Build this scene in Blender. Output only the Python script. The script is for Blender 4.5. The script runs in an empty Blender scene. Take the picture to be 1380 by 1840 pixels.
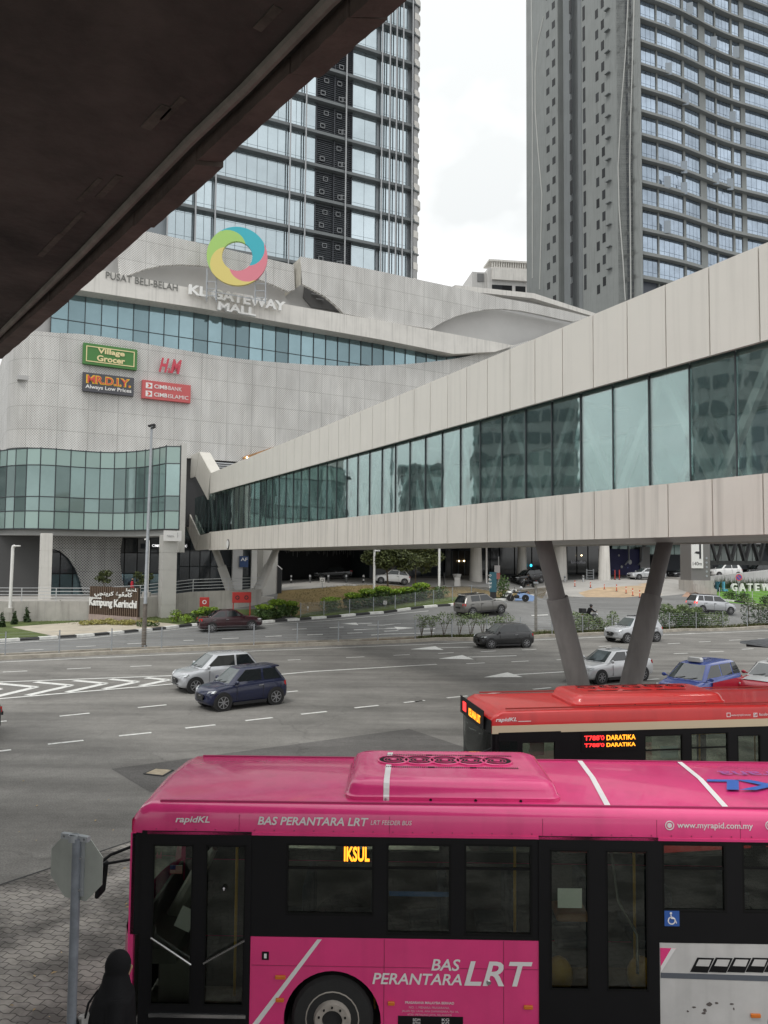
import bpy, bmesh, math, random
import numpy as np
from mathutils import Vector, Matrix
R = math.radians
sin, cos, pi = math.sin, math.cos, math.pi
rnd = random.Random(7)
scene = bpy.context.scene
COL = scene.collection

# ------------------------------------------------------------------ camera
CAM_H = 5.8
PITCH, ROLL, FPX = math.atan(80 / 1380), R(0.5), 1380.0
_f = Vector((0, cos(PITCH), sin(PITCH)))
_u0 = Vector((0, -sin(PITCH), cos(PITCH)))
_r0 = Vector((1, 0, 0))
_r = _r0 * cos(ROLL) + _u0 * sin(ROLL)
_u = _u0 * cos(ROLL) - _r0 * sin(ROLL)
EYE = Vector((0, 0, CAM_H))
camd = bpy.data.cameras.new('camera')
camd.sensor_fit = 'HORIZONTAL'
camd.sensor_width = 36
camd.lens = 36
camd.clip_start = 0.1
camd.clip_end = 6000
cam = bpy.data.objects.new('camera', camd)
COL.objects.link(cam)
mw = Matrix((_r, _u, -_f)).transposed().to_4x4()
mw.translation = EYE
cam.matrix_world = mw
scene.camera = cam

# ------------------------------------------------------------------ sky, sun, exposure
SUN_EL, SUN_AZ = R(58), R(215)
world = bpy.data.worlds.new("World")
scene.world = world
world.use_nodes = True
wn = world.node_tree
wn.nodes.clear()
wo = wn.nodes.new('ShaderNodeOutputWorld')
wb = wn.nodes.new('ShaderNodeBackground')
wb.inputs['Strength'].default_value = 0.1
sky = wn.nodes.new('ShaderNodeTexSky')
sky.sky_type = 'NISHITA'
sky.sun_disc = False
sky.sun_elevation = SUN_EL
sky.sun_rotation = SUN_AZ
tc = wn.nodes.new('ShaderNodeTexCoord')
mp = wn.nodes.new('ShaderNodeMapping')
mp.inputs['Scale'].default_value = (1, 1, 1.5)
mp.inputs['Location'].default_value = (0.9, 0.45, 0.3)
ns = wn.nodes.new('ShaderNodeTexNoise')
ns.inputs['Scale'].default_value = 2.6
ns.inputs['Detail'].default_value = 5
ns.inputs['Roughness'].default_value = 0.5
cr = wn.nodes.new('ShaderNodeValToRGB')
cr.color_ramp.elements[0].position = 0.40
cr.color_ramp.elements[0].color = (0.64, 0.655, 0.65, 1)
cr.color_ramp.elements[1].position = 0.60
cr.color_ramp.elements[1].color = (1, 1, 1, 1)
sx = wn.nodes.new('ShaderNodeSeparateXYZ')
mr = wn.nodes.new('ShaderNodeMapRange')          # overcast: the zenith is brighter than the horizon
mr.inputs['From Min'].default_value = 0.0
mr.inputs['From Max'].default_value = 1.0
mr.inputs['To Min'].default_value = 10.5
mr.inputs['To Max'].default_value = 17.0
vm = wn.nodes.new('ShaderNodeVectorMath')
vm.operation = 'SCALE'
mx = wn.nodes.new('ShaderNodeMix')
mx.data_type = 'RGBA'
mx.inputs['Factor'].default_value = 0.93
L = wn.links.new
L(tc.outputs['Generated'], mp.inputs['Vector'])
L(mp.outputs['Vector'], ns.inputs['Vector'])
L(ns.outputs['Fac'], cr.inputs['Fac'])
L(tc.outputs['Generated'], sx.inputs[0])
L(sx.outputs['Z'], mr.inputs['Value'])
L(cr.outputs['Color'], vm.inputs[0])
L(mr.outputs['Result'], vm.inputs['Scale'])
L(sky.outputs['Color'], mx.inputs['A'])
L(vm.outputs['Vector'], mx.inputs['B'])
L(mx.outputs['Result'], wb.inputs['Color'])
L(wb.outputs['Background'], wo.inputs['Surface'])
sd = bpy.data.lights.new('sun', 'SUN')
sd.energy = 1.0
sd.angle = R(14)
sd.color = (1, 0.97, 0.92)
sun = bpy.data.objects.new('sun', sd)
COL.objects.link(sun)
_sv = Vector((sin(SUN_AZ) * cos(SUN_EL), cos(SUN_AZ) * cos(SUN_EL), sin(SUN_EL)))
sun.rotation_euler = (-_sv).to_track_quat('-Z', 'Y').to_euler()
scene.view_settings.view_transform = 'Standard'
scene.view_settings.look = 'None'
scene.view_settings.exposure = 0.2
scene.view_settings.gamma = 1
try:
    scene.cycles.max_bounces = 8
    scene.cycles.transparent_max_bounces = 24
    scene.cycles.use_denoising = True
except Exception:
    pass


# ------------------------------------------------------------------ pixel of the 1380x1840 photo -> place
def ray(px, py):
    d = _f * FPX + _r * (px - 690) + _u * (920 - py)
    return d / d.y


def at(px, py, Y):
    return EYE + ray(px, py) * Y


def gz(px, py, z=0.0):
    d = ray(px, py)
    return EYE + d * ((z - CAM_H) / d.z)


class Frame:
    """vertical frame: x along, y away from the viewer, z up"""
    def __init__(s, x, y, deg):
        s.o = Vector((x, y, 0)); s.deg = deg
        a = R(deg)
        s.ax = Vector((cos(a), sin(a), 0)); s.ay = Vector((-sin(a), cos(a), 0))

    def p(s, px, py, y=0.0):
        d = ray(px, py)
        t = (y - (EYE - s.o).dot(s.ay)) / d.dot(s.ay)
        q = EYE + d * t - s.o
        return (q.dot(s.ax), q.z)

    def w(s, x, y, z):
        return s.o + s.ax * x + s.ay * y + Vector((0, 0, z))

    def loc(s, v):
        q = Vector(v) - s.o
        return Vector((q.dot(s.ax), q.dot(s.ay), q.z))


# ------------------------------------------------------------------ materials
MATS = {}


def mat(name, col, rough=0.6, metal=0.0, var=0.0, scale=3.0, bump=0.0, bscale=None, spec=0.5, emit=None, estr=0.0,
        streak=0.0, coat=0.0, rand=0.0, ior=None, stretch=(1, 1, 1)):
    if name in MATS:
        return MATS[name]
    m = bpy.data.materials.new(name)
    m.use_nodes = True
    nt = m.node_tree
    b = nt.nodes['Principled BSDF']
    l = nt.links.new
    b.inputs['Roughness'].default_value = rough
    b.inputs['Metallic'].default_value = metal
    b.inputs['Specular IOR Level'].default_value = spec
    b.inputs['Coat Weight'].default_value = coat
    b.inputs['Coat Roughness'].default_value = 0.06
    if ior: b.inputs['IOR'].default_value = ior
    b.inputs['Base Color'].default_value = (*col, 1)
    src = None
    if var or bump or streak:
        t = nt.nodes.new('ShaderNodeTexCoord')
        mp_ = nt.nodes.new('ShaderNodeMapping')
        mp_.inputs['Scale'].default_value = stretch
        l(t.outputs['Object'], mp_.inputs['Vector'])
    if var:
        n = nt.nodes.new('ShaderNodeTexNoise')
        n.inputs['Scale'].default_value = scale
        n.inputs['Detail'].default_value = 6
        n.inputs['Roughness'].default_value = 0.65
        l(mp_.outputs['Vector'], n.inputs['Vector'])
        mr_ = nt.nodes.new('ShaderNodeMapRange')
        mr_.inputs['From Min'].default_value = 0.25
        mr_.inputs['From Max'].default_value = 0.75
        mr_.inputs['To Min'].default_value = 1 - var
        mr_.inputs['To Max'].default_value = 1 + var
        l(n.outputs['Fac'], mr_.inputs['Value'])
        src = mr_.outputs['Result']
    if streak:       # rain streaks: noise drawn out along z
        mp2 = nt.nodes.new('ShaderNodeMapping')
        mp2.inputs['Scale'].default_value = (2.6, 2.6, 0.12)
        l(t.outputs['Object'], mp2.inputs['Vector'])
        n2 = nt.nodes.new('ShaderNodeTexNoise')
        n2.inputs['Scale'].default_value = 1.6
        n2.inputs['Detail'].default_value = 5
        l(mp2.outputs['Vector'], n2.inputs['Vector'])
        m2 = nt.nodes.new('ShaderNodeMapRange')
        m2.inputs['From Min'].default_value = 0.5
        m2.inputs['From Max'].default_value = 0.75
        m2.inputs['To Min'].default_value = 1
        m2.inputs['To Max'].default_value = 1 - streak
        l(n2.outputs['Fac'], m2.inputs['Value'])
        if src:
            mm = nt.nodes.new('ShaderNodeMath'); mm.operation = 'MULTIPLY'
            l(src, mm.inputs[0]); l(m2.outputs['Result'], mm.inputs[1]); src = mm.outputs[0]
        else:
            src = m2.outputs['Result']
    if rand:
        oi = nt.nodes.new('ShaderNodeObjectInfo')
        m3 = nt.nodes.new('ShaderNodeMapRange')
        m3.inputs['To Min'].default_value = 1 - rand
        m3.inputs['To Max'].default_value = 1 + rand
        l(oi.outputs['Random'], m3.inputs['Value'])
        if src:
            mm = nt.nodes.new('ShaderNodeMath'); mm.operation = 'MULTIPLY'
            l(src, mm.inputs[0]); l(m3.outputs['Result'], mm.inputs[1]); src = mm.outputs[0]
        else:
            src = m3.outputs['Result']
    if src:
        v = nt.nodes.new('ShaderNodeVectorMath'); v.operation = 'SCALE'
        v.inputs[0].default_value = col
        l(src, v.inputs['Scale'])
        l(v.outputs['Vector'], b.inputs['Base Color'])
    if bump:
        nb = nt.nodes.new('ShaderNodeTexNoise')
        nb.inputs['Scale'].default_value = bscale or scale * 8
        nb.inputs['Detail'].default_value = 4
        l(mp_.outputs['Vector'], nb.inputs['Vector'])
        bp = nt.nodes.new('ShaderNodeBump')
        bp.inputs['Strength'].default_value = bump
        bp.inputs['Distance'].default_value = 0.05
        l(nb.outputs['Fac'], bp.inputs['Height'])
        l(bp.outputs['Normal'], b.inputs['Normal'])
    if emit:
        b.inputs['Emission Color'].default_value = (*emit, 1)
        b.inputs['Emission Strength'].default_value = estr
    MATS[name] = m
    return m


def wavy(m, sock_nodes, strength=.04, scale=.9):
    """panes are never quite flat: bend their reflections a little"""
    nt = m.node_tree; t = nt.nodes.new('ShaderNodeTexCoord'); n = nt.nodes.new('ShaderNodeTexNoise'); n.inputs['Scale'].default_value = scale; n.inputs['Detail'].default_value = 2
    b = nt.nodes.new('ShaderNodeBump'); b.inputs['Strength'].default_value = strength; b.inputs['Distance'].default_value = .25
    nt.links.new(t.outputs['Object'], n.inputs['Vector']); nt.links.new(n.outputs['Fac'], b.inputs['Height'])
    for s_ in sock_nodes: nt.links.new(b.outputs[0], s_.inputs['Normal'])
    return m


def see_through(name, tint, gloss, refl, rough=0.02, wave=0):
    """glass: part of the light goes through, part is mirrored"""
    m = bpy.data.materials.new(name); m.use_nodes = True
    nt = m.node_tree; nt.nodes.clear(); l = nt.links.new
    o = nt.nodes.new('ShaderNodeOutputMaterial')
    tr = nt.nodes.new('ShaderNodeBsdfTransparent'); tr.inputs[0].default_value = (*tint, 1)
    gl = nt.nodes.new('ShaderNodeBsdfGlossy'); gl.inputs['Color'].default_value = (*gloss, 1); gl.inputs['Roughness'].default_value = rough
    lw = nt.nodes.new('ShaderNodeLayerWeight'); lw.inputs['Blend'].default_value = 0.35
    mr_ = nt.nodes.new('ShaderNodeMapRange')
    mr_.inputs['To Min'].default_value = refl; mr_.inputs['To Max'].default_value = min(1, refl + 0.6)
    mx_ = nt.nodes.new('ShaderNodeMixShader')
    l(lw.outputs['Fresnel'], mr_.inputs['Value']); l(mr_.outputs['Result'], mx_.inputs['Fac'])
    l(tr.outputs[0], mx_.inputs[1]); l(gl.outputs[0], mx_.inputs[2]); l(mx_.outputs[0], o.inputs['Surface'])
    if wave: wavy(m, [gl], wave)
    MATS[name] = m
    return m


# ------------------------------------------------------------------ mesh builder
class MB:
    def __init__(s):
        s.v = []; s.f = []; s.m = []; s.uv = {}

    def add(s, verts, faces, mi=0, uv=None):
        o = len(s.v)
        s.v.extend(tuple(p) for p in verts)
        s.f.extend(tuple(i + o for i in f) for f in faces)
        s.m.extend([mi] * len(faces))
        if uv:
            for i, q in enumerate(uv): s.uv[o + i] = q
        return s

    def box(s, x0, x1, y0, y1, z0, z1, mi=0):
        if x1 < x0: x0, x1 = x1, x0
        if y1 < y0: y0, y1 = y1, y0
        if z1 < z0: z0, z1 = z1, z0
        return s.add([(x0, y0, z0), (x1, y0, z0), (x1, y1, z0), (x0, y1, z0), (x0, y0, z1), (x1, y0, z1), (x1, y1, z1), (x0, y1, z1)],
                     [(3, 2, 1, 0), (4, 5, 6, 7), (0, 1, 5, 4), (1, 2, 6, 5), (2, 3, 7, 6), (3, 0, 4, 7)], mi)

    def obox(s, c, size, M, mi=0):
        hx, hy, hz = size[0] / 2, size[1] / 2, size[2] / 2
        vs = [Vector(c) + M @ Vector((a * hx, b * hy, d * hz)) for d in (-1, 1) for a, b in ((-1, -1), (1, -1), (1, 1), (-1, 1))]
        return s.add(vs, [(3, 2, 1, 0), (4, 5, 6, 7), (0, 1, 5, 4), (1, 2, 6, 5), (2, 3, 7, 6), (3, 0, 4, 7)], mi)

    def beam(s, p, q, w, h=None, mi=0, up=(0, 0, 1)):
        p = Vector(p); q = Vector(q); h = h or w
        d = q - p; n = d.length
        if n < 1e-6: return s
        d /= n; upv = Vector(up)
        if abs(d.dot(upv)) > 0.98: upv = Vector((1, 0, 0))
        a = d.cross(upv).normalized(); b = a.cross(d)
        return s.obox((p + q) / 2, (w, n, h), Matrix((a, d, b)).transposed(), mi)

    def prism(s, pts, a0, a1, plane='xz', mi=0):
        n = len(pts)
        mk = {'xz': lambda p, a: (p[0], a, p[1]), 'xy': lambda p, a: (p[0], p[1], a), 'yz': lambda p, a: (a, p[0], p[1])}[plane]
        area = sum(pts[i][0] * pts[(i + 1) % n][1] - pts[(i + 1) % n][0] * pts[i][1] for i in range(n))
        if area < 0: pts = pts[::-1]
        vs = [mk(p, a0) for p in pts] + [mk(p, a1) for p in pts]
        lo, hi = tuple(range(n)), tuple(range(2 * n - 1, n - 1, -1))
        sd_ = [(i + n, (i + 1) % n + n, (i + 1) % n, i) for i in range(n)]
        flip = (plane == 'xz') == (a1 < a0)
        fs = [lo, hi] + sd_
        if plane == 'xz':
            ok = a1 > a0
        else:
            ok = a1 < a0
        if not ok: fs = [f[::-1] for f in fs]
        return s.add(vs, fs, mi)

    def cyl(s, p, q, r0, r1=None, n=10, mi=0, cap=True):
        r1 = r0 if r1 is None else r1
        return s.tube([p, q], [r0, r1], n, mi, cap)

    def tube(s, pts, r, n=8, mi=0, cap=True):
        pts = [Vector(p) for p in pts]
        k = len(pts)
        rs = r if isinstance(r, (list, tuple)) else [r] * k
        o = []; prev = None
        for i, p in enumerate(pts):
            d = (pts[min(i + 1, k - 1)] - pts[max(i - 1, 0)]).normalized()
            if prev is None:
                a = d.orthogonal().normalized()
            else:
                a = (prev - d * prev.dot(d)).normalized()
            prev = a
            b = d.cross(a)
            o += [p + (a * cos(2 * pi * j / n) + b * sin(2 * pi * j / n)) * rs[i] for j in range(n)]
        fs = [(i * n + j, i * n + (j + 1) % n, (i + 1) * n + (j + 1) % n, (i + 1) * n + j) for i in range(k - 1) for j in range(n)]
        if cap: fs += [tuple(range(n - 1, -1, -1)), tuple(range((k - 1) * n, k * n))]
        return s.add(o, fs, mi)

    def lathe(s, prof, c=(0, 0, 0), n=16, mi=0, axis='z'):
        c = Vector(c); o = []
        for r_, z_ in prof:
            for j in range(n):
                a = 2 * pi * j / n
                v = {'z': Vector((r_ * cos(a), r_ * sin(a), z_)), 'y': Vector((r_ * cos(a), z_, -r_ * sin(a))), 'x': Vector((z_, r_ * cos(a), r_ * sin(a)))}[axis]
                o.append(c + v)
        k = len(prof); ringed = k == 4 and prof[0][0] > .004 and prof[-1][0] > .004 and prof[0][1] != prof[1][1] or k == 4 and prof[0][0] > .03 and prof[-1][0] > .03
        fs = [(i * n + j, i * n + (j + 1) % n, ((i + 1) % k) * n + (j + 1) % n, ((i + 1) % k) * n + j) for i in range(k if ringed else k - 1) for j in range(n)]
        if not ringed: fs += [tuple(range(n - 1, -1, -1)), tuple(range((k - 1) * n, k * n))]
        return s.add(o, fs, mi)

    def loft(s, rings, mi=0, cap=True, closed=True):
        n = len(rings[0]); k = len(rings)
        o = [p for r_ in rings for p in r_]
        fs = [(i * n + j, i * n + (j + 1) % n, (i + 1) * n + (j + 1) % n, (i + 1) * n + j) for i in range(k - 1) for j in range(n if closed else n - 1)]
        if cap: fs += [tuple(range(n - 1, -1, -1)), tuple(range((k - 1) * n, k * n))]
        return s.add(o, fs, mi)

    def ball(s, c, r, nu=12, nv=8, mi=0, M=None):
        c = Vector(c)
        if not isinstance(r, (tuple, list)): r = (r, r, r)
        o = []
        for i in range(nv + 1):
            t = pi * i / nv
            for j in range(nu):
                a = 2 * pi * j / nu
                v = Vector((r[0] * sin(t) * cos(a), r[1] * sin(t) * sin(a), r[2] * cos(t)))
                o.append(c + (M @ v if M else v))
        fs = [(i * nu + j, (i + 1) * nu + j, (i + 1) * nu + (j + 1) % nu, i * nu + (j + 1) % nu) for i in range(nv) for j in range(nu)]
        return s.add(o, fs, mi)

    def wall(s, path, zlo, zhi, mi=0, t=None):
        """upright sheet over a plan path; zlo / zhi numbers or lists; uv = run, height"""
        n = len(path); zl = zlo if isinstance(zlo, list) else [zlo] * n; zh = zhi if isinstance(zhi, list) else [zhi] * n
        run = [0]
        for i in range(1, n): run.append(run[-1] + math.dist(path[i - 1], path[i]))
        vs = [(p[0], p[1], a) for p, a in zip(path, zl)] + [(p[0], p[1], a) for p, a in zip(path, zh)]
        uv = [(r_, a) for r_, a in zip(run, zl)] + [(r_, a) for r_, a in zip(run, zh)]
        s.add(vs, [(i, i + 1, n + i + 1, n + i) for i in range(n - 1)], mi, uv)
        if t:
            nn = []
            for i in range(n):
                a = Vector(path[max(i - 1, 0)]); b = Vector(path[min(i + 1, n - 1)])
                d = (b - a).normalized(); nn.append((path[i][0] - d.y * t, path[i][1] + d.x * t))
            o = len(s.v)
            vs2 = [(p[0], p[1], a) for p, a in zip(nn, zl)] + [(p[0], p[1], a) for p, a in zip(nn, zh)]
            b0 = o - 2 * n
            s.add(vs2, [(n + i, n + i + 1, i + 1, i) for i in range(n - 1)], mi, uv)
            top = [(b0 + n + i, b0 + n + i + 1, o + n + i + 1, o + n + i) for i in range(n - 1)]
            bot = [(o + i, o + i + 1, b0 + i + 1, b0 + i) for i in range(n - 1)]
            end = [(b0, b0 + n, o + n, o), (b0 + n - 1, o + n - 1, o + 2 * n - 1, b0 + 2 * n - 1)]
            s.f += top + bot + end; s.m += [mi] * (len(top) + len(bot) + 2)
        return s

    def build(s, name, mats, parent=None, smooth=None, bevel=0, M=None, sub=0):
        me = bpy.data.meshes.new(name)
        vs = s.v if M is None else [tuple(M @ Vector(p)) for p in s.v]
        me.from_pydata(vs, [], s.f)
        if not isinstance(mats, (list, tuple)): mats = [mats]
        for m in mats: me.materials.append(m)
        if len(mats) > 1: me.polygons.foreach_set('material_index', s.m)
        if s.uv:
            ul = me.uv_layers.new(name='UVMap')
            for lp in me.loops: ul.data[lp.index].uv = s.uv.get(lp.vertex_index, (0, 0))
        if smooth is not None:
            me.polygons.foreach_set('use_smooth', [True] * len(me.polygons))
            me.set_sharp_from_angle(angle=R(smooth))
        me.update()
        o = bpy.data.objects.new(name, me)
        COL.objects.link(o)
        if parent: o.parent = parent
        if bevel:
            b = o.modifiers.new('bevel', 'BEVEL'); b.width = bevel; b.segments = 2; b.limit_method = 'ANGLE'; b.angle_limit = R(40)
        if sub:
            q = o.modifiers.new('sub', 'SUBSURF'); q.levels = sub; q.render_levels = sub
        return o


def tag(o, label=None, cat=None, group=None, kind=None):
    if label: o['label'] = label
    if cat: o['category'] = cat
    if group: o['group'] = group
    if kind: o['kind'] = kind
    return o


def thing(name, label, cat, loc=(0, 0, 0), rotz=0.0, group=None):
    o = bpy.data.objects.new(name, None)
    o.empty_display_size = 0.3
    COL.objects.link(o)
    o.location = loc; o.rotation_euler = (0, 0, rotz)
    return tag(o, label, cat, group)


def frame_thing(name, label, cat, fr, group=None):
    return thing(name, label, cat, fr.o, R(fr.deg), group)


KIDS = {}


def dup(root, loc, rotz, label=None, group=None, scale=None):
    def cp(o, par):
        c = o.copy(); COL.objects.link(c)
        if par: c.parent = par
        for ch in o.children: cp(ch, c)
        return c
    r_ = cp(root, None)
    r_.location = loc; r_.rotation_euler = (0, 0, rotz)
    if scale: r_.scale = (scale,) * 3 if not isinstance(scale, tuple) else scale
    tag(r_, label, None, group)
    return r_


def text(s, name, m, parent, M, w=None, h=None, ext=0.01, bold=0.0, shear=0.0, align='L', sp=1.0):
    """flat lettering fitted to w x h, base at M's origin, reading along M's x with M's z up"""
    cu = bpy.data.curves.new(name, 'FONT')
    cu.body = s; cu.size = 1; cu.extrude = 0; cu.offset = bold; cu.shear = shear; cu.space_character = sp
    cu.resolution_u = 3
    ob = bpy.data.objects.new(name, cu)
    COL.objects.link(ob)
    bpy.context.view_layer.update()
    dg = bpy.context.evaluated_depsgraph_get()
    me = bpy.data.meshes.new_from_object(ob.evaluated_get(dg))
    bpy.data.objects.remove(ob); bpy.data.curves.remove(cu)
    n = len(me.vertices)
    if n == 0: return None
    co = np.empty(n * 3); me.vertices.foreach_get('co', co); co = co.reshape(n, 3)
    lo = co.min(0); hi = co.max(0); sz = hi - lo
    sx_ = w / sz[0] if w else None; sy_ = h / sz[1] if h else None
    sx_ = sx_ or sy_; sy_ = sy_ or sx_
    x0 = {'L': lo[0], 'C': (lo[0] + hi[0]) / 2, 'R': hi[0]}[align]
    vs = [((a - x0) * sx_, 0, (b - lo[1]) * sy_) for a, b, _ in co]
    fs = [tuple(p.vertices) for p in me.polygons]
    bpy.data.meshes.remove(me)
    mb = MB()
    if ext > 0:
        ed = {}
        for f in fs:
            for i in range(len(f)):
                a, b = f[i], f[(i + 1) % len(f)]
                ed[(a, b)] = ed.get((a, b), 0) + 1
        bd = [e for e in ed if (e[1], e[0]) not in ed]
        k = len(vs)
        mb.add([(x, -ext, z) for x, _, z in vs] + [(x, 0, z) for x, _, z in vs], fs + [f[::-1] for f in [tuple(i + k for i in g) for g in fs]] + [(b, a, a + k, b + k) for a, b in bd])
    else:
        mb.add(vs, fs)
    return mb.build(name, m, parent, M=M)


def TM(x, y, z, rotz=0.0, rotx=0.0):
    return Matrix.Translation((x, y, z)) @ Matrix.Rotation(rotz, 4, 'Z') @ Matrix.Rotation(rotx, 4, 'X')
# ------------------------------------------------------------------ ground: near road flat, land rising beyond the median
RD = Frame(0, 51.8, 22)                     # x along the main road, y across it
G = 4.0
_ctl = [(0, 1155, .25), (170, 1143, .3), (345, 1125, .5), (472, 1120, .7), (665, 1104, 1.0), (810, 1089, 1.2), (910, 1080, 1.3), (960, 1072, 1.5),
        (0, 1112, .45), (100, 1110, .5), (200, 1104, .6), (310, 1097, .9), (430, 1092, 1.2), (520, 1050, 2.9), (590, 1050, 3.0), (660, 1051, 3.05), (800, 1053, 3.1),
        (900, 1054, 3.1), (965, 1060, 2.8), (600, 1040, 3.2), (860, 1042, 3.2), (1050, 1043, 3.2), (1180, 1046, 3.1), (1000, 1092, 1.2), (1100, 1090, 1.3),
        (1180, 1085, 1.5), (1300, 1102, .8), (1380, 1105, .7), (1290, 1079, 1.6), (1370, 1084, 1.5), (1330, 1054, 2.7), (1380, 1056, 2.7), (560, 1095, 1.3), (700, 1080, 2.0), (850, 1070, 2.1)]
_cp = [gz(a, b, c) for a, b, c in _ctl]
_cp = [(p.x, p.y, p.z) for p in _cp] + [(-60, 50, .3), (-60, 80, .6), (-30, 90, 1.5), (0, 130, 3.3), (40, 130, 3.3), (80, 130, 3.3), (90, 95, 2.6), (-60, 130, 3)]
_C = np.array(_cp)
_K = np.sqrt(((_C[:, None, :2] - _C[None, :, :2]) ** 2).sum(-1))
_A = np.block([[_K + np.eye(len(_C)) * -0.6, np.ones((len(_C), 1))], [np.ones((1, len(_C))), np.zeros((1, 1))]])
_W = np.linalg.solve(_A, np.append(_C[:, 2], 0))


def _node(X, Y):
    q = RD.loc((X, Y, 0))
    v = q.y - 1.3
    if v <= 0: return 0.0
    k = min(1, v / 4.0)
    h = float(np.sqrt(((_C[:, :2] - (X, Y)) ** 2).sum(1)) @ _W[:-1] + _W[-1])
    return max(0.0, min(3.6, h)) * k


_nc = {}


def node(i, j):
    if (i, j) not in _nc: _nc[(i, j)] = _node(i * G, j * G)
    return _nc[(i, j)]


def TZ(X, Y):
    """the land's height: linear on a grid of triangles, so that sheets laid on it never cut it"""
    i, j = math.floor(X / G), math.floor(Y / G)
    a, b = X / G - i, Y / G - j
    z00, z10, z01, z11 = node(i, j), node(i + 1, j), node(i, j + 1), node(i + 1, j + 1)
    return z00 + (z10 - z00) * a + (z11 - z10) * b if a >= b else z00 + (z11 - z01) * a + (z01 - z00) * b


def gnd(px, py):
    d = ray(px, py)
    lo = 8.0; t = lo
    while t < 400:
        p = EYE + d * t
        if p.z <= TZ(p.x, p.y): break
        lo = t; t += 1.0
    hi = t
    for _ in range(30):
        m = (lo + hi) / 2; p = EYE + d * m
        if p.z <= TZ(p.x, p.y): hi = m
        else: lo = m
    return EYE + d * hi


def drape(polys, name, m, off, kind='structure', top=0.0):
    """lay flat polygons (lists of x, y) on the land"""
    bm = bmesh.new()
    for poly in polys:
        area = sum(poly[i][0] * poly[(i + 1) % len(poly)][1] - poly[(i + 1) % len(poly)][0] * poly[i][1] for i in range(len(poly)))
        if area < 0: poly = poly[::-1]
        try: bm.faces.new([bm.verts.new((p[0], p[1], 0)) for p in poly])
        except ValueError: pass
    xs = [v.co.x for v in bm.verts]; ys = [v.co.y for v in bm.verts]
    if max(RD.loc((x, y, 0)).y for x, y in zip(xs, ys)) > 0.5:
        bmesh.ops.triangulate(bm, faces=bm.faces[:])
        def cut(co, no):
            bmesh.ops.bisect_plane(bm, geom=bm.verts[:] + bm.edges[:] + bm.faces[:], plane_co=co, plane_no=no, dist=1e-5)
        for i in range(math.ceil(min(xs) / G), math.floor(max(xs) / G) + 1): cut((i * G, 0, 0), (1, 0, 0))
        for j in range(math.ceil(min(ys) / G), math.floor(max(ys) / G) + 1): cut((0, j * G, 0), (0, 1, 0))
        d = [(x - y) / G for x, y in zip(xs, ys)]
        for k in range(math.ceil(min(d)), math.floor(max(d)) + 1): cut((k * G, 0, 0), (1, -1, 0))
        for v in bm.verts: v.co.z = TZ(v.co.x, v.co.y)
    for v in bm.verts: v.co.z += off
    me = bpy.data.meshes.new(name); bm.to_mesh(me); bm.free()
    me.materials.append(m)
    o = bpy.data.objects.new(name, me); COL.objects.link(o)
    return tag(o, kind=kind)


def gp(*pts): return [tuple(gnd(*p)[:2]) for p in pts]


def strip(pts, w):
    """a band of width w along a polyline in plan"""
    ps = [Vector(p[:2]) for p in pts]; l_, r_ = [], []
    for i, p in enumerate(ps):
        d = (ps[min(i + 1, len(ps) - 1)] - ps[max(i - 1, 0)]).normalized()
        n = Vector((-d.y, d.x)) * w / 2
        l_.append(tuple(p + n)); r_.append(tuple(p - n))
    return [[l_[i], l_[i + 1], r_[i + 1], r_[i]] for i in range(len(ps) - 1)]


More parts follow.
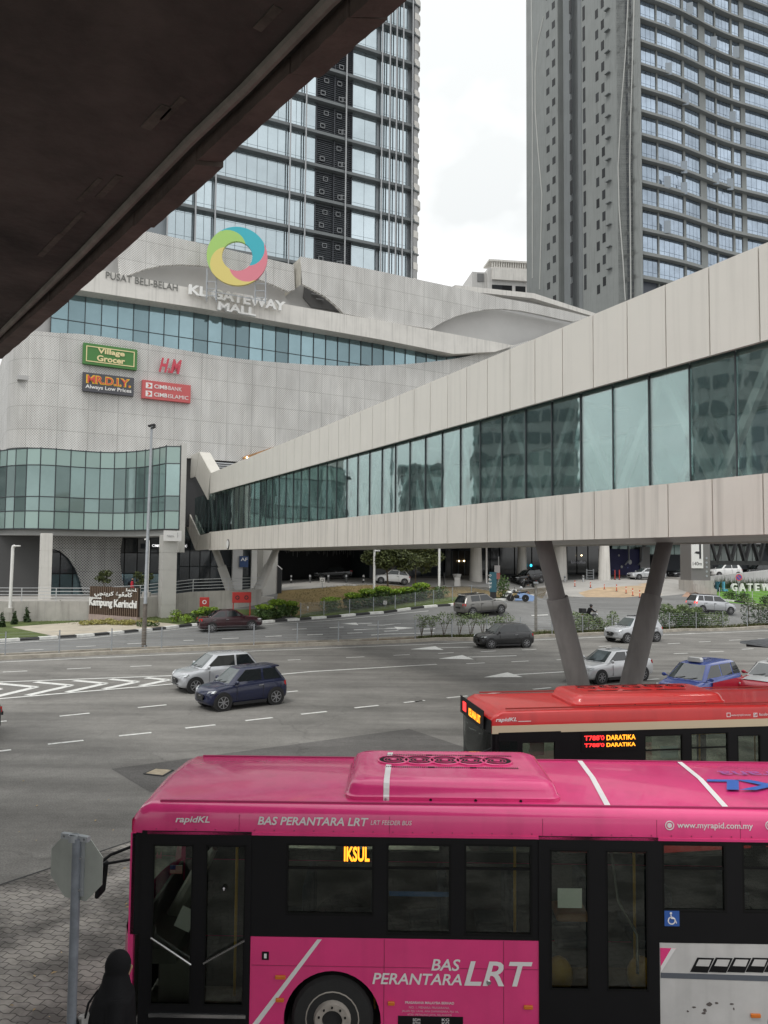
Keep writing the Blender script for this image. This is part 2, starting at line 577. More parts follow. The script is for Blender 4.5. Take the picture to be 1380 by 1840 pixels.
def asphalt(name, col, patch=0.16, grain=0.35, tyre=0.0):
    m = bpy.data.materials.new(name); m.use_nodes = True
    nt = m.node_tree; b = nt.nodes['Principled BSDF']; l = nt.links.new
    b.inputs['Roughness'].default_value = 0.85; b.inputs['Specular IOR Level'].default_value = 0.25
    t = nt.nodes.new('ShaderNodeTexCoord')
    rot = nt.nodes.new('ShaderNodeMapping'); rot.inputs['Rotation'].default_value = (0, 0, R(-26)); rot.inputs['Scale'].default_value = (0.12, 0.9, 1)
    l(t.outputs['Object'], rot.inputs['Vector'])
    fac = None
    for vec, sc, amt in ((t.outputs['Object'], 0.28, patch), (rot.outputs['Vector'], 0.8, patch * 1.7), (t.outputs['Object'], 28, grain), (t.outputs['Object'], 3.0, patch * 0.5)):
        n = nt.nodes.new('ShaderNodeTexNoise'); n.inputs['Scale'].default_value = sc; n.inputs['Detail'].default_value = 5; n.inputs['Roughness'].default_value = 0.6
        l(vec, n.inputs['Vector'])
        r_ = nt.nodes.new('ShaderNodeMapRange'); r_.inputs['From Min'].default_value = .25; r_.inputs['From Max'].default_value = .75
        r_.inputs['To Min'].default_value = 1 - amt; r_.inputs['To Max'].default_value = 1 + amt
        l(n.outputs['Fac'], r_.inputs['Value'])
        if fac is None: fac = r_.outputs[0]
        else:
            mm = nt.nodes.new('ShaderNodeMath'); mm.operation = 'MULTIPLY'; l(fac, mm.inputs[0]); l(r_.outputs[0], mm.inputs[1]); fac = mm.outputs[0]
    # sealed cracks
    vo = nt.nodes.new('ShaderNodeTexVoronoi'); vo.feature = 'DISTANCE_TO_EDGE'; vo.inputs['Scale'].default_value = 0.16
    nw = nt.nodes.new('ShaderNodeTexNoise'); nw.inputs['Scale'].default_value = 1.2; nw.inputs['Detail'].default_value = 4
    l(t.outputs['Object'], nw.inputs['Vector'])
    va = nt.nodes.new('ShaderNodeVectorMath'); va.operation = 'MULTIPLY_ADD'; va.inputs[1].default_value = (1.2, 1.2, 0)
    l(nw.outputs['Color'], va.inputs[0]); l(t.outputs['Object'], va.inputs[2]); l(va.outputs[0], vo.inputs['Vector'])
    r2 = nt.nodes.new('ShaderNodeMapRange'); r2.inputs['From Min'].default_value = 0; r2.inputs['From Max'].default_value = 0.006
    r2.inputs['To Min'].default_value = 0.8; r2.inputs['To Max'].default_value = 1
    l(vo.outputs['Distance'], r2.inputs['Value'])
    mm = nt.nodes.new('ShaderNodeMath'); mm.operation = 'MULTIPLY'; l(fac, mm.inputs[0]); l(r2.outputs[0], mm.inputs[1]); fac = mm.outputs[0]
    v = nt.nodes.new('ShaderNodeVectorMath'); v.operation = 'SCALE'; v.inputs[0].default_value = col
    l(fac, v.inputs['Scale']); l(v.outputs[0], b.inputs['Base Color'])
    MATS[name] = m
    return m


M_road = asphalt('asphalt', (.185, .178, .165), .22, .4)
M_road2 = asphalt('far asphalt', (.19, .19, .185), .12, .2)
M_patch = asphalt('patched asphalt', (.115, .11, .105), .2, .4)
M_paint = mat('road paint', (.70, .70, .67), .6, var=.18, scale=3)
def _wear(m):
    nt = m.node_tree; b = nt.nodes['Principled BSDF']; l = nt.links.new; t = nt.nodes.new('ShaderNodeTexCoord')
    n = nt.nodes.new('ShaderNodeTexNoise'); n.inputs['Scale'].default_value = 9; n.inputs['Detail'].default_value = 8; n.inputs['Roughness'].default_value = .75; l(t.outputs['Object'], n.inputs['Vector'])
    r_ = nt.nodes.new('ShaderNodeMapRange'); r_.inputs['From Min'].default_value = .53; r_.inputs['From Max'].default_value = .66; r_.inputs['To Max'].default_value = .8; l(n.outputs['Fac'], r_.inputs['Value'])
    x = nt.nodes.new('ShaderNodeMix'); x.data_type = 'RGBA'; src = b.inputs['Base Color'].links[0].from_socket; l(src, x.inputs['A']); x.inputs['B'].default_value = (.24, .23, .21, 1); l(r_.outputs[0], x.inputs['Factor']); l(x.outputs['Result'], b.inputs['Base Color'])
_wear(M_paint)
M_kerb = mat('kerb concrete', (.36, .33, .28), .9, var=.35, scale=1.5, bump=.3)
M_kerbw = mat('white kerb paint', (.66, .66, .63), .8, var=.25, scale=3)
M_kerbb = mat('black kerb paint', (.035, .035, .035), .8, var=.3, scale=3)
M_conc = mat('concrete', (.42, .40, .37), .9, var=.15, scale=1.0, streak=.25)
M_plaza = mat('plaza paving', (.40, .385, .36), .85, var=.15, scale=.6)
M_soil = mat('soil', (.13, .095, .06), 1, var=.4, scale=2, bump=.5)
M_grass = mat('lawn', (.085, .115, .03), 1, var=.45, scale=.8, bump=.6, bscale=14)
M_dry = mat('dry lawn', (.20, .145, .06), 1, var=.35, scale=.5, bump=.6, bscale=12)

# the ground: a fine grid where the land rises, and a wide skirt out to the horizon
gb = MB()
i0, i1, j0, j1 = -25, 35, -10, 40
xs_ = [-1500, -300] + [i * G for i in range(i0, i1 + 1)] + [300, 1500]
ys_ = [-1500, -200] + [j * G for j in range(j0, j1 + 1)] + [400, 2500]
nx = len(xs_)
gv = [(x, y, TZ(min(max(x, i0 * G), i1 * G - .001), min(max(y, j0 * G), j1 * G - .001)) if abs(x) < 299 else (0 if y < 60 else 2)) for y in ys_ for x in xs_]
gf = []
for j in range(len(ys_) - 1):
    for i in range(nx - 1):
        a, b, c, d = j * nx + i, j * nx + i + 1, (j + 1) * nx + i + 1, (j + 1) * nx + i
        gf += [(a, b, c), (a, c, d)]
gb.add(gv, gf)
tag(gb.build('ground', M_road2), kind='structure')

# main carriageway: near asphalt up to the median
med = [gnd(*p) for p in ((-260, 1200), (0, 1186), (345, 1170), (660, 1158), (990, 1145), (1380, 1129), (1700, 1117))]
main_poly = [(-90, 22), (-90, 0), (-60, -20), (80, -20), (120, 20), (med[-1].x, med[-1].y)] + [(p.x, p.y) for p in med[-2::-1]]
drape([main_poly], 'main_road', M_road, 0.004)

# brick paved bus bay under the near bus
def pavers():
    m = bpy.data.materials.new('clay pavers'); m.use_nodes = True
    nt = m.node_tree; b = nt.nodes['Principled BSDF']; l = nt.links.new
    b.inputs['Roughness'].default_value = .9
    t = nt.nodes.new('ShaderNodeTexCoord')
    mp_ = nt.nodes.new('ShaderNodeMapping'); mp_.inputs['Rotation'].default_value = (0, 0, R(14))
    nw = nt.nodes.new('ShaderNodeTexWave'); nw.wave_type = 'BANDS'; nw.bands_direction = 'X'; nw.inputs['Scale'].default_value = 1.32; nw.inputs['Distortion'].default_value = 0
    va = nt.nodes.new('ShaderNodeVectorMath'); va.operation = 'MULTIPLY_ADD'; va.inputs[1].default_value = (0.0, 0.035, 0)
    br = nt.nodes.new('ShaderNodeTexBrick')
    br.inputs['Color1'].default_value = (.37, .345, .31, 1); br.inputs['Color2'].default_value = (.30, .28, .26, 1); br.inputs['Mortar'].default_value = (.11, .10, .09, 1)
    br.inputs['Scale'].default_value = 1; br.inputs['Brick Width'].default_value = .24; br.inputs['Row Height'].default_value = .125
    br.inputs['Mortar Size'].default_value = .009; br.inputs['Mortar Smooth'].default_value = .3; br.inputs['Bias'].default_value = -.2
    n = nt.nodes.new('ShaderNodeTexNoise'); n.inputs['Scale'].default_value = 1.1; n.inputs['Detail'].default_value = 6; n.inputs['Roughness'].default_value = .6
    r_ = nt.nodes.new('ShaderNodeValToRGB')
    r_.color_ramp.elements[0].position = .42; r_.color_ramp.elements[0].color = (.32, .32, .32, 1)
    r_.color_ramp.elements[1].position = .60; r_.color_ramp.elements[1].color = (1, 1, 1, 1)
    mxx = nt.nodes.new('ShaderNodeMix'); mxx.data_type = 'RGBA'; mxx.blend_type = 'MULTIPLY'; mxx.inputs['Factor'].default_value = .9
    l(t.outputs['Object'], mp_.inputs['Vector']); l(mp_.outputs[0], nw.inputs['Vector']); l(nw.outputs['Color'], va.inputs[0]); l(mp_.outputs[0], va.inputs[2])
    l(va.outputs[0], br.inputs['Vector']); l(t.outputs['Object'], n.inputs['Vector']); l(n.outputs['Fac'], r_.inputs['Fac'])
    l(br.outputs['Color'], mxx.inputs['A']); l(r_.outputs['Color'], mxx.inputs['B']); l(mxx.outputs['Result'], b.inputs['Base Color'])
    bp = nt.nodes.new('ShaderNodeBump'); bp.inputs['Strength'].default_value = .3; bp.inputs['Distance'].default_value = .015; bp.invert = True
    l(br.outputs['Fac'], bp.inputs['Height']); l(bp.outputs[0], b.inputs['Normal'])
    MATS['pavers'] = m
    return m


M_paver = pavers()
pv = [gz(*p) for p in ((-260, 1625), (0, 1590), (240, 1510), (600, 1440), (900, 1375), (1500, 1300))]
drape([[(p.x, p.y) for p in pv] + [(30, 6), (30, -12), (-25, -12), (-25, 8)]], 'paved_bus_bay', M_paver, 0.008)
seam = [gz(*p) for p in ((-200, 1626), (0, 1591), (240, 1511), (600, 1441))]
drape(strip(seam, .05), 'paving_edge', M_kerbb, 0.012)
drape([gp((200, 1382), (735, 1310), (840, 1345), (860, 1400), (270, 1424))], 'asphalt_patch', M_patch, 0.008)

# painted markings
mk = []
def line(x1, y1, x2, y2, w=.15): mk.extend(strip([gnd(x1, y1), gnd(x2, y2)], w))
def poly(*p): mk.append(gp(*p))
def pline(pts, w=.16): mk.extend(strip([gnd(*p) for p in pts], w))
pline([(-200, 1198), (0, 1190), (345, 1174.5), (660, 1162), (990, 1149), (1380, 1133.5), (1600, 1125)], .17)
for q in ((-40, 1355, 20, 1348), (86, 1338, 150, 1331), (214, 1323, 272, 1317), (333, 1309, 387, 1303), (441, 1295.5, 490, 1290), (541, 1284, 587, 1279), (637, 1272.5, 680, 1268), (726, 1263, 763, 1259),
          (803, 1254.5, 840, 1251), (878, 1247, 915, 1243), (958, 1239, 990, 1236), (107, 1287.5, 161, 1282), (248, 1272, 299, 1267), (-20, 1299, 12, 1296), (515, 1244, 535, 1242)): line(*q, .16)
for q in ((5, 1208, 49, 1206), (120, 1202.5, 163, 1200.5), (234, 1198, 272, 1196.5), (517, 1186.5, 540, 1185.5), (622, 1182, 655, 1180.5), (707, 1178, 736, 1176.5), (787, 1174.5, 815, 1173), (864, 1171.5, 891, 1170), (938, 1168.3, 964, 1167),
          (838, 1193, 871, 1191.5), (919, 1189.5, 950, 1188), (1000, 1186, 1025, 1184.8), (1076, 1162, 1098, 1161), (1200, 1157, 1222, 1156), (1256, 1153.8, 1277, 1153), (1310, 1150.8, 1331, 1150), (1361, 1148.4, 1382, 1147.5),
          (1211, 1175, 1236, 1174), (1275, 1171.6, 1300, 1170.5), (1333, 1167, 1354, 1166), (1161, 1221.8, 1184, 1220.3), (745, 1261, 760, 1259.5)): line(*q, .15)
pline([(-60, 1229), (0, 1226), (310, 1214.5), (470, 1209)], .2)
pline([(-60, 1261), (0, 1256), (310, 1229.5), (420, 1220), (560, 1207), (785, 1194)], .2)
for tx, ty in ((65, 1235), (128, 1232), (190, 1228.5), (247, 1225.5), (303, 1222), (0, 1238.5)):
    k = (ty - 1205) / 30
    u_ = 1226 - (tx - 75 * k) * 11.5 / 310 + .5; lo_ = 1256 - (tx - 85 * k) * 26.5 / 310
    pline([(tx - 72 * k, u_ + 1.5), (tx, ty)], .36); pline([(tx - 88 * k, lo_ - 1.5), (tx, ty)], .36)
for tip, a, b, c in (((737, 1167), (782, 1161.5), (797, 1168), (850, 1163)), ((788, 1184), (831, 1177.5), (851, 1185), (928, 1178.5)), ((869, 1217.5), (912, 1208.5), (939, 1217), (1042, 1206))):
    poly(tip, a, b); pline([((a[0] + b[0]) / 2, (a[1] + b[1]) / 2 - .2), c], .2)
for q in ((330, 1151, 348, 1150.5), (399, 1148, 429, 1146.8), (477, 1144.4, 506, 1143), (552, 1141.2, 580, 1140.2), (624, 1138, 651, 1137), (44, 1168.6, 78, 1167.3), (137, 1162.5, 172, 1161), (229, 1157.3, 255, 1156.2),
          (525, 1131, 551, 1130), (592, 1128, 618, 1127), (700, 1122, 720, 1121), (760, 1131, 782, 1130), (690, 1134.5, 716, 1133.5)): line(*q, .13)
pline([(-60, 1161), (0, 1157), (170, 1146), (345, 1128), (472, 1123), (665, 1108), (770, 1098)], .14)
pline([(667, 1141.5), (780, 1137)], .15); pline([(636, 1132), (700, 1129)], .13); pline([(660, 1123.5), (715, 1121)], .13)
for tip, a, b, c in (((745, 1128.5), (708, 1126.5), (714, 1131.5), (655, 1131)), ((612, 1121.5), (640, 1119), (644, 1123.5), (668, 1120))):
    poly(tip, a, b); pline([((a[0] + b[0]) / 2, (a[1] + b[1]) / 2), c], .15)
for q in ((955, 1106, 985, 1105), (1085, 1128.5, 1130, 1127), (1255, 1113, 1285, 1111.5)): line(*q, .13)
drape(mk, 'lane_markings', M_paint, 0.014)

# grass, paving, drop off plaza
drape([gp((-60, 1159), (0, 1153), (60, 1148), (130, 1131), (145, 1126), (100, 1118), (0, 1125), (-80, 1122))], 'lawn_corner', M_grass, 0.012)
drape([gp((-90, 1120), (0, 1113), (150, 1104), (250, 1104), (340, 1096), (490, 1094), (520, 1105), (470, 1118), (350, 1122), (260, 1130), (180, 1116), (60, 1122), (0, 1127), (-90, 1135))], 'lawn', M_grass, 0.008)
drape([gp((20, 1127), (150, 1117), (280, 1118), (330, 1123), (240, 1134), (130, 1142), (100, 1144))], 'footpath', mat('footpath concrete', (.46, .41, .33), .9, var=.2, scale=1), 0.018)
drape([gp((495, 1094), (500, 1062), (560, 1058), (640, 1053), (720, 1053), (830, 1054), (985, 1055), (955, 1072), (905, 1077), (800, 1086), (660, 1100), (540, 1112))], 'grass_mound', M_dry, 0.008)
drape([gp((525, 1108), (560, 1100), (680, 1084), (790, 1074), (850, 1072), (915, 1074), (800, 1087), (660, 1101), (540, 1111))], 'mound_verge', M_grass, 0.012)
drape([gp((1284, 1080), (1286, 1056), (1380, 1058), (1460, 1060), (1460, 1096), (1380, 1090))], 'garden_lawn', mat('mown lawn', (.11, .25, .03), 1, var=.25, scale=1.2, bump=.5, bscale=14), 0.012)
drape([gp((500, 1061), (505, 1041), (560, 1040), (860, 1041), (1060, 1041), (1300, 1040), (1286, 1062), (1180, 1072), (1050, 1073), (960, 1062), (830, 1053), (640, 1052), (560, 1057))], 'plaza', M_plaza, 0.008)
drape([gp((1040, 1065), (1075, 1056), (1160, 1052), (1190, 1068), (1120, 1074), (1052, 1073)), gp((1145, 1050), (1185, 1045), (1175, 1055))], 'ochre_paving', mat('ochre paving', (.47, .35, .23), .9, var=.25, scale=1), 0.012)
drape([gp((1225, 1072), (1238, 1060), (1300, 1077), (1288, 1079))], 'red_paving', mat('red paving', (.40, .26, .19), .9, var=.25, scale=1), 0.012)
drape([gp((925, 1080), (945, 1066), (962, 1072), (958, 1081))], 'blue_pavement', mat('blue paving', (.14, .22, .38), .9, var=.2, scale=1), 0.016)

# kerbs: the raised median, and the black and white kerb beyond the far carriageway
def kerb(pts, name, w, h, m, both=None, seg=None):
    ps = [Vector((p[0], p[1])) for p in pts]
    fine = []
    for a, b in zip(ps, ps[1:]):
        n = max(1, int((b - a).length / 1.0))
        fine += [a.lerp(b, i / n) for i in range(n)]
    fine.append(ps[-1])
    mb = MB(); rings = []
    for i, p in enumerate(fine):
        d = (fine[min(i + 1, len(fine) - 1)] - fine[max(i - 1, 0)]).normalized(); n = Vector((-d.y, d.x))
        a, b = p, p + n * w
        za, zb_ = TZ(a.x, a.y), TZ(b.x, b.y)
        rings.append([(a.x, a.y, za - .1), (a.x + n.x * .02, a.y + n.y * .02, za + h), (b.x, b.y, max(zb_ + .04, za + h)), (b.x, b.y, zb_ - .1)])
    if both:
        for i in range(len(rings) - 1):
            mb.loft([rings[i], rings[i + 1]], mi=i % 2)
        return tag(mb.build(name, [m, both]), kind='structure')
    mb.loft(rings)
    return tag(mb.build(name, m), kind='structure')


kerb(med, 'median_kerb', .4, .2, M_kerb)
_m2 = [(p.x - RD.ax.y * 0.42 + 0, p.y + RD.ax.x * 0.42) for p in med]
drape(strip([(p[0] - RD.ax.y * .35, p[1] + RD.ax.x * .35) for p in _m2], .72), 'median_soil', M_soil, 0.11)
kerb([(p[0] - RD.ax.y * .75, p[1] + RD.ax.x * .75) for p in _m2], 'median_back_kerb', .2, .2, M_kerb)
kerb([gnd(*p) for p in ((-90, 1162), (0, 1154), (170, 1143), (345, 1125), (472, 1120))], 'striped_kerb', .5, .16, M_kerbw, M_kerbb)
kerb([gnd(*p) for p in ((472, 1120), (560, 1113), (665, 1104), (810, 1089), (910, 1079), (960, 1071))], 'striped_kerb', .6, .16, M_kerbw, M_kerbb)
kerb([gnd(*p) for p in ((1300, 1079), (1380, 1091), (1460, 1100))], 'striped_kerb', .5, .16, M_kerbw, M_kerbb)
# ------------------------------------------------------------------ shopping mall
MALL = Frame(-20.63, 73.0, 30)
MP = MALL.p


def perforated(name, use_uv, base=(.68, .67, .645), hole=(.34, .33, .31), cell=.16, pw=2.6, ph=2.1):
    m = bpy.data.materials.new(name); m.use_nodes = True
    nt = m.node_tree; b = nt.nodes['Principled BSDF']; l = nt.links.new
    b.inputs['Roughness'].default_value = .55
    t = nt.nodes.new('ShaderNodeTexCoord')
    if use_uv: vec = t.outputs['UV']
    else:
        s_ = nt.nodes.new('ShaderNodeSeparateXYZ'); c_ = nt.nodes.new('ShaderNodeCombineXYZ')
        l(t.outputs['Object'], s_.inputs[0]); l(s_.outputs['X'], c_.inputs['X']); l(s_.outputs['Z'], c_.inputs['Y']); vec = c_.outputs[0]
    def scaled(k, rot=0, xs=1, ys=1):
        q = nt.nodes.new('ShaderNodeMapping'); q.inputs['Scale'].default_value = (k * xs, k * ys, 1); q.inputs['Rotation'].default_value = (0, 0, rot); l(vec, q.inputs['Vector']); return q.outputs[0]
    vo = nt.nodes.new('ShaderNodeTexVoronoi'); vo.voronoi_dimensions = '2D'; vo.inputs['Randomness'].default_value = 0; vo.inputs['Scale'].default_value = 1
    l(scaled(1 / cell, R(45)), vo.inputs['Vector'])
    # size of the holes drifts in leaning stripes
    n = nt.nodes.new('ShaderNodeTexNoise'); n.inputs['Scale'].default_value = 1; n.inputs['Detail'].default_value = 2
    l(scaled(1, R(24), .62, .26), n.inputs['Vector'])
    rs = nt.nodes.new('ShaderNodeMapRange'); rs.inputs['From Min'].default_value = .40; rs.inputs['From Max'].default_value = .62; rs.inputs['To Min'].default_value = .28; rs.inputs['To Max'].default_value = .39
    l(n.outputs['Fac'], rs.inputs['Value'])
    lt = nt.nodes.new('ShaderNodeMath'); lt.operation = 'SUBTRACT'; l(rs.outputs[0], lt.inputs[0]); l(vo.outputs['Distance'], lt.inputs[1])
    st = nt.nodes.new('ShaderNodeMapRange'); st.inputs['From Min'].default_value = -.05; st.inputs['From Max'].default_value = .05; l(lt.outputs[0], st.inputs['Value'])
    # panel joints
    br = nt.nodes.new('ShaderNodeTexBrick'); br.offset = 0; br.inputs['Scale'].default_value = 1; br.inputs['Brick Width'].default_value = pw; br.inputs['Row Height'].default_value = ph
    br.inputs['Mortar Size'].default_value = .035; br.inputs['Mortar Smooth'].default_value = 0
    br.inputs['Color1'].default_value = (1, 1, 1, 1); br.inputs['Color2'].default_value = (.93, .93, .93, 1); br.inputs['Mortar'].default_value = (.74, .74, .73, 1)
    l(scaled(1), br.inputs['Vector'])
    dn = nt.nodes.new('ShaderNodeTexNoise'); dn.inputs['Scale'].default_value = 1; dn.inputs['Detail'].default_value = 6; dn.inputs['Roughness'].default_value = .7
    l(scaled(1, 0, 2.0, .08), dn.inputs['Vector'])
    dr = nt.nodes.new('ShaderNodeMapRange'); dr.inputs['From Min'].default_value = .35; dr.inputs['From Max'].default_value = .7; dr.inputs['To Min'].default_value = 1.05; dr.inputs['To Max'].default_value = .84; l(dn.outputs['Fac'], dr.inputs['Value'])
    mx_ = nt.nodes.new('ShaderNodeMix'); mx_.data_type = 'RGBA'; mx_.inputs['A'].default_value = (*base, 1); mx_.inputs['B'].default_value = (*hole, 1); l(st.outputs[0], mx_.inputs['Factor'])
    m2 = nt.nodes.new('ShaderNodeMix'); m2.data_type = 'RGBA'; m2.blend_type = 'MULTIPLY'; m2.inputs['Factor'].default_value = 1; l(mx_.outputs['Result'], m2.inputs['A']); l(br.outputs['Color'], m2.inputs['B'])
    v = nt.nodes.new('ShaderNodeVectorMath'); v.operation = 'SCALE'; l(m2.outputs['Result'], v.inputs[0]); l(dr.outputs[0], v.inputs['Scale'])
    l(v.outputs[0], b.inputs['Base Color'])
    MATS[name] = m
    return m


M_perf = perforated('perforated cladding', True)
M_perfo = perforated('perforated crown', False)
M_perfg = perforated('grey perforated cladding', False, (.40, .40, .39), (.08, .08, .08), .18)
M_fascia = mat('weathered white render', (.66, .64, .60), .8, var=.10, scale=.5, streak=.22)
M_recess = mat('grey render', (.46, .455, .445), .85, var=.06, scale=.4)
M_mglass = mat('mall glass', (.23, .33, .36), .07, metal=.7, rand=.40, var=.12, scale=.35)
M_teal = mat('teal glass', (.22, .30, .29), .07, metal=.55, rand=.35, var=.12, scale=.3)
M_tealop = mat('teal spandrel glass', (.31, .42, .39), .16, metal=.25, rand=.1)
M_mull = mat('dark mullion', (.04, .05, .055), .5)
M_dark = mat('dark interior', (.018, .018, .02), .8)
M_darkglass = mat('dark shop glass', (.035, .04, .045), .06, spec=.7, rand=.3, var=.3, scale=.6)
M_tile = mat('tiled column', (.50, .49, .46), .5, var=.06, scale=1)
M_white = mat('white paint', (.74, .73, .71), .5, var=.05, scale=2)
M_alu = mat('aluminium', (.52, .53, .54), .4, metal=.6)
M_galv = mat('galvanised steel', (.36, .38, .40), .5, metal=.5, var=.15, scale=4)
M_black = mat('black metal', (.02, .02, .022), .5)
M_lightgrey = mat('light grey metal', (.50, .51, .52), .5)

for _m in (M_mglass, M_teal): wavy(_m, [_m.node_tree.nodes['Principled BSDF']], .025, .6)
mall = frame_thing('shopping_mall', 'pale shopping mall clad in perforated panels with a teal glass drum below', 'shopping mall', MALL)

# perforated lower mass, rounded at its left corner
tb = [(98, 598, 806), (150, 600, 806), (200, 607, 808), (300, 624, 812), (400, 641, 818), (480, 650, 822), (600, 658, 830), (720, 656, 842), (830, 644, 850), (960, 610, 870), (1130, 560, 890)]
fp = [(MP(a, b)[0], MP(a, b)[1], MP(a, c)[1]) for a, b, c in tb]
fine = []
for a, b in zip(fp, fp[1:]):
    fine += [tuple(a[k] + (b[k] - a[k]) * i / 6 for k in range(3)) for i in range(6)]
fine.append(fp[-1])
def smooth(seq, k):
    for _ in range(k):
        seq = [seq[0]] + [tuple((seq[i - 1][c] + 2 * seq[i][c] + seq[i + 1][c]) / 4 for c in range(3)) for i in range(1, len(seq) - 1)] + [seq[-1]]
    return seq
fine = smooth(fine, 5)
zb_m = fine[0][2]; x0m = fine[0][0]; Rm = 3.4
corner = [(x0m - Rm, 34), (x0m - Rm, 16)] + [(x0m - Rm * sin(a), Rm - Rm * cos(a)) for a in [R(90 - 9 * i) for i in range(0, 10)]]
path = corner + [(p[0], 0) for p in fine]
zl = [zb_m] * len(corner) + [zb_m] * len(fine)
zh = [fine[0][1]] * len(corner) + [p[1] for p in fine]
MB().wall(path, zl, zh, t=.5).build('lower_cladding', M_perf, mall, smooth=40)
# roof deck behind, and soffit below the cladding
MB().box(x0m - Rm + .6, fine[-1][0], .6, 33, zb_m + 6, zb_m + 6.4).build('terrace', M_recess, mall)

# ribbon of windows behind the fascia
zg0, zg1 = MP(300, 640)[1], MP(300, 540)[1]
xg0, xg1 = MP(92, 560, .8)[0], MP(838, 640, .8)[0]
npane = 32
for i in range(npane):
    a = xg0 + (xg1 - xg0) * i / npane; b = xg0 + (xg1 - xg0) * (i + 1) / npane
    z2 = zg0 + (zg1 - zg0) * .42
    mb = MB().box(a + .03, b - .03, .8, .86, zg0 - 2, z2 - .03).box(a + .03, b - .03, .8, .86, z2 + .03, zg1)
    tag(mb.build('window', M_mglass, mall))
mb = MB()
for i in range(npane + 1):
    a = xg0 + (xg1 - xg0) * i / npane
    mb.box(a - .03, a + .03, .7, .9, zg0 - 2, zg1)
mb.box(xg0, xg1, .74, .9, zg0 + (zg1 - zg0) * .42 - .03, zg0 + (zg1 - zg0) * .42 + .03)
mb.build('window_frame', M_mull, mall)
MB().box(xg0 - 2, xg1 + 12, 1.0, 1.3, zg0 - 3, zg1 + .3).build('inner_wall', M_recess, mall)

# white fascia
fs_ = [(20, 452), (190, 487), (350, 519), (510, 546), (690, 577), (925, 621), (890, 632), (815, 636), (690, 611), (350, 552), (150, 522), (20, 500)]
pts = [MP(a, b, -.9) for a, b in fs_]
MB().prism(pts, -.9, 1.4).build('fascia', M_fascia, mall)
# crown: perforated screens with arched lower edges before a grey wall
def arch(pts_px, y0, y1, name, m, parent):
    return MB().prism([MP(a, b, y0) for a, b in pts_px], y0, y1).build(name, m, parent)
arch([(210, 405), (270, 417), (400, 446), (528, 476), (530, 520), (518, 524), (490, 511), (455, 498), (425, 490), (395, 482), (360, 477), (325, 475), (290, 477), (262, 483), (240, 491), (215, 500)], .2, .6, 'crown_screen', M_perfo, mall)
arch([(540, 461), (620, 475), (690, 489), (760, 504), (850, 523), (905, 536), (960, 546), (1010, 557), (1062, 570), (1030, 578), (1005, 573), (970, 565), (935, 558), (905, 555), (875, 556), (845, 561), (820, 568), (797, 578), (775, 591), (690, 578),
      (617, 563), (604, 549), (585, 533), (562, 520), (543, 510)], -.5, -.1, 'crown_screen', M_perfo, mall)
pA, pB, pC, pD = MP(541, 461, -.5), MP(541, 511, -.5), MP(528, 476, .2), MP(520, 523, .2)
MB().add([(pA[0], -.5, pA[1]), (pB[0], -.5, pB[1]), (pD[0], 3.5, pD[1] - .2), (pC[0], 3.5, pC[1])], [(0, 1, 2, 3)]).build('crown_return', mat('stained cladding', (.42, .40, .35), .8, var=.3, scale=.6, streak=.3), mall)
za, zc = MP(300, 560, 2.2)[1], MP(300, 420, 2.2)[1]
MB().box(MP(60, 500, 2.2)[0], MP(1000, 560, 2.2)[0], 2.2, 2.6, za - 1, zc - .5).box(MP(720, 560, 1.2)[0], MP(1075, 580, 1.2)[0], 1.2, 2.2, za - 1, MP(880, 553, 1.2)[1]).build('recess_wall', M_recess, mall)
arch([(548, 508), (560, 516), (600, 545), (612, 560), (560, 552), (545, 535)], 2.0, 2.15, 'arch_shade', mat('painted arch shade', (.13, .13, .13), .9), mall)  # shadow inside the arch, painted as a dark grey sheet
mb = MB()
for i in range(2):
    p = MP(560 + i * 8, 528 + i * 9, 1.9); mb.box(p[0], p[0] + .9, 1.85, 1.95, p[1], p[1] + .07)
mb.build('recess_slat', M_alu, mall)
# low roof slab at the right of the crown
q = [MP(a, b, 8) for a, b in ((818, 512), (960, 527), (1070, 563), (1068, 569), (958, 536), (818, 521))]
MB().prism(q, 8, 20).build('roof_slab', M_fascia, mall)
q = [MP(a, b, 9) for a, b in ((845, 520), (960, 536), (1062, 570), (1062, 600), (845, 590))]
MB().prism(q, 9, 19).build('penthouse_wall', M_recess, mall)

# glass drum at the left, wavy in plan
dz = 14.98
dl = [(-70, 828), (-35, 816), (0, 808), (30, 805), (60, 804), (90, 805), (120, 808), (150, 810.5), (180, 812), (200, 813), (225, 812), (250, 810), (270, 807), (285, 804), (297, 801)]
dp = []
for px, py in dl:
    hy = 1000 + (px - 690) * .0087
    Y = (dz - CAM_H) * 1380 / (hy - py)
    w_ = at(px, 880, Y); l_ = MALL.loc(w_); dp.append((l_.x, l_.y, 0))
fine = []
for a, b in zip(dp, dp[1:]): fine += [tuple(a[k] + (b[k] - a[k]) * i / 4 for k in range(3)) for i in range(4)]
fine.append(dp[-1]); fine = smooth(fine, 8)
run = [0]
for a, b in zip(fine, fine[1:]): run.append(run[-1] + math.dist(a[:2], b[:2]))
npn = 24; pp = []
for i in range(npn + 1):
    s_ = run[-1] * i / npn
    k = max(j for j in range(len(run)) if run[j] <= s_ + 1e-9); k = min(k, len(run) - 2)
    f_ = (s_ - run[k]) / (run[k + 1] - run[k]); pp.append((fine[k][0] + (fine[k + 1][0] - fine[k][0]) * f_, fine[k][1] + (fine[k + 1][1] - fine[k][1]) * f_))
e_ = at(323, 880, 64.8); e_ = MALL.loc(e_); pp.append((e_.x, e_.y))
rows = [7.95, 9.5, 10.76, 13.52, dz]
